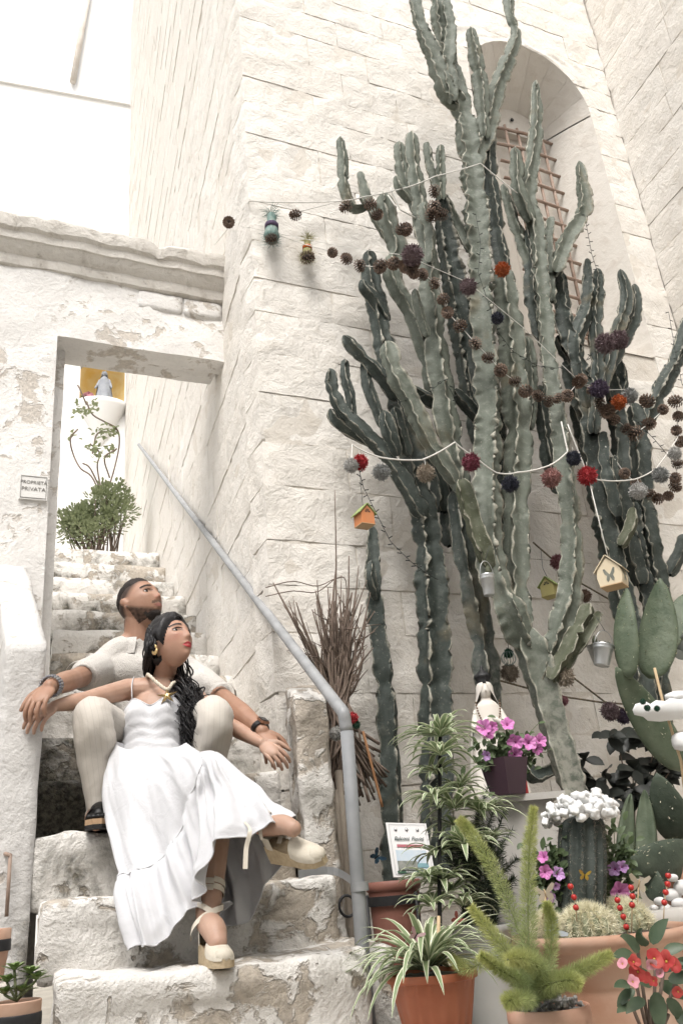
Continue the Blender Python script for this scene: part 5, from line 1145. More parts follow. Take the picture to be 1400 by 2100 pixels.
vp = [[(215, 1040), (190, 980), (165, 960), (150, 930), (145, 900), (160, 880)], [(215, 1040), (200, 960), (205, 930), (185, 910)], [(220, 1010), (235, 960), (245, 910), (240, 880), (215, 865), (190, 850), (178, 825)], [(205, 1000), (185, 960), (170, 950)], [(225, 980), (215, 940), (240, 920)], [(190, 930), (200, 890), (230, 885)], [(178, 830), (165, 800), (160, 790)]]
vl = MB()
for P in vp:
    pts = [aY(x, y, 11.6 - .1 * math.sin(x)) for x, y in P]; mb = MB(); mb.tube(smooth_path(pts, 24), .012, 5); mb.obj('stalk', 'twig_brown', vine)
for (cx, cy, s_, n_) in ((212, 890, 14, 34), (232, 885, 10, 22), (190, 920, 12, 20), (205, 935, 12, 22), (225, 925, 10, 18), (175, 840, 14, 22), (160, 845, 8, 12), (150, 895, 5, 6), (195, 830, 8, 12)):
    for k in range(n_):
        q = aY(random.gauss(cx, s_ * .7), random.gauss(cy, s_ * .6), 11.55 + random.uniform(-.15, .15)); mb = MB(); leaf_strip(mb, q, np.array([random.gauss(0, 1), random.gauss(-.4, .6), random.gauss(.2, .6)]), .075, .024, .5, n=3, shape=lambda t: math.sin(math.pi * min(1, .1 + t * .9)) + .02); mb.obj('leaf', 'leaf_bush', vine) if k < 8 else vl.add(mb.v, mb.f)
tag(vl.obj('small_leaves', 'leaf_bush', vine), kind='stuff')
bush = thing('round_bush', 'round small leaved evergreen bush at the top of the stairs', 'bush', np.array([.35, 8.3, STEPS[-1][1] + EYE])); random.seed(23); bl = MB()
bb = bush.location; cen = []
for k in range(40):
    if k < 27: cx, cy = random.gauss(168, 24), random.gauss(1078, 22)
    else: cx, cy = random.gauss(232, 18), random.gauss(1040, 20)
    q = aY(cx, min(cy, 1112), 8.3 + random.uniform(-.25, .3)); cen.append(q)
    mb = MB(); b0 = np.array(bb) + np.array([random.uniform(-.15, .15), 0, -.05]); mb.tube(smooth_path([b0, b0 * .4 + q * .6 + np.array([0, 0, -.05]), q], 8), [.012, .011, .010, .009, .008, .007, .005, .003], 5); mb.obj('branch', 'twig_brown', bush)
    for j in range(80):
        d = np.random.default_rng(k * 100 + j).normal(0, 1, 3); p = q + nrm(d) * .125 * random.random() ** .5; leaf_strip(bl, p, nrm(d) + np.array([0, -.3, .6]), .045, .013, .3, n=3, shape=lambda t: math.sin(math.pi * min(1, .08 + t * .92)) ** .7 + .02)
tag(bl.obj('leaves', 'leaf_bush', bush), kind='stuff')
simple('cork_brown', (.26, .13, .06), None, 20, .7)
# ================================================================== twig broom
br_ = thing('twig_broom', 'bundle of dry twigs tied like a broom by the handrail post', 'broom', at(705, 1900, .2)); random.seed(51); kn = at(694, 1476, .26); lowc = [(690, 1640), (740, 1640), (760, 1560), (778, 1590), (700, 1580), (720, 1610), (750, 1600), (680, 1610), (735, 1570), (765, 1620)]
tops = [(560, 1195), (580, 1240), (600, 1265), (607, 1235), (625, 1300), (640, 1250), (650, 1190), (660, 1240), (672, 1205), (690, 1150), (700, 1180), (715, 1140), (722, 1215), (735, 1160), (742, 1240), (752, 1190), (760, 1250), (655, 1300), (670, 1280), (690, 1250), (705, 1260), (730, 1280), (615, 1330), (630, 1350), (640, 1330), (686, 1005)]
for k in range(135):
    x, y = tops[k] if k < len(tops) else (random.gauss(688, 34), random.uniform(1210, 1340)); o_ = np.array([random.gauss(0, .022), random.gauss(0, .016), 0]); tp = at(x, y, .18 + random.uniform(0, .16)); md = at(694 + (x - 694) * .38 + random.gauss(0, 9), 1476 - (1476 - y) * .45, .24 + random.uniform(-.03, .05)); lx, ly = lowc[k % len(lowc)]
    lo = at(lx + random.gauss(0, 12), ly + random.gauss(0, 16), .24 + random.uniform(-.02, .06)) if k % 3 else None
    P = [tp, tp * .5 + md * .5 + np.array([random.gauss(0, .012), 0, random.gauss(0, .012)]), md, kn + o_] + ([kn * .5 + lo * .5 + o_ * .8 + np.array([0, 0, -.01]), lo] if lo is not None else []); S = smooth_path(P, 20); mb = MB(); r_ = random.uniform(.0026, .0052); mb.tube(S, [r_ * (.45 + .75 * min(1, i / 8)) for i in range(20)], 6)
    if k % 2 == 0:
        i = random.randint(3, 9); d = nrm(S[i - 1] - S[i]); sd = nrm(d + np.random.default_rng(k).normal(0, .6, 3)); mb.tube([S[i], S[i] + sd * .05, S[i] + sd * .10 + np.array([0, 0, random.uniform(-.01, .02)])], [r_ * .7, r_ * .5, r_ * .3], 5)
    mb.obj('twig', 'twig_brown', br_)
for k, (x, y) in enumerate(((560, 1198), (600, 1200))):
    mb = MB(); mb.tube(smooth_path([at(545, 1205 + 18 * k, .3), at(600, 1192 + 20 * k, .28), at(650, 1202 + 12 * k, .26), at(690, 1186, .25), at(710, 1196, .24), at(706, 1300, .24), at(696, 1470, .25)], 24), .0022, 5); mb.obj('twig', 'twig_brown', br_)
mb = MB(); mb.tube([kn + np.array([.026 * math.cos(a) , .022 * math.sin(a), .012 * math.sin(a * 5)]) for a in np.linspace(0, 18.8, 60)], .003, 5); mb.obj('binding', 'cord_dark', br_)
for (a, b, r_, m) in (((744, 1500), (780, 1640), .0052, 'cork_brown'), ((694, 1580), (722, 1950), .014, 'wood_grey'), ((690, 1620), (706, 1900), .010, 'wood_grey')):
    mb = MB(); p, q = at(*a, .3), at(*b, .34); mb.tube([p, (p + q) / 2, q, q + (q - p) * (q[2] / max(.05, (p - q)[2])) if m == 'wood_grey' else q + (q - p) * .1], r_, 9); mb.obj('handle', m, br_)
# ================================================================== pine cones, pompoms, strings
simple('cone_brown', (.085, .058, .045), (.16, .115, .085), 60, .8); simple('cone_tip', (.24, .185, .14), (.33, .27, .21), 60, .8)
cm = MB(); Nn = 64
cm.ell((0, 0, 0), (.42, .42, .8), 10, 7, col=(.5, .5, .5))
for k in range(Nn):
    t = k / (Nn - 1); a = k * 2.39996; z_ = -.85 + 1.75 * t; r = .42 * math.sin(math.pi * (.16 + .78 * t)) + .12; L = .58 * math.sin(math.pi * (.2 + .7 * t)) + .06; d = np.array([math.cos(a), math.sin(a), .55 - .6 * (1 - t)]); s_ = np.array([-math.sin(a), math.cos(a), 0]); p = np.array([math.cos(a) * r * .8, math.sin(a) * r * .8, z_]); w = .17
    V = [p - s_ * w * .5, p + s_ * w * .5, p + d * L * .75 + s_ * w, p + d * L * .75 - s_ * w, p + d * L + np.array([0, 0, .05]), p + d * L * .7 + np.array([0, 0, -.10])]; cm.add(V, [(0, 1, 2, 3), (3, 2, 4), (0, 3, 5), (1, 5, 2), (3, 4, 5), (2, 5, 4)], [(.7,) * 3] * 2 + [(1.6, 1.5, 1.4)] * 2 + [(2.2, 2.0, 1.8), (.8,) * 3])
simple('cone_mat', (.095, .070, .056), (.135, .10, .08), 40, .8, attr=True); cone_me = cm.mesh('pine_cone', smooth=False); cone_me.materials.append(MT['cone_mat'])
t = NT('yarn'); oi = t.n('ShaderNodeObjectInfo'); nz_ = t.noise(t.objco(), 60, 3, .7); col = t.mix(t.ramp(nz_, .35, .65), t.mix(1.0, oi.outputs['Color'], (.62, .62, .62), 'MULTIPLY'), oi.outputs['Color']); col = t.mix(t.ramp(t.noise(t.objco(), 28, 2, .5), .58, .66, 0, .7), col, t.mix(.55, oi.outputs['Color'], (.62, .58, .55))); t.out(col, .95, None, .1)
def pom_mesh(seed, n=1500):
    r_ = np.random.default_rng(seed); m3 = MB(); m3.ell((0, 0, 0), .86, 16, 10); d = r_.normal(size=(n, 3)); d /= np.linalg.norm(d, axis=1)[:, None]; s_ = np.cross(d, r_.normal(size=(n, 3))); s_ /= np.linalg.norm(s_, axis=1)[:, None]; tip = d * (1 + .10 * r_.normal(size=(n, 1))) + r_.normal(0, .10, (n, 3)); V = np.empty((n, 4, 3)); V[:, 0] = d * .8 - s_ * .035; V[:, 1] = d * .8 + s_ * .035; V[:, 2] = tip + s_ * .045; V[:, 3] = tip - s_ * .045; m3.add(V.reshape(-1, 3), [(4 * i, 4 * i + 1, 4 * i + 2, 4 * i + 3) for i in range(n)]); me = m3.mesh('pompom'); me.materials.append(MT['yarn']); return me
poms = [pom_mesh(i) for i in range(3)]
PC_ = dict(white=(.58, .57, .55), red=(.52, .05, .06), grey=(.36, .37, .36), tan=(.40, .34, .27), wine=(.24, .06, .09), navy=(.05, .055, .08), rose=(.42, .22, .20), purple=(.22, .16, .17), orange=(.50, .13, .04), brown=(.24, .16, .12), pink=(.36, .17, .19), green=(.03, .10, .06), plum=(.10, .075, .12))
random.seed(61)
def rq(): return Quaternion((random.random() - .5, random.random() - .5, random.random() - .5, random.random() - .5)).normalized()
def pom(parent, x, y, g, w, c, name='pompom', sq=1.0):
    q = at(x, y, g); r = pxr(q, w); o = place(name, random.choice(poms), 'yarn', parent, q, rq(), (r, r, r * sq)); o.color = (*PC_[c], 1); return o
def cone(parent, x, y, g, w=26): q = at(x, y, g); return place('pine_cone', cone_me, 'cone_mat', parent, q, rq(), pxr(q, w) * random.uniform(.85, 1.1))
def string(parent, P, g, r=.0022, m='cord_white', n=40, sag=0.0, name='string'):
    pts = [at(p[0], p[1], p[2] if len(p) > 2 else g) for p in P]; out = []
    for a, b in zip(pts[:-1], pts[1:]):
        for k in range(6): t = k / 6; out.append(a * (1 - t) + b * t + np.array([0, 0, -sag * 4 * t * (1 - t)]))
    out.append(pts[-1]); mb = MB(); mb.tube(out, r, 6); return mb.obj(name, m, parent)
ga = thing('cone_garland', 'upper white cord with a few pine cones tied round the wall corner', 'garland', at(600, 415, .1))
string(ga, [(440, 502, -.9), (512, 412, .03), (600, 415, .1), (700, 412, .26), (745, 404, .3), (835, 384, .42), (890, 362, .42), (985, 335, .48), (1060, 396, .5)], .3, .003, sag=.004); string(ga, [(606, 436, .1), (700, 412, .26)], .2, .002); string(ga, [(800, 385, .36), (820, 430, .36), (852, 447, .36)], .36, .004); string(ga, [(795, 400, .36), (812, 425, .38)], .36, .004)
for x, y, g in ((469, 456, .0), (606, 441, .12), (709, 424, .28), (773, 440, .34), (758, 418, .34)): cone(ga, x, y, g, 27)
gb = thing('cone_garland', 'long cord of pine cones sweeping down across the giant cactus', 'garland', at(900, 600, .5)); cs = [(560, 478, .06), (620, 500, .1), (680, 516, .16), (711, 533, .2), (740, 545, .26), (781, 548, .3), (808, 541, .38), (832, 545, .42), (850, 540, .46), (868, 563, .46), (892, 580, .46), (906, 612, .46), (917, 641, .46), (943, 668, .5), (975, 705, .52), (1000, 730, .52), (1026, 760, .52), (1057, 783, .52), (1077, 803, .52), (1104, 811, .52), (1123, 820, .52), (1144, 816, .52), (1163, 810, .52), (1183, 786, .5), (1217, 797, .5), (1226, 823, .5), (1248, 840, .5), (1258, 858, .5), (1284, 877, .5), (1304, 887, .5), (1328, 870, .46), (1360, 840, .44)]
string(gb, cs, .4, .0022)
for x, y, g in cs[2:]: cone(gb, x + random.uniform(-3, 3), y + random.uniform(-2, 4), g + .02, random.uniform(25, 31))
for x, y in ((890, 392), (889, 425), (905, 440), (884, 442), (832, 470), (822, 470), (848, 560), (840, 548), (780, 545), (1326, 822), (1240, 845), (1190, 780)): cone(gb, x, y, .5, 29)
gc = thing('cone_garland', 'hanging cord of pine cones at the right edge', 'garland', at(1388, 900, .45)); vs_ = [(1378, 800), (1384, 823), (1390, 854), (1386, 883), (1394, 906), (1388, 951), (1384, 980), (1383, 997), (1369, 1017), (1348, 1023), (1331, 1014), (1303, 991), (1280, 971), (1240, 915)]; string(gc, vs_, .46, .0028)
for x, y in vs_[1:-1]: cone(gc, x, y, .48, 26)
gd = thing('pompom_garland', 'white cord with woollen pompoms strung across the cactus stems', 'garland', at(930, 930, .6)); string(gd, [(720, 955, .5), (722, 912, .5), (780, 938, .52), (865, 943, .55), (932, 907, .58), (975, 938, .58), (1018, 970, .58), (1060, 969, .6), (1125, 955, .62), (1163, 926, .62), (1150, 865, .6)], .55, .0035, sag=.006); string(gd, [(1163, 870, .58), (1205, 975, .58), (1235, 985, .55), (1300, 983, .52), (1345, 960, .5), (1400, 878, .48)], .5, .0032, sag=.006)
for x, y, w, c in ((720, 955, 28, 'white'), (738, 948, 30, 'red'), (782, 968, 32, 'grey'), (872, 970, 34, 'tan'), (965, 948, 34, 'wine'), (1046, 992, 32, 'navy'), (1130, 980, 36, 'rose'), (1175, 940, 28, 'navy'), (1203, 976, 36, 'red'), (1308, 1007, 32, 'white'), (1353, 974, 30, 'grey'), (1383, 930, 24, 'white')): pom(gd, x, y, .62, w, c); string(gd, [(x, y - w * .4), (x - 2, y - w * .8)], .61, .0012)
ge = thing('pompom_garland', 'thin thread with purple and orange woollen flowers over the tall stems', 'garland', at(900, 560, .5)); string(ge, [(505, 465, .02), (600, 485, .1), (700, 505, .3), (832, 524, .5), (960, 580, .52), (1070, 670, .52), (1190, 785, .52), (1240, 800, .5), (1320, 797, .48)], .4, .0016)
for x, y, w, c in ((845, 523, 40, 'purple'), (960, 588, 32, 'purple'), (1029, 553, 28, 'orange'), (1240, 704, 38, 'purple'), (1268, 697, 36, 'purple'), (1228, 797, 34, 'plum'), (1268, 825, 28, 'orange'), (1290, 812, 30, 'grey'), (1019, 652, 24, 'navy')): pom(ge, x, y, .56, w, c)
gf = thing('twine_garland', 'dark twisted twine with dried balls low on the wall', 'garland', at(1180, 1400, .2))
for P in ([(1092, 1112), (1130, 1145), (1180, 1190), (1262, 1237)], [(972, 1362), (1025, 1396), (1084, 1412)], [(1140, 1362), (1178, 1392), (1240, 1440), (1312, 1466)], [(1150, 1428), (1230, 1440), (1310, 1446)]): string(gf, P, .12, .0045, 'cord_dark')
for x, y, w, c, g in ((1143, 1152, 28, 'pink', .14), (1198, 1222, 24, 'brown', .14), (1045, 1380, 34, 'tan', .3), (1157, 1388, 36, 'tan', .56), (1153, 1437, 20, 'pink', .14), (1250, 1459, 34, 'purple', .16), (1277, 1469, 28, 'plum', .16), (1332, 1497, 32, 'brown', .2)): pom(gf, x, y, g, w, c, 'dried_ball')
rb = thing('broom_ornament', 'red and white woollen balls tied to the twig broom', 'ornament', at(705, 1490, .34)); pom(rb, 722, 1473, .34, 22, 'red'); pom(rb, 689, 1504, .36, 26, 'white'); pom(rb, 730, 1486, .34, 16, 'green')
# fairy light wires
fl = thing('fairy_lights', 'dark unlit fairy light wire looped down the cacti', 'string lights', at(760, 1050, .4))
for P, g in (([(735, 960), (745, 1000), (770, 1050), (800, 1110), (840, 1150), (865, 1170), (890, 1185)], .36), ([(1197, 440), (1205, 480), (1212, 520), (1225, 560)], .46), ([(1370, 640), (1385, 730), (1398, 790)], .4), ([(975, 440), (985, 500), (980, 560), (1000, 620), (1020, 680), (1050, 720), (1100, 750), (1140, 755), (1200, 740), (1230, 700)], .5), ([(935, 820), (910, 780), (870, 810), (800, 830)], .42), ([(1300, 860), (1340, 900), (1390, 960)], .4)):
    o = string(fl, P, g, .0014, 'wire_dark', name='wire'); S = smooth_path([at(x, y, g) for x, y in P], max(6, len(P) * 4))
    for i, q in enumerate(S): mb = MB(); d = _I * (1 if i % 2 else -1) + _V * random.uniform(-.6, .9); mb.tube([q, q + nrm(d) * .018], .0022, 5); mb.obj('bulb', 'wire_dark', o)
# ================================================================== yarn dolls on the wall
simple('yarn_teal', (.12, .22, .20), (.28, .33, .30), 40, .95); simple('yarn_moss', (.30, .30, .13), (.40, .36, .2), 40, .95)
for lab, x, y, m, c1, hh in (('teal wool tassel doll with a pine cone hanging on the wall', 557, 470, 'yarn_teal', 'plum', 62), ('moss green and orange wool tassel with a pine cone', 630, 513, 'yarn_moss', 'orange', 44)):
    d = thing('wool_doll', lab, 'ornament', at(x, y + hh * .5, .05)); rg = np.random.default_rng(x); q0 = at(x, y - hh * .5, .06); q1 = at(x, y + hh * .4, .06); mb = MB(); wd_ = hh * .22 / ppm(q0); mb.tube(smooth_path([q0, q0 * .6 + q1 * .4, q1], 8), [wd_ * .5, wd_ * .75, wd_ * .7, wd_ * .7, wd_ * .9, wd_, wd_ * 1.2, wd_ * .8], 10); mb.obj('body', m, d); mb = MB()
    for tp, ct in ((0, 140), (1, 240)): q = q0 if tp == 0 else q1; needles(mb, [q - np.array([0, 0, .02]), q + np.array([0, 0, .03])], wd_ * 1.1, ct, .04, .0012, rg, None, .2, False)
    tag(mb.obj('fringe', m, d), kind='stuff'); mb = MB(); mb.tube([q0 * .6 + q1 * .4, q0 * .45 + q1 * .55], wd_ * 1.05, 12); o = mb.obj('band', 'yarn', d); o.color = (*PC_[c1], 1); cone(d, x, y + hh * .33, .09, 28)
# ================================================================== birdhouses
simple('paint_orange', (.62, .22, .08), (.55, .25, .12), 9, .7, .2, 40, .002); simple('paint_olive', (.36, .32, .12), (.42, .37, .17), 9, .7, .2, 40, .002); simple('paint_green', (.25, .32, .10), (.3, .36, .15), 9, .7); simple('ply_pale', (.68, .59, .43), (.62, .52, .37), 5, .7); simple('ply_floor', (.55, .38, .22), (.5, .34, .2), 8, .75); simple('ink_butterfly', (.13, .14, .12), (.24, .24, .20), 40, .8)
def birdhouse(label, x, y, g, w, h, yaw, wall, roof, floor, hang, window=True, butter=False, bulge=0.0):
    c = at(x, y, g); k = 1 / ppm(c); W = w * k; Hh = h * k; t = thing('birdhouse', label, 'birdhouse', c); A = rotz(yaw + HEAD * -1); D = W * .8
    def L(a, b, z_): return c + A @ np.array([a * W / 2, b * D / 2, 0]) + np.array([0, 0, z_ * Hh])
    def shell(name, pts, nrm_, th, m, par=t):
        mb = MB(); n_ = len(pts); off = A @ np.array(nrm_, float) * th; mb.add(list(pts) + [p - off for p in pts], [tuple(range(n_)), tuple(range(2 * n_ - 1, n_ - 1, -1))] + [(i, n_ + i, n_ + (i + 1) % n_, (i + 1) % n_) for i in range(n_)]); return mb.obj(name, m, par, smooth=False)
    zl, zt, zb_ = .12, .5, -.46
    gable = lambda b: [L(-.8 - 0, b, zb_)] + [L(-.8 - bulge * math.sin(math.pi * q), b, zb_ + (zl - zb_) * q) for q in (.25, .5, .75)] + [L(-.8, b, zl), L(0, b, zt - .06), L(.8, b, zl)] + [L(.8 + bulge * math.sin(math.pi * q), b, zb_ + (zl - zb_) * q) for q in (.75, .5, .25)] + [L(.8, b, zb_)]
    fr = shell('front', gable(-1), (0, -1, 0), .003, wall); shell('back', gable(1), (0, 1, 0), .003, wall)
    for s_ in (-1, 1):
        sd = MB(); rows = [(s_ * (.8 + bulge * math.sin(math.pi * q)) * .985, zb_ + (zl - zb_) * q) for q in (0, .25, .5, .75, 1)]; sd.add([L(a, b, z_) for a, z_ in rows for b in (-.98, .98)], [(2 * i, 2 * i + 1, 2 * i + 3, 2 * i + 2) for i in range(4)]); so = sd.obj('side', wall, t, smooth=False)
        shell('roof_panel', [L(s_ * 1.06, -1.18, zl - .10), L(0, -1.18, zt), L(0, 1.18, zt), L(s_ * 1.06, 1.18, zl - .10)], (s_ * .6, 0, .8), -.0035, roof)
        if butter:
            b0 = L(s_ * (.8 + bulge) * 1.0, 0, -.16)
    mb = MB(); mb.add([L(-.84, -1.06, zb_), L(.84, -1.06, zb_), L(.84, 1.06, zb_), L(-.84, 1.06, zb_), L(-.84, -1.06, zb_ + .03), L(.84, -1.06, zb_ + .03), L(.84, 1.06, zb_ + .03), L(-.84, 1.06, zb_ + .03)], [(3, 2, 1, 0), (4, 5, 6, 7), (0, 1, 5, 4), (1, 2, 6, 5), (2, 3, 7, 6), (3, 0, 4, 7)]); mb.obj('floor', floor, t, smooth=False)
    if window:
        for i in range(4):
            a0, a1 = math.pi * (i + .12) / 4, math.pi * (i + .88) / 4; mb = MB(); mb.add([L(.06 * math.cos((a0 + a1) / 2), -1.02, .08 + .02), L(.34 * math.cos(a0), -1.02, .08 + .19 * math.sin(a0)), L(.34 * math.cos(a1), -1.02, .08 + .19 * math.sin(a1))], [(0, 1, 2)]); mb.obj('window_slot', 'iron_black', fr, smooth=False)
    if butter:
        out = [(0, -.05), (.10, -.2), (.26, -.26), (.34, -.14), (.26, 0), (.42, .10), (.5, .3), (.36, .32), (.14, .14), (.0, .04)]
        for sg in (-1, 1): mb = MB(); mb.add([L(.05 + sg * a * .9, -1.025, -.15 + b * .75) for a, b in out], [tuple(range(len(out)))]); mb.obj('butterfly_print', 'ink_butterfly', fr, smooth=False)
        for s_ in (-1, 1):
            for sg in (-1, 1): mb = MB(); mb.add([L(s_ * (.8 + bulge * math.sin(math.pi * min(1, max(0, (-.15 + b * .75 - zb_) / (zl - zb_))))) * 1.012, sg * a * .9, -.15 + b * .75) for a, b in out], [tuple(range(len(out)))]); mb.obj('butterfly_print', 'ink_butterfly', fr, smooth=False)
        for sg in (-1, 1): mb = MB(); mb.add([L(-.53 + b * .5, sg * a * .8, (zl - .10) + (zt - zl + .10) * (.53 + b * .5 + 0) * 1.0 + .045) for a, b in out], [tuple(range(len(out)))]); mb.obj('butterfly_print', 'ink_grey', fr, smooth=False)
    s0 = L(0, 0, zt); hp = [at(*q) for q in hang]; mb = MB(); mb.tube([s0] + hp, .0011 if not butter else .0024, 5); mb.obj('cord', 'cord_white' if butter else 'wire_dark', t)
birdhouse('small orange birdhouse with a green roof hanging alone', 746, 1060, .38, 38, 46, .55, 'paint_orange', 'paint_green', 'ply_floor', [(740, 1000, .36), (737, 960, .36)])
birdhouse('small olive birdhouse hanging between the cactus stems', 1126, 1206, .3, 36, 42, -.6, 'paint_olive', 'paint_green', 'paint_olive', [(1112, 1165, .28), (1108, 1125, .26)])
birdhouse('pale plywood birdhouse printed with butterflies', 1253, 1176, .7, 54, 66, -.55, 'ply_pale', 'ply_pale', 'ply_floor', [(1207, 985, .62)], False, True, .14)
# ================================================================== small buckets
def bucket(label, x, y, g, w, h, tilt, plant, hang):
    c = at(x, y, g); r = pxr(c, w); hh = h / ppm(c); t = thing('tin_bucket', label, 'bucket', c); Fm = np.array(Matrix.Rotation(tilt, 3, Vector(_F0))); mb = MB()
    mb.lathe([(r * .72, -hh / 2), (r * .74, -hh / 2 + .002), (r * .93, hh * .28), (r * .97, hh * .29), (r * .95, hh * .33), (r * .98, hh / 2 - .004), (r * 1.05, hh / 2), (r * .96, hh / 2 - .003), (r * .9, hh * .35), (.001, hh * .35)], c, 28, axis=Fm); mb.obj('shell', 'tin', t)
    mb = MB(); mb.tube([c + Fm @ np.array([r * 1.02 * math.cos(a), 0, hh / 2 - .004 + hh * .75 * math.sin(a)]) for a in np.linspace(0, math.pi, 16)], .0013, 5); mb.obj('handle', 'tin', t); top = c + Fm @ np.array([0, 0, hh / 2 + hh * .7]); mb = MB(); mb.tube([top, at(*hang)], .0012, 5); mb.obj('cord', 'wire_dark', t); random.seed(x)
    if plant == 'leaf':
        for k in range(16): a = k * 2.4; mb = MB(); leaf_strip(mb, c + Fm @ np.array([r * .4 * math.cos(a), r * .4 * math.sin(a), hh * .4]), Fm @ np.array([math.cos(a), math.sin(a), .7]), .028, .0055, .3, n=4); mb.obj('leaf', 'leaf_mid', t)
    else:
        mb = MB(); mb.ell(c + Fm @ np.array([0, 0, hh * .42]), (r * .85, r * .85, r * .4), 12, 8); mb.obj('moss', 'yarn_moss', t); mb = MB(); q = c + Fm @ np.array([r * .2, 0, hh * .5]); mb.tube([q, q + np.array([.003, 0, .022]), q + np.array([.004, 0, .038])], [.009, .010, .003], 9); mb.obj('sprout', 'cactus_olive', t)
bucket('shiny tin bucket with moss hanging in the giant cactus', 1000, 1200, .64, 30, 44, .03, 'moss', (1003, 1120, .6)); bucket('tilted tin bucket with a small green plant', 1235, 1344, .66, 42, 44, .28, 'leaf', (1222, 1265, .64)); bucket('old tin bucket hanging behind the tilted one', 1222, 1342, .5, 30, 40, -.1, 'moss', (1212, 1270, .5))
# glass ball hanging
wb = thing('wire_ball', 'pale green wire ball ornament above a dried ball', 'ornament', at(1042, 1350, .32)); 
simple('wire_green', (.28, .36, .33), None, 10, .5)
for k in range(7):
    q = at(1042, 1350, .32); r = pxr(q, 30); A = np.array(Matrix.Rotation(k * .45, 3, 'Z')); mb = MB(); mb.tube([q + A @ np.array([r * math.cos(a), 0, r * math.sin(a)]) for a in np.linspace(0, 6.283, 24)], .001, 5); mb.obj('wire', 'wire_green', wb)
mb = MB(); mb.tube([at(1042, 1340, .32), at(1040, 1290, .36)], .0012, 5); mb.obj('cord', 'wire_dark', wb); pom(wb, 1042, 1340, .32, 18, 'green', 'moss_ball')
# white foam ornament on a stick with green balls
fo = thing('foam_ornament', 'flat white foam shape with green pompoms on a stick', 'ornament', at(1345, 1520, .98)); mb = MB(); c = at(1352, 1458, .98); k = 1 / ppm(c)
V = []; outl = [(-52, 8), (-56, -2), (-50, -14), (-30, -20), (-20, -14), (-8, -22), (10, -20), (20, -26), (40, -24), (70, -30), (80, 10), (60, 16), (30, 18), (0, 22), (-25, 20), (-34, 12)]
top = [c + (_I * a - _V * b) * k for a, b in outl]; n_ = len(outl); dn = nrm(E0 - c); lay = []
for s_, o_ in ((.90, -.026), (1, -.018), (1, .018), (.92, .026)):
    m0 = np.mean(top, axis=0); lay += [m0 + (p - m0) * s_ + dn * o_ for p in top]
mb.add(lay, [(j * n_ + i, j * n_ + (i + 1) % n_, (j + 1) * n_ + (i + 1) % n_, (j + 1) * n_ + i) for j in range(3) for i in range(n_)] + [tuple(range(n_))[::-1], tuple(3 * n_ + i for i in range(n_))]); mb.obj('foam_shape', 'foam_white', fo)
mb = MB(); rock_box(mb, -.03, .07, -.03, .03, -.012, .022, .02, .014, .004, 9, 2, lambda q: at(1385, 1432, .96) + q); mb.obj('foam_shape', 'foam_white', fo); mb = MB(); rock_box(mb, -.035, .05, -.03, .03, -.03, .03, .02, .02, .006, 9, 3, lambda q: at(1402, 1520, .98) + q); mb.obj('foam_shape', 'foam_white', fo)
for x, y, w in ((1317, 1439, 11), (1326, 1452, 12), (1346, 1453, 11)): pom(fo, x, y, 1.02, w, 'green')
mb = MB(); mb.tube([at(1341, 1370, .96), at(1356, 1432, .97), at(1395, 1560, .95), at(1405, 1640, .95)], .0048, 8); mb.obj('stick', 'wood_stick', fo)

# ================================================================== people
_tmp = bpy.data.scenes.new('tmp_eval')
def voxel(mb, vox=.0045, it=4, fac=.5):
    me = bpy.data.meshes.new('u'); me.from_pydata(mb.v, [], mb.f); o = bpy.data.objects.new('u', me); _tmp.collection.objects.link(o)
    r = o.modifiers.new('r', 'REMESH'); r.mode = 'VOXEL'; r.voxel_size = vox; r.adaptivity = 0.0
    s_ = o.modifiers.new('s', 'SMOOTH'); s_.factor = fac; s_.iterations = it
    dg = eval_dg(_tmp); e = o.evaluated_get(dg); m2 = e.to_mesh(); V = np.zeros(len(m2.vertices) * 3); m2.vertices.foreach_get('co', V); F = [tuple(p.vertices) for p in m2.polygons]; V = V.reshape(-1, 3).copy(); e.to_mesh_clear(); bpy.data.objects.remove(o); return V, F
def limb(mb, P, R, n=16, seg=14):
    S = smooth_path([(*p, r) for p, r in zip(P, R)], n); mb.tube(S[:, :3], S[:, 3], seg); mb.ell(S[0, :3], S[0, 3] * .99, 12, 8); mb.ell(S[-1, :3], S[-1, 3] * .99, 12, 8)
def skin_mat(name, c1, c2):
    t = NT(name); col = t.mix(t.ramp(t.noise(t.pos, 22, 4), .35, .65), c1, c2); col = t.mix(1.0, col, t.attr(), 'MULTIPLY')
    nm = t.bump(t.noise(t.pos, 160, 4, .6), .12, .002); m = t.out(col, .48, nm, .35); t.b.inputs['Subsurface Weight'].default_value = .12; t.b.inputs['Subsurface Radius'].default_value = (.012, .005, .003); t.b.inputs['Subsurface Scale'].default_value = .6
skin_mat('skin_tan', (.315, .175, .115), (.36, .21, .145)); skin_mat('skin_fair', (.41, .255, .185), (.46, .30, .225))
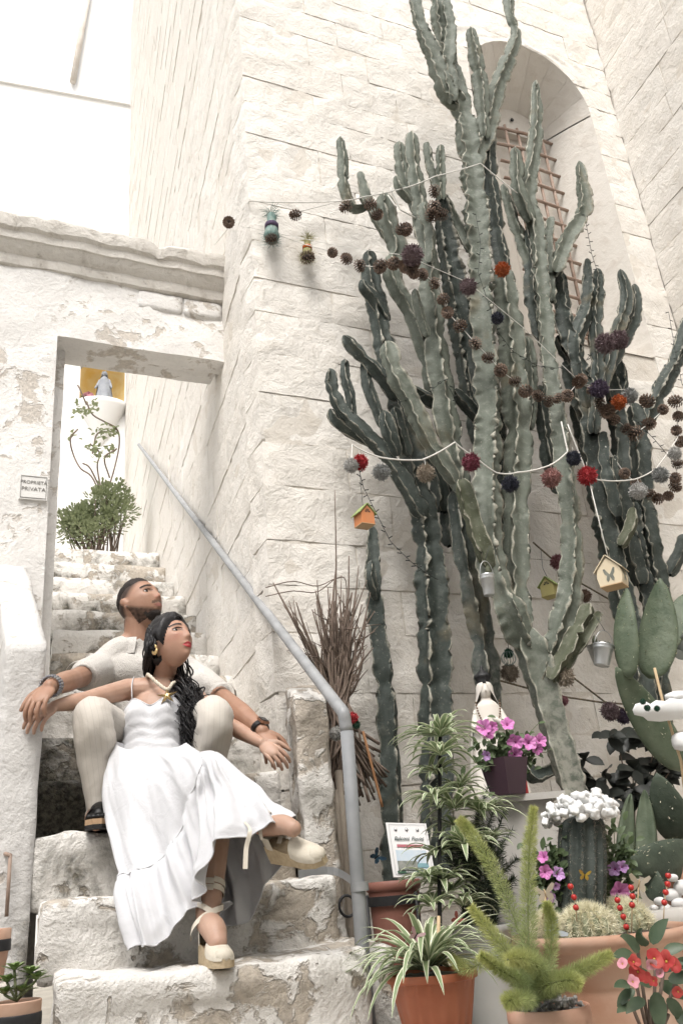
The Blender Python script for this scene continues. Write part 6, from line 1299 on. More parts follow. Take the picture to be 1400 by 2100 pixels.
def clothmat(name, c, ns=14, waffle=0.0, stripes=False, wr=.4):
    t = NT(name); p = t.pos; n1 = t.noise(p, ns, 4, .5, 1.2); h = n1
    col = t.mix(t.ramp(t.noise(p, 5, 3), .3, .7), c, tuple(v * .94 for v in c)); nm = t.bump(n1, wr, .012); nm = t.bump(t.noise(p, 420, 2), .25, .0012, nm)
    if waffle:
        w = t.n('ShaderNodeTexVoronoi'); w.inputs['Scale'].default_value = waffle; t.L(p, w.inputs['Vector']); nm = t.bump(w.outputs['Distance'], .55, .004, nm); col = t.mix(t.ramp(w.outputs['Distance'], .15, .6, .0, .28), col, tuple(v * .6 for v in c))
    if stripes:
        uv = t.n('ShaderNodeUVMap'); sp_ = t.n('ShaderNodeSeparateXYZ'); t.L(uv.outputs[0], sp_.inputs[0]); fr_ = t.math('FRACT', t.math('MULTIPLY', sp_.outputs[0], 22.0)); ln = t.ramp(t.math('ABSOLUTE', t.math('SUBTRACT', fr_, .5)),   .03, .06, .25, 0); col = t.mix(ln, col, tuple(v * .45 for v in c))
    t.out(col, .85, nm, .15); t.b.inputs['Sheen Weight'].default_value = .15
clothmat('shirt_knit', (.62, .59, .55), 10, 230, False, .5); clothmat('trouser_linen', (.55, .51, .455), 9, 0, True, .5); clothmat('dress_cotton', (.60, .60, .615), 13, 0, False, .4)
simple('hair_black', (.006, .005, .006), (.012, .010, .010), 60, .42, .6, 260, .002, spec=.35); simple('hair_brown', (.018, .013, .011), (.03, .022, .018), 90, .7, .6, 200, .003); simple('eye_white', (.62, .58, .55), None, 4, .25); simple('eye_dark', (.012, .008, .006), None, 4, .15, spec=.5); simple('lip_red', (.40, .035, .045), (.45, .06, .06), 30, .35, spec=.5); simple('lip_man', (.34, .15, .12), None, 30, .5)
simple('gold', (.75, .55, .28), (.65, .45, .2), 20, .3, metal=.9); simple('rope_cream', (.66, .60, .50), (.52, .46, .37), 120, .9, .5, 200, .003); simple('shoe_linen', (.60, .55, .46), (.54, .49, .40), 80, .9, .4, 220, .002); simple('jute', (.52, .42, .28), (.40, .31, .2), 90, .9, .6, 160, .003); simple('ribbon_cream', (.70, .64, .54), None, 20, .8); simple('sandal_dark', (.02, .018, .018), None, 20, .6); simple('cork', (.42, .28, .17), (.34, .22, .13), 60, .8); simple('watch_black', (.012, .012, .013), None, 10, .3, spec=.5); simple('rose_gold', (.62, .38, .28), None, 10, .3, metal=.9); simple('bead_blue', (.04, .05, .10), (.3, .3, .3), 60, .4); simple('nail_white', (.75, .68, .66), None, 4, .3)
def head_local(female=False):
    V = []; nu, nv = 72, 54; a, b, c = (.0745, .094, .113) if not female else (.071, .091, .110)
    for i in range(nv + 1):
        th = math.pi * i / nv
        for k in range(nu):
            ph = 2 * math.pi * k / nu; x, y, z = a * math.sin(th) * math.sin(ph), b * math.sin(th) * math.cos(ph), c * math.cos(th)
            # jaw narrows, back of the head tucks into the neck
            if z < .0:
                t = min(1, -z / .113); x *= 1 - (.30 if not female else .36) * t ** 1.5; 
                if y < 0: y *= 1 - .45 * t
                else: y *= 1 + .10 * t
            if z < -.02 and y > 0: z_ = z - .010 * min(1, (-z - .02) / .06) * (y / b); z = z_
            f = max(0, min(1, (y - .02) / .05))
            if f > 0:
                g = lambda u, s_: math.exp(-(u / s_) ** 2)
                nb = 0
                if -.040 < z < .026: nb = max(0, min(1, (.026 - z) / .052)) * (1 if z > -.026 else max(0, (z + .040) / .014))
                y += f * (.0165 if not female else .0150) * g(x, .0082 + .0045 * nb) * (nb * .95 + .16 * g(z - .018, .014)) * 1.0
                y += f * .004 * (g(x - .0115, .006) + g(x + .0125, .007)) * g(z + .030, .008)
                y -= f * .0105 * (g(x - .031, .017) + g(x + .031, .017)) * g(z - .009, .0115)
                y += f * .0045 * g(abs(x) - .03, .025) * g(z - .029, .008) * (1 if not female else .4)
                y += f * (.0055 if not female else .0075) * g(x, .021) * g(z + .0535, .0055) + f * (.0065 if not female else .009) * g(x, .018) * g(z + .0655, .0055) - f * .0035 * g(x, .024) * g(z + .0595, .0022)
                y += f * (.012 if not female else .015) * g(x, .022) * g(z + .100, .016); y += f * .004 * g(abs(x) - .048, .018) * g(z + .008, .02)
            V.append((x, y, z))
    F = [(i * nu + k, i * nu + (k + 1) % nu, (i + 1) * nu + (k + 1) % nu, (i + 1) * nu + k) for i in range(nv) for k in range(nu)]
    return np.array(V), F
def ear(mb, c, Fm, s, sx):
    for (y, z, r) in ((-.010, .016, .0155), (-.002, .004, .0145), (-.004, -.012, .0105)): mb.ell(c + Fm @ (np.array([sx * (.0755 + .004 * (y < -.005)), y - .010, z - .008]) * s), np.array([.0085, r, r * 1.15]) * s, 10, 8, Fm)
class Head:
    def __init__(s, c, fwd, up, sc, female): s.c = np.array(c); s.F = frame(fwd, up); s.s = sc; s.V, s.Fc = head_local(female); s.bvh = BVHTree.FromPolygons([tuple(v) for v in s.V], s.Fc); s.female = female
    def W(s, p): return s.c + s.F @ (np.array(p) * s.s)
    def loc(s, W): return ((np.asarray(W) - s.c) @ s.F) / s.s
    def front(s, x, z, off=.0):
        h = s.bvh.ray_cast(Vector((x, .3, z)), Vector((0, -1, 0))); p = h[0]; n = h[1]; n = n if n.y > 0 else -n; return np.array(p) + np.array(n) * off
    def patch(s, name, rows, m, parent, off=.0012):
        V = [s.W(s.front(x, z, off)) for r in rows for (x, z) in r]; n_ = len(rows[0]); mb = MB(); mb.add(V, [(i * n_ + k, i * n_ + k + 1, (i + 1) * n_ + k + 1, (i + 1) * n_ + k) for i in range(len(rows) - 1) for k in range(n_ - 1)]); return mb.obj(name, m, parent)
    def shell(s, name, mask, off, m, parent, seed=0, rough=.25):
        idx = {}; mb = MB(); V = []; F = []
        N = np.zeros_like(s.V)
        for f in s.Fc:
            p = s.V[list(f)]; n = np.cross(p[2] - p[0], p[3] - p[1]); 
            if n @ p.mean(0) < 0: n = -n
            for i in f: N[i] += n
        N /= np.maximum(1e-12, np.linalg.norm(N, axis=1))[:, None]
        mk = np.array([mask(*v) for v in s.V])
        for f in s.Fc:
            if min(mk[i] for i in f) > -.012:
                q = []
                for i in f:
                    if i not in idx:
                        e = off * max(0., min(1, mk[i] / .035)) ** .7 * (1 + rough * nz(s.V[i], 60, seed) + rough * .6 * nz(s.V[i], 160, seed)); idx[i] = len(V); V.append(s.W(s.V[i] + N[i] * (e - .001)))
                    q.append(idx[i])
                F.append(tuple(q))
        mb.add(V, F); return mb.obj(name, m, parent)
    def face(s, parent, brow_m, lip_m, brow_t=.0045, lash=.0016):
        for sx in (-1, 1):
            h = s.front(sx * .031, .009); e = MB(); e.ell(s.W(h + np.array([0, -.0068, 0])), np.array([.0150, .0098, .0082]) * s.s, 14, 10, s.F); eo = e.obj('eye', 'eye_white', parent)
            gx = .0035; e = MB(); e.ell(s.W(h + np.array([gx, .0008, .0015])), np.array([.0066, .0034, .0064]) * s.s, 10, 8, s.F); e.obj('iris', 'eye_dark', eo)
            rows = [[(sx * .031 + (q - .5) * .036, .009 + .0075 * math.sin(math.pi * q) + d) for q in np.linspace(0, 1, 9)] for d in (0, lash * 2)]; s.patch('lash_line', rows, 'eye_dark', eo, .0042)
            rows = [[(sx * .031 + (q - .5) * .036, .0085 - .0050 * math.sin(math.pi * q) + d) for q in np.linspace(0, 1, 9)] for d in (0, lash * .6)]; s.patch('lash_line', rows, 'eye_dark', eo, .0035)
            rows = [[(sx * (.012 + .042 * q), .0255 + .010 * math.sin(math.pi * (.15 + .62 * q)) - .006 * q + d * (1.2 - .6 * q)) for q in np.linspace(0, 1, 10)] for d in (-.001, brow_t * 1.2)]; s.patch('eyebrow', rows, brow_m, parent, .0022)
        w = .024 if s.female else .025
        s.patch('lips', [[(w * (q * 2 - 1), -.0595 + d * max(0, 1 - abs(q * 2 - 1) ** 2.2) * (1 if d < 0 else (1 - .25 * math.exp(-((q - .5) / .08) ** 2)))) for q in np.linspace(0, 1, 13)] for d in (-.0115 if s.female else -.0085, -.006, -.0006, .004, .0088 if s.female else .0055)], lip_m, parent, .0012)
FING = MB()
def hand(mb, wrist, d, back, s=1.0, curl=(.5, .55, .6, .7), spread=.16, thumb=-1, width=.038, thumb_curl=.4):
    """palm, four unequal fingers in three joints, thumb leaving the palm's side; back = direction out of the back of the hand"""
    d = nrm(d); back = nrm(np.array(back) - d * (np.array(back) @ d)); sd = np.cross(d, back) * thumb      # sd points to the thumb side
    w = np.array(wrist); tips = []
    Fm = np.array([sd, d, back]).T
    mb.ell(w + d * .048 * s, np.array([width, .052, .0155]) * s, 14, 10, Fm); mb.ell(w + d * .028 * s + sd * .012 * s - back * .004 * s, np.array([.024, .03, .016]) * s, 12, 8, Fm)
    L = (.070, .078, .073, .056)
    for k in range(4):
        o = (1.5 - k) / 1.5; p = w + d * (.084 - .006 * abs(o - .2)) * s + sd * o * .0285 * s; q = nrm(d + sd * o * spread); c = curl[k]; pts = [p - q * .03 * s, p]; ang = 0
        for j, f in enumerate((.48, .30, .24)):
            ang += c * (.75, .95, .7)[j]; v = q * math.cos(ang) - back * math.sin(ang); p = p + v * L[k] * f * s; pts.append(p)
        r = np.array([.0092, .0094, .0086, .0080, .0064]) * s * (1 if k < 3 else .88); limb(FING, pts, r, 16, 10); tips.append((pts[-1], nrm(pts[-1] - pts[-2]), back))
    p = w + d * .022 * s + sd * .026 * s; v = nrm(d * .75 + sd * .75 - back * .25); pts = [p, p + v * .034 * s]; v2 = nrm(v * .7 + d * .6 - back * thumb_curl); pts.append(pts[-1] + v2 * .03 * s); pts.append(pts[-1] + nrm(v2 + d * .3 - back * thumb_curl * .5) * .024 * s); limb(mb, pts[:2], np.array([.0135, .012]) * s, 6, 10); limb(FING, pts, np.array([.0128, .0115, .0102, .0074]) * s, 14, 10); tips.append((pts[-1], nrm(pts[-1] - pts[-2]), back))
    return tips
def Rv(): return _R0.copy()
TOCAM = -_F0

# ------------------------------------------------------------------ the man
man = thing('person', 'bearded man in cream knitted polo shirt and pinstriped linen trousers sitting on the steps', 'person', aY(312, 1600, 3.4))
hipC = aY(312, 1545, 3.44); chest = aY(297, 1420, 3.52); neckb = aY(283, 1330, 3.50); HM = Head(aY(288, 1241, 3.47), TOCAM * .46 + _R0 * .84 + _U0 * .40, _U0 + TOCAM * -.05 - _R0 * .10, .985, False)
shR, shL = aY(206, 1374, 3.47), aY(396, 1390, 3.46); elR, wrR = aY(150, 1394, 3.16), aY(103, 1408, 2.90); elL, wrL = aY(478, 1448, 3.16), aY(538, 1500, 2.98); rgt = nrm(shL - shR)
knR, anR = aY(193, 1474, 2.99), aY(208, 1668, 3.06); knL, anL = aY(438, 1470, 2.99), aY(428, 1650, 3.06); hpR, hpL = hipC - rgt * .085, hipC + rgt * .085
b = MB(); b.add([HM.W(v) for v in HM.V], HM.Fc); ear(b, HM.c, HM.F, HM.s, 1); ear(b, HM.c, HM.F, HM.s, -1)
limb(b, [neckb + np.array([0, .0, -.03]), (neckb + HM.W((0, -.035, -.06))) / 2, HM.W((0, -.034, -.05))], [.068, .058, .055])
for q_ in (shR, shL): limb(b, [neckb + (HM.c - neckb) * .25, neckb * .55 + q_ * .45 + _U0 * .03, q_], [.05, .048, .045])
b.ell(chest, (.15, .095, .15), 18, 12, frame(TOCAM)); b.ell((chest + hipC) / 2, (.135, .09, .15), 18, 12, frame(TOCAM)); b.ell(hipC, (.14, .10, .10), 18, 12, frame(TOCAM)); limb(b, [shR, (shR + shL) / 2 + np.array([0, .01, .02]), shL], [.055, .07, .055])
limb(b, [shR, (shR + elR) / 2, elR], [.052, .043, .036]); limb(b, [elR, elR * .62 + wrR * .38, wrR], [.036, .037, .0245]); limb(b, [shL, (shL + elL) / 2, elL], [.052, .043, .036]); limb(b, [elL, elL * .62 + wrL * .38, wrL], [.036, .037, .0245])
for hp_, kn_, an_ in ((hpR, knR, anR), (hpL, knL, anL)): limb(b, [hp_, (hp_ + kn_) / 2, kn_], [.06, .055, .045]); limb(b, [kn_, kn_ * .65 + an_ * .35, an_], [.045, .045, .034]); limb(b, [an_, an_ + np.array([-.02, -.05, -.02]), an_ + np.array([-.02, -.11, -.04])], [.034, .034, .022])
dR = aY(44, 1476, 2.80) - wrR; tR = hand(b, wrR, dR, nrm(_U0 * .55 + TOCAM * .85 - _R0 * .1), .93, (.52, .58, .62, .68), .07, 1, .038); dL = aY(586, 1585, 2.86) - wrL; tL = hand(b, wrL, dL, nrm(_U0 * .35 + TOCAM * .9 + _R0 * .25), .93, (.66, .62, .58, .55), .07, -1, .038)
V, F = voxel(b, .0040, 2, .4); Lh = HM.loc(V); near = (np.abs(Lh) < .16).all(1); col = np.ones((len(V), 3))
for i in np.where(near)[0]:
    x, y, z = Lh[i]; hair = z - np.interp(y, [-.1, -.05, -.02, .0, .03, .06, .1], [-.075, -.06, -.01, .0, .028, .062, .068]); k = max(0, min(1, hair / .045 + .12))
    if abs(x) > .0735 and -.045 < y < .02 and z < .035: k = 0
    bd = 0
    if y > -.012: bd = max(bd, min(1, (np.interp(y, [-.01, .02, .05, .075, .1], [-.006, -.032, -.050, -.064, -.074]) - z) / .016))
    if y > .06 and abs(x) < .031 and -.053 < z < -.041: bd = max(bd, .8)
    if y > .05 and abs(x) < .022 and -.073 < z < -.052: bd *= .25
    if z < -.095: bd *= max(0, min(1, (y - .02) / .04))
    bd = max(0, bd) * (.85 + .3 * nz(Lh[i], 90)); c = np.array([1, 1, 1.]) * (1 - k) + np.array([.10, .095, .10]) * k; c = c * (1 - max(0, min(1, bd)) * .93); 
    if y > .075 and abs(x) < .02 and -.035 < z < -.015: c = c * np.array([1.05, .93, .92])
    col[i] = np.clip(c, .03, 1.2)
mb = MB(); mb.add(V, F, [tuple(c) for c in col]); mb.add(FING.v, FING.f, (1.0, 1.0, 1.0)); FING = MB(); body = mb.obj('body', 'skin_tan', man)
HM.face(man, 'hair_brown', 'lip_man', .0062)
HM.shell('hair', lambda x, y, z: z - np.interp(y, [-.1, -.06, -.02, .0, .03, .055, .1], [.0, .02, .045, .052, .062, .074, .078]) - .012 * (abs(x) > .055), .011, 'hair_brown', man, 3, .35)
HM.shell('beard', lambda x, y, z: (np.interp(y, [0, .03, .05, .075, .1], [-.055, -.062, -.068, -.078, -.082]) - z) if y > .03 and z > -.12 else -1, .0035, 'hair_brown', man, 5, .8)
# shirt
s_ = MB(); s_.ell(chest, (.172, .118, .165), 20, 14, frame(TOCAM)); s_.ell((chest + hipC) / 2, (.155, .112, .16), 20, 14, frame(TOCAM)); limb(s_, [shR, (shR + shL) / 2 + np.array([0, .01, .012]), shL], [.070, .082, .070]); limb(s_, [neckb + np.array([0, 0, -.06]), neckb + np.array([0, 0, -.008])], [.088, .074])
for q_ in (shR, shL): limb(s_, [neckb + _U0 * -.01, neckb * .55 + q_ * .45 + _U0 * .022, q_], [.066, .066, .064])
cuR, cuL = shR * .42 + elR * .58, shL * .42 + elL * .58
for a_, c_ in ((shR, cuR), (shL, cuL)): limb(s_, [a_, (a_ + c_) / 2, c_], [.070, .066, .060])
V, F = voxel(s_, .007, 4); V = V + np.array([[0, 0, 0]]); 
for i in range(len(V)): n_ = fbm(V[i], 9, 2.2); V[i] = V[i] + TOCAM * n_ * .010
mb = MB(); mb.add(V, F); mb.obj('shirt', 'shirt_knit', man)
for a_, c_ in ((shR, cuR), (shL, cuL)): d = nrm(c_ - a_); mb = MB(); mb.tube([c_ + d * .045, c_ + d * .056, c_ + d * .064], [.0600, .0605, .0585], 20, caps=False); mb.obj('cuff', 'shirt_knit', man)
ax = nrm(HM.W((0, -.02, -.06)) - neckb); fw_ = nrm(TOCAM * .8 + _R0 * .3); rr_ = np.cross(ax, fw_); mb = MB(); V = []; n_ = 33
for j, (r, h) in enumerate(((.070, .034), (.074, .038), (.082, .014), (.095, -.010))):
    for k in range(n_):
        a = math.pi * (-.93 + 1.86 * k / (n_ - 1)); pt_ = 1 - math.exp(-((abs(a) - 2.9) / .5) ** 2); dn = (-.022 if j == 3 else -.01 if j == 2 else 0) * math.exp(-((abs(a) - 2.75) / .45) ** 2); V.append(neckb + (-fw_ * math.cos(a) * 1.05 + rr_ * math.sin(a)) * r + ax * (h + dn - .012))
mb.add(V, [(j * n_ + k, j * n_ + k + 1, (j + 1) * n_ + k + 1, (j + 1) * n_ + k) for j in range(3) for k in range(n_ - 1)]); mb.obj('collar', 'shirt_knit', man)
# trousers
def trouser(P, R, seed):
    S = smooth_path([(*p, r) for p, r in zip(P, R)], 46); mb = MB(); mb.tube(S[:, :3], S[:, 3], 40, uv=True, caps=False); V = np.array(mb.v)
    for i in range(len(V)):
        c_ = S[i // 40, :3]; n_ = nrm(V[i] - c_); t = (i // 40) / 45; q = V[i]; f = .007 * fbm((q[0] * 2.2, q[1] * 2.2, q[2] * .9), 8, seed) + .006 * math.sin((i % 40) / 40 * 6.283 * 3 + t * 6 + seed) * (t > .55) + .008 * math.exp(-((t - .52) / .07) ** 2) * nz(q, 18, seed); V[i] = q + n_ * f
    mb.v = [tuple(v) for v in V]; return mb.obj('trouser_leg', 'trouser_linen', man)
trouser([hpR, (hpR + knR) / 2 + np.array([0, 0, .01]), knR + np.array([0, .03, .012]), knR + np.array([0, -.018, -.03]), knR * .62 + anR * .38, anR + np.array([0, -.01, .03]), anR + np.array([0, -.01, -.008])], [.095, .080, .066, .062, .062, .054, .051], 1.0); trouser([hpL, (hpL + knL) / 2 + np.array([0, 0, .01]), knL + np.array([0, .03, .012]), knL + np.array([0, -.018, -.03]), knL * .62 + anL * .38, anL + np.array([0, -.01, .03]), anL + np.array([0, -.01, -.008])], [.095, .080, .066, .062, .062, .056, .053], 4.0)
mb = MB(); mb.ell(hipC, (.16, .12, .12), 20, 14, frame(TOCAM)); mb.obj('trouser_seat', 'trouser_linen', man)
# sandals
for an_ in (anR, anL):
    f0 = nrm(np.array([-.10, -1, 0])); so = np.array([an_[0], an_[1], STEPS[4][1] + EYE]); sx = np.array([f0[1], -f0[0], 0]) * -1
    outl = [(-.05, .030), (-.06, .0), (-.05, -.030), (.02, -.034), (.09, -.042), (.15, -.040), (.185, -.015), (.185, .012), (.15, .036), (.06, .034)]
    for z0_, z1_, m_, nm_ in ((.002, .014, 'sandal_dark', 'outsole'), (.014, .030, 'cork', 'footbed')):
        mb = MB(); n_ = len(outl); mb.add([so + f0 * a + sx * c_ + np.array([0, 0, z_]) for z_ in (z0_, z1_) for a, c_ in outl], [tuple(range(n_))[::-1], tuple(range(n_, 2 * n_))] + [(i, (i + 1) % n_, n_ + (i + 1) % n_, n_ + i) for i in range(n_)]); mb.obj(nm_, m_, man, smooth=False)
    for st_ in (.055, .105): mb = MB(); mb.tube([so + f0 * st_ + sx * .04 * math.cos(a) + np.array([0, 0, .028 + .045 * math.sin(a)]) for a in np.linspace(0, math.pi, 12)], .011, 8, flat=.35); mb.obj('strap', 'sandal_dark', man)
    ft = MB(); limb(ft, [an_ + np.array([0, 0, -.015]), so + f0 * .06 + np.array([0, 0, .058]), so + f0 * .13 + np.array([0, 0, .045])], [.034, .034, .024])
    for k in range(5): limb(ft, [so + f0 * .12 + sx * (.026 - .013 * k) + np.array([0, 0, .042]), so + f0 * (.172 - .006 * k) + sx * (.028 - .0145 * k) + np.array([0, 0, .038])], [.011, .0095 if k else .011], 5, 8)
    V, F = voxel(ft, .004, 2); mb = MB(); mb.add(V, F); mb.obj('foot', 'skin_tan', man)
# watch, ring, bracelets
d = nrm(wrL - elL); mb = MB(); q = wrL - d * .018; mb.tube([q - d * .011, q + d * .011], .0315, 24, caps=False); mb.tube([q - d * .011, q + d * .011], .0295, 24, caps=False); mb.obj('watch_strap', 'watch_black', man); up_ = nrm(_U0 * .4 + TOCAM * .6 + _R0 * .6); up_ = nrm(up_ - d * (up_ @ d)); mb = MB(); mb.box(q + up_ * .033, (.032, .036, .009), np.array([np.cross(d, up_), d, up_]).T); mb.obj('watch_case', 'rose_gold', man, smooth=False); mb = MB(); mb.box(q + up_ * .0385, (.026, .030, .003), np.array([np.cross(d, up_), d, up_]).T); mb.obj('watch_face', 'watch_black', man, smooth=False)
d = nrm(wrR - elR)
for k, (o_, m_) in enumerate(((-.004, 'bead_blue'), (-.016, 'spine_grey'), (-.027, 'bead_blue'))):
    q = wrR + d * o_; up_ = nrm(np.cross(d, _R0)); s2 = np.cross(d, up_); mb = MB()
    for j in range(22): a = j * 6.283 / 22; mb.ell(q + (up_ * math.cos(a) + s2 * math.sin(a)) * .0325, .0052 if k != 1 else .0042, 7, 5)
    mb.obj('bracelet', m_, man)

# ------------------------------------------------------------------ the woman
wom = thing('person', 'dark haired woman in white tiered dress and wedge espadrilles leaning back on the man', 'person', aY(330, 1660, 3.05))
hipW, waist, chW, nkW = aY(318, 1622, 3.06), aY(312, 1535, 3.10), aY(322, 1462, 3.16), aY(334, 1400, 3.21); HWm = Head(aY(351, 1320, 3.13), TOCAM * .52 + _R0 * .78 + _U0 * .36, _U0 + _R0 * .02 - TOCAM * .05, .92, True)
wsR, wsL = aY(262, 1414, 3.18), aY(404, 1436, 3.18); weR, wwR = aY(172, 1436, 3.06), aY(112, 1448, 2.97); weL, wwL = aY(472, 1488, 3.10), aY(536, 1524, 2.95)
kR, aR = aY(396, 1590, 2.66), aY(544, 1696, 2.37); kL, aL = aY(440, 1640, 2.62), aY(425, 1892, 2.47); hR, hL = hipW + _R0 * -.06, hipW + _R0 * .07
b = MB(); b.add([HWm.W(v) for v in HWm.V], HWm.Fc); ear(b, HWm.c, HWm.F, HWm.s, 1); ear(b, HWm.c, HWm.F, HWm.s, -1)
limb(b, [nkW + np.array([0, 0, -.02]), (nkW + HWm.W((0, -.04, -.06))) / 2, HWm.W((0, -.036, -.05))], [.048, .040, .042]); Fb = frame(nrm(TOCAM + _U0 * .25))
b.ell(chW, (.112, .072, .10), 18, 12, Fb); b.ell(waist, (.095, .068, .10), 18, 12, Fb); b.ell(hipW, (.11, .08, .08), 18, 12, Fb); limb(b, [wsR, wsR * .5 + wsL * .5 + np.array([0, .0, .012]), wsL], [.040, .052, .040])
limb(b, [wsR, (wsR + weR) / 2, weR], [.039, .034, .028]); limb(b, [weR, weR * .62 + wwR * .38, wwR], [.028, .028, .0185]); limb(b, [wsL, (wsL + weL) / 2, weL], [.039, .034, .028]); limb(b, [weL, weL * .62 + wwL * .38, wwL], [.028, .028, .0185])
toeR = aY(616, 1700, 2.26)
limb(b, [hR, (hR + kR) / 2 - _U0 * .02, kR], [.066, .056, .044]); limb(b, [kR, kR * .68 + aR * .32, aR], [.044, .046, .0255]); limb(b, [aR, aR * .5 + toeR * .5 + _U0 * .008, toeR * .8 + aR * .2], [.0255, .026, .022])
toeL = np.array([aL[0] + .012, aL[1] - .125, STEPS[2][1] + EYE + .035]); limb(b, [hL, (hL + kL) / 2 - _U0 * .03, kL], [.066, .056, .044]); limb(b, [kL, kL * .68 + aL * .32, aL], [.050, .050, .030]); limb(b, [aL, aL * .5 + toeL * .5 + _U0 * .012, toeL * .8 + aL * .2], [.030, .032, .024])
hand(b, wwR, aY(40, 1494, 2.87) - wwR, nrm(_U0 * .3 + TOCAM * .9), .84, (.50, .55, .6, .65), .10, 1, .034); hand(b, wwL, aY(608, 1580, 2.84) - wwL, nrm(_U0 * .55 + TOCAM * .7 - _R0 * .1), .84, (.55, .55, .58, .6), .10, -1, .034)
V, F = voxel(b, .0040, 2, .4); Lh = HWm.loc(V); col = np.ones((len(V), 3))
for i in np.where((np.abs(Lh) < .13).all(1))[0]:
    x, y, z = Lh[i]
    if z > -.115: col[i] = np.array([.92, .84, .80]) if True else col[i]
    ck = math.exp(-((abs(x) - .043) / .018) ** 2 - ((z + .022) / .016) ** 2) * (y > .03); col[i] = col[i] * (1 - ck * np.array([.02, .14, .12]))
mb = MB(); mb.add(V, F, [tuple(c) for c in col]); mb.add(FING.v, FING.f, (1.0, 1.0, 1.0)); mb.obj('body', 'skin_fair', wom); HWm.face(wom, 'hair_black', 'lip_red', .0048, .0022)
# fingernails
# bodice
axb = nrm(chW - waist); frb = nrm(TOCAM + _U0 * .1 - axb * ((TOCAM + _U0 * .1) @ axb)); rgb = np.cross(frb, axb) * -1; rgb = rgb if rgb @ _R0 > 0 else -rgb
mb = MB(); seg, nr = 64, 22; V = []; Lb = np.linalg.norm(chW - waist)
def ttop(a):   # a: 0 front
    u = math.sin(a); f = math.cos(a)
    return (.80 + .22 * math.exp(-((abs(u) - .55) / .26) ** 2) - .04 * math.exp(-(u / .16) ** 2)) if f > -.1 else .80
for j in range(nr + 1):
    for k in range(seg):
        a = 6.283 * k / seg; t = -.62 + (ttop(a) + .62) * j / nr; c_ = waist + axb * Lb * t; hw = .104 + .022 * math.sin(max(0, min(1, t)) * 1.5) + (.03 * max(0, -t) * 1.6); hd = .076 + .006 * max(0, t)
        u, f = math.sin(a), math.cos(a); p = c_ + rgb * hw * u + frb * hd * f
        if f > 0: bu = sum(math.exp(-((u * hw - s2 * .056) / .040) ** 2 - ((t - .60) / .40) ** 2) for s2 in (-1, 1)); p = p + frb * .046 * bu * min(1, f * 1.6)
        p = p + (rgb * u + frb * f) * (.0035 * math.sin(t * 26 + 3 * nz((u, t * .5, 0), 2)) * (1 if t < .55 else .35) + .003 * fbm(p, 22, 4)); V.append(p)
mb.add(V, [(j * seg + k, j * seg + (k + 1) % seg, (j + 1) * seg + (k + 1) % seg, (j + 1) * seg + k) for j in range(nr) for k in range(seg)]); dress = mb.obj('dress_bodice', 'dress_cotton', wom); top_ = V[-seg:]
mb = MB(); mb.tube(list(top_) + [top_[0]], .0028, 6); mb.obj('neckline_seam', 'dress_cotton', dress)
for s2, sh_ in ((-1, wsR), (1, wsL)):
    k = int(round((s2 * .62) / 6.283 * seg)) % seg; e_ = sh_ + axb * .040 - rgb * s2 * .022 + frb * .004; mb = MB(); mb.tube(smooth_path([top_[k], top_[k] * .5 + e_ * .5 + frb * .026, e_ + frb * .012, e_ - frb * .04], 12), .0042, 6, flat=.5); mb.obj('strap', 'dress_cotton', dress)
# skirt: columns from waist to hem, going round the body
SK = [[(237, 1521, 3.00), (213, 1612, 2.95), (232, 1720, 2.80), (262, 1840, 2.60), (288, 1928, 2.53)], [(252, 1534, 2.94), (262, 1615, 2.80), (278, 1725, 2.68), (298, 1850, 2.54), (318, 1940, 2.49)], [(285, 1538, 2.92), (335, 1607, 2.66), (352, 1720, 2.58), (378, 1800, 2.50), (400, 1864, 2.47)], [(315, 1538, 2.91), (380, 1572, 2.56), (402, 1660, 2.51), (424, 1745, 2.45), (424, 1830, 2.43)],
      [(340, 1536, 2.91), (404, 1550, 2.56), (440, 1620, 2.48), (446, 1690, 2.40), (448, 1738, 2.37)], [(365, 1531, 2.93), (432, 1558, 2.57), (492, 1618, 2.44), (522, 1668, 2.35), (540, 1706, 2.32)], [(380, 1524, 2.97), (452, 1572, 2.64), (514, 1626, 2.50), (554, 1666, 2.40), (587, 1696, 2.36)], [(376, 1524, 3.06), (442, 1592, 2.76), (502, 1660, 2.64), (546, 1720, 2.58), (562, 1780, 2.56)],
      [(340, 1526, 3.14), (402, 1622, 2.84), (452, 1722, 2.70), (482, 1812, 2.64), (490, 1896, 2.60)], [(300, 1526, 3.14), (342, 1642, 2.88), (392, 1742, 2.74), (420, 1802, 2.68), (446, 1838, 2.62)], [(262, 1526, 3.12), (272, 1662, 2.97), (302, 1762, 2.82), (332, 1822, 2.68), (352, 1890, 2.60)]]
nc, NV, NU = len(SK), 56, 176; COLS = [smooth_path([aY(*p) for p in c_], NV) for c_ in SK]; G = np.zeros((NU, NV, 3))
for j in range(NV):
    P = np.array([COLS[k][j] for k in range(nc)])
    for i in range(NU):
        u = i / NU * nc; k = int(u); t = u - k; a, b_, c_, d = P[(k - 1) % nc], P[k], P[(k + 1) % nc], P[(k + 2) % nc]; G[i, j] = .5 * ((2 * b_) + (c_ - a) * t + (2 * a - 5 * b_ + 4 * c_ - d) * t * t + (3 * b_ - a - 3 * c_ + d) * t ** 3)
G0 = G.copy(); Nn = np.zeros_like(G); cen = G.mean(axis=0)
for i in range(NU):
    for j in range(NV):
        n_ = np.cross(G[(i + 1) % NU, j] - G[i - 1, j], G[i, min(j + 1, NV - 1)] - G[i, max(j - 1, 0)]); l = np.linalg.norm(n_); n_ = n_ / l if l > 1e-9 else n_; Nn[i, j] = n_ if n_ @ (G[i, j] - cen[j]) > 0 else -n_
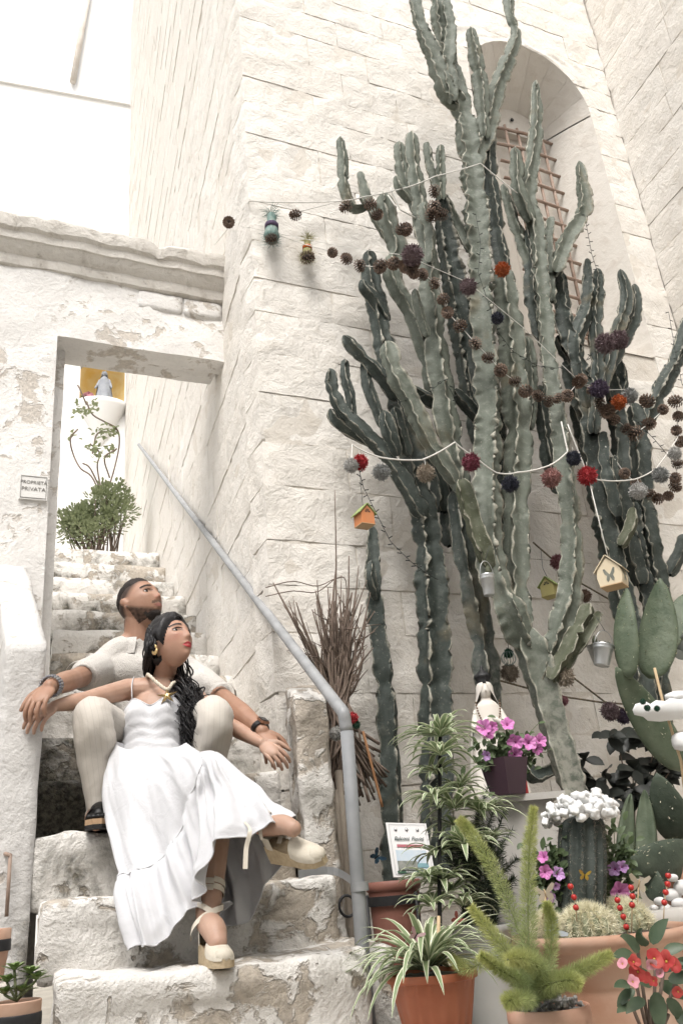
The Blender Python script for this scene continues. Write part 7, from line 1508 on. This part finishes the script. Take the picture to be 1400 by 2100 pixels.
vs_c = [.66, .62, .54, .40, .30, .16, .12, .4, .5, .55, .62]
def seam(u): k = int(u) % nc; t = u - int(u); return vs_c[k] * (1 - t) + vs_c[(k + 1) % nc] * t
for i in range(NU):
    u = i / NU * nc
    for j in range(NV):
        v = j / (NV - 1); sv_ = seam(u); ph = u * 6.283 / nc
        f = (.009 + .009 * (v > sv_)) * v ** .8 * math.sin(ph * 13 + 2.5 * nz((u * .6, v * .8, 0), 1.0) + 1.3 * v) + .007 * nz((u * 1.3, v * 2.2, 3), 1.7) + .005 * max(0, 1 - 4.5 * abs(nz((u * .9 + v * 1.6, v * 1.3 - u * .25, 9), 1.3))) + .003 * max(0, 1 - 5 * abs(nz((u * 1.7 - v * 2.4, v * 2.6, 19), 1.1)))
        if v > sv_: q = min(1, (v - sv_) / .06); f += q * (.011 + .010 * math.sin(u * 6.283 * 2.7 + 2 * nz((u, 0, 7), 1.2)) * math.exp(-(v - sv_) * 1.5) + .004 * math.sin(u * 6.283 * 5.3) * math.exp(-(v - sv_) * 7))
        else: f += -.004 * math.exp(-((v - sv_) / .03) ** 2)
        f += .010 * math.exp(-(v / .08) ** 2) * math.sin(u * 9) * .5
        G[i, j] = G0[i, j] + Nn[i, j] * f * min(1, v * 6 + .1)
mb = MB(); mb.add(G.reshape(-1, 3), [(i * NV + j, i * NV + j + 1, ((i + 1) % NU) * NV + j + 1, ((i + 1) % NU) * NV + j) for i in range(NU) for j in range(NV - 1)]); skirt = mb.obj('dress_skirt', 'dress_cotton', wom)
mb = MB(); hem = [G[i, NV - 1] for i in range(NU)]; mb.tube(hem + [hem[0]], .0022, 5); mb.obj('hem', 'dress_cotton', skirt)
mb = MB(); sp_ = [G[i, int(round(seam(i / NU * nc) * (NV - 1)))] + Nn[i, int(round(seam(i / NU * nc) * (NV - 1)))] * .001 for i in range(0, int(NU * .62))]; mb.tube(smooth_path(sp_[::3], 120), .0022, 5); mb.obj('tier_seam', 'dress_cotton', skirt)
# hair
HWm.shell('hair_cap', lambda x, y, z: z - np.interp(y, [-.1, -.05, -.01, .02, .05, .07, .1], [-.12, -.09, -.045, .0, .045, .062, .07]) + .95 * max(0, abs(x) - .036) * (y > .0) - (.05 if (abs(x) > .05 and -.035 < y < .012 and z < .012 and z > -.05) else 0), .024, 'hair_black', wom, 7, .2)
HL = MB(); rg = np.random.default_rng(33); nape = aY(352, 1392, 3.25); sho = aY(388, 1436, 3.09); endp = aY(398, 1512, 3.02)
HL.tube(smooth_path([HWm.W((.0, -.06, .0)), nape, nape * .4 + sho * .6 + TOCAM * .01, sho, sho * .4 + endp * .6, endp], 24), [.05, .05, .046, .042, .040, .038, .036, .035, .034, .033, .032, .031, .031, .031, .030, .029, .028, .026, .024, .021, .018, .014, .009, .003], 14)
for k in range(420):
    th = rg.uniform(0, 1); a = rg.uniform(-2.6, 2.6); sc = HWm.W((.074 * math.sin(a), -.02 - .07 * abs(math.cos(a)) * .8, .085 - .12 * th)); o1 = rg.normal(0, .022, 3); o2 = rg.normal(0, .020, 3); o3 = rg.normal(0, .022, 3); o3[2] *= 1.6
    lenf = rg.uniform(.55, 1.08); e_ = sho + (endp - sho) * lenf + o3; P = [sc, sc * .45 + nape * .55 + o1 + HWm.F @ np.array([0, -.015, 0]), nape + o1 * 1.1, nape * .4 + sho * .6 + o2 + TOCAM * .02, sho + o2, sho * .5 + e_ * .5 + o3 * .5, e_]; S = smooth_path(P, 40); ph = rg.uniform(0, 6.28); fq = rg.uniform(9, 13)
    for i in range(40): t = i / 39; am = .012 * max(0, (t - .5) / .5); S[i] += (_R0 * math.sin(t * fq * 2.4 + ph) + TOCAM * math.cos(t * fq * 2.4 + ph)) * am
    r = rg.uniform(.0014, .0034); HL.tube(S, [r * (1 if i < 32 else (40 - i) / 8) + .0003 for i in range(40)], 6)
for k in range(160):
    sc = HWm.W((rg.uniform(.04, .084), rg.uniform(-.055, .004), rg.uniform(.0, .08))); sc2 = HWm.W((.086, -.035 + rg.normal(0, .01), -.03)); P = [sc, sc2 + rg.normal(0, .006, 3), aY(306, 1372, 3.20) + rg.normal(0, .010, 3), aY(316, 1392, 3.25) + rg.normal(0, .012, 3)]; S = smooth_path(P, 20); HL.tube(S, .0028, 6)
for sx in (-1, 1):
    for k in range(16):
        q = k / 15; P = [HWm.W(HWm.front(0.004 + sx * .004 * k / 8, .072 - .004 * q, .012)) if q < .9 else HWm.W((sx * .03, .06, .08)), HWm.W((sx * (.045 + .012 * q), .055 - .03 * q, .070 - .01 * q)), HWm.W((sx * .079, .02 - .03 * q, .035 - .01 * q)), HWm.W((sx * .082, -.02 - .02 * q, -.005 - .01 * q)), HWm.W((sx * .07, -.05, -.05))]; S = smooth_path(P, 22); HL.tube(S, .0042, 6)
def over(dv, off):
    dv = nrm(dv); h = HWm.bvh.ray_cast(Vector((0, 0, 0)), Vector(dv)); return HWm.W(np.array(h[0]) + dv * off)
for sx in (-1, 1):
    for k in range(170):
        A = math.radians(rg.uniform(52, 125)); d0 = np.array([.06 + rg.normal(0, .02), math.cos(A), math.sin(A)]); e0 = rg.uniform(0, 1); d1 = np.array([sx * (.95 - .25 * e0), -.12 - .75 * e0 + rg.normal(0, .05), -.05 - .55 * e0 + rg.normal(0, .08)])
        P = []
        for q in np.linspace(0, 1, 9): m0 = nrm(d0) * (1 - q) + nrm(d1) * q; m0 = m0 + np.array([sx * .22 * math.sin(math.pi * q), 0, .12 * math.sin(math.pi * q)]); P.append(over(m0, .005 + (.019 if A > 1.2 else .013) * math.sin(math.pi * min(1, q * .55 + .06)) + rg.normal(0, .0012)))
        HL.tube(smooth_path(P, 18), rg.uniform(.0012, .0026), 5)
tag(HL.obj('hair_locks', 'hair_black', wom), kind='stuff')
# jewellery
q = HWm.W((.084, -.012, -.038))
for k in range(3): mb = MB(); mb.tube([q + HWm.F @ np.array([.004, .012 * math.cos(a), .014 * math.sin(a) - .004 * k]) for a in np.linspace(0, 6.283, 18)], .0035, 6); mb.obj('earring', 'gold', wom)
pn_ = [nkW + rgb * -.058 + axb * .0 + frb * -.01, aY(303, 1384, 3.13), aY(322, 1400, 3.08), aY(343, 1414, 3.045), aY(354, 1402, 3.07), nkW + rgb * .058 + frb * -.005]; S = smooth_path(pn_, 60)
mb = MB(); mb.tube(S, .0058, 8); nk = mb.obj('necklace', 'rope_cream', wom); mb = MB()
for ph in (0, 3.14): mb.tube([S[i] + (_U0 * math.cos(i * 1.1 + ph) + TOCAM * math.sin(i * 1.1 + ph)) * .0045 for i in range(60)], .0042, 6)
mb.obj('twist', 'rope_cream', nk)
c_ = aY(343, 1427, 3.03); mb = MB(); V = []
for k in range(10):
    a = k * 6.283 / 10 + 1.7; r = .040 if k % 2 == 0 else .012; V.append(c_ + (rgb * math.cos(a) + axb * math.sin(a)) * r)
mb.add(V + [c_ + frb * .010, c_ - frb * .002], [(k, (k + 1) % 10, 10) for k in range(10)] + [((k + 1) % 10, k, 11) for k in range(10)]); mb.obj('starfish', 'gold', wom)
# espadrilles
def shoe(an, toe, up, name):
    f0 = nrm(toe - an); f0 = nrm(f0 - up * (f0 @ up)); sx = np.cross(f0, up); heel = an - up * .066 - f0 * .035; t = name
    outl = [(a * .80, c_ * .84) for a, c_ in [(-.03, .0), (-.022, .026), (.03, .029), (.09, .032), (.14, .038), (.185, .030), (.208, .008), (.205, -.012), (.18, -.032), (.13, -.036), (.08, -.028), (.03, -.028), (-.022, -.026)]]
    base = an - up * .098 + f0 * .005
    def topz(a): return np.interp(a, [-.03, .02, .10, .15, .21], [.052, .050, .026, .020, .019])
    n_ = len(outl); mb = MB(); lay = []
    for tz, sc in ((0, .97), (.25, 1.0), (.75, 1.0), (1.0, .97)): lay += [base + f0 * (a if a > 0 else a) + sx * c_ * sc + up * (topz(a) * tz) for a, c_ in outl]
    mb.add(lay, [(j * n_ + i, j * n_ + (i + 1) % n_, (j + 1) * n_ + (i + 1) % n_, (j + 1) * n_ + i) for j in range(3) for i in range(n_)] + [tuple(range(n_))[::-1], tuple(3 * n_ + i for i in range(n_))]); mb.obj('wedge_sole', 'jute', wom, sharp=50)
    mb = MB(); V = []; rows = 12; cols = 15
    for i in range(rows):
        a = .076 + (.166 - .076) * i / (rows - 1); w = np.interp(a, [.076, .10, .13, .151, .166], [.029, .032, .031, .025, .011]); h = np.interp(a, [.076, .095, .13, .154, .166], [.040, .034, .027, .020, .009])
        for k in range(cols): th = math.pi * k / (cols - 1); V.append(base + f0 * a + sx * w * math.cos(th) + up * (topz(a) - .004 + h * math.sin(th) ** .75))
    mb.add(V, [(i * cols + k, i * cols + k + 1, (i + 1) * cols + k + 1, (i + 1) * cols + k) for i in range(rows - 1) for k in range(cols - 1)]); mb.obj('toe_cap', 'shoe_linen', wom)
    mb = MB(); mb.ell(base + f0 * .140 + up * (.024), np.array([.0245, .028, .0205]), 12, 8, np.array([sx, f0, up]).T); mb.obj('toe_bumper', 'shoe_linen', wom)
    mb = MB(); V = []
    for i in range(13):
        th = math.pi * (1.0 * i / 12) ; 
        for h in (0, .028, .05 * (1 - .3 * abs(math.cos(th)))): V.append(base + f0 * (.022 - .052 * math.sin(th)) + sx * .028 * math.cos(th) + up * (.047 + h))
    mb.add(V, [(i * 3 + k, i * 3 + k + 1, i * 3 + k + 4, i * 3 + k + 3) for i in range(12) for k in range(2)]); mb.obj('heel_counter', 'shoe_linen', wom)
    return base, f0, sx
def ribbon(P, w, nrm_of): 
    S = smooth_path(P, 30); mb = MB(); V = []
    for i, p in enumerate(S): n_ = nrm(p - nrm_of(p)); t = nrm(S[min(i + 1, 29)] - S[max(i - 1, 0)]); s2 = np.cross(t, n_); V += [p - s2 * w, p + n_ * .0006, p + s2 * w]
    mb.add(V, [(i * 3 + k, i * 3 + k + 1, i * 3 + k + 4, i * 3 + k + 3) for i in range(29) for k in range(2)]); mb.obj('ankle_ribbon', 'ribbon_cream', wom)
def wraps(an, kn, f0, sx, base, r0=.036):
    ax_ = nrm(kn - an)
    f1 = nrm(f0 - ax_ * (f0 @ ax_)); s1 = np.cross(f1, ax_)
    def loop(h0, h1, a0, a1, r): return [an + ax_ * (h0 + (h1 - h0) * q) + (f1 * math.cos(a0 + (a1 - a0) * q) + s1 * math.sin(a0 + (a1 - a0) * q)) * r for q in np.linspace(0, 1, 14)]
    ribbon(loop(-.04, .055, -2.2, 1.9, r0 + .002), .007, lambda p: an + ax_ * ((p - an) @ ax_)); ribbon(loop(-.04, .055, 2.2, -1.9, r0 + .004), .007, lambda p: an + ax_ * ((p - an) @ ax_)); ribbon(loop(.075, .080, 0, 6.283, r0 + .0045), .008, lambda p: an + ax_ * ((p - an) @ ax_)); ribbon(loop(.092, .098, 0, 6.283, r0 + .006), .008, lambda p: an + ax_ * ((p - an) @ ax_))
bs, f0, sx = shoe(aL, toeL, _U0, 'l'); wraps(aL, kL, f0, sx, bs)
upR = nrm(_V * .92 + TOCAM * .25 - _I * .30); fdR = nrm(toeR - aR); upR = nrm(upR - fdR * (upR @ fdR)); bs, f0, sx = shoe(aR, toeR, upR, 'r'); wraps(aR, kR, f0, sx, bs, .035)
q = aR + nrm(kR - aR) * .06 + TOCAM * .03 - _R0 * .03; ribbon([q, aY(512, 1700, 2.30), aY(505, 1740, 2.30), aY(503, 1782, 2.30)], .006, lambda p: p + _F0)
bpy.data.scenes.remove(_tmp)
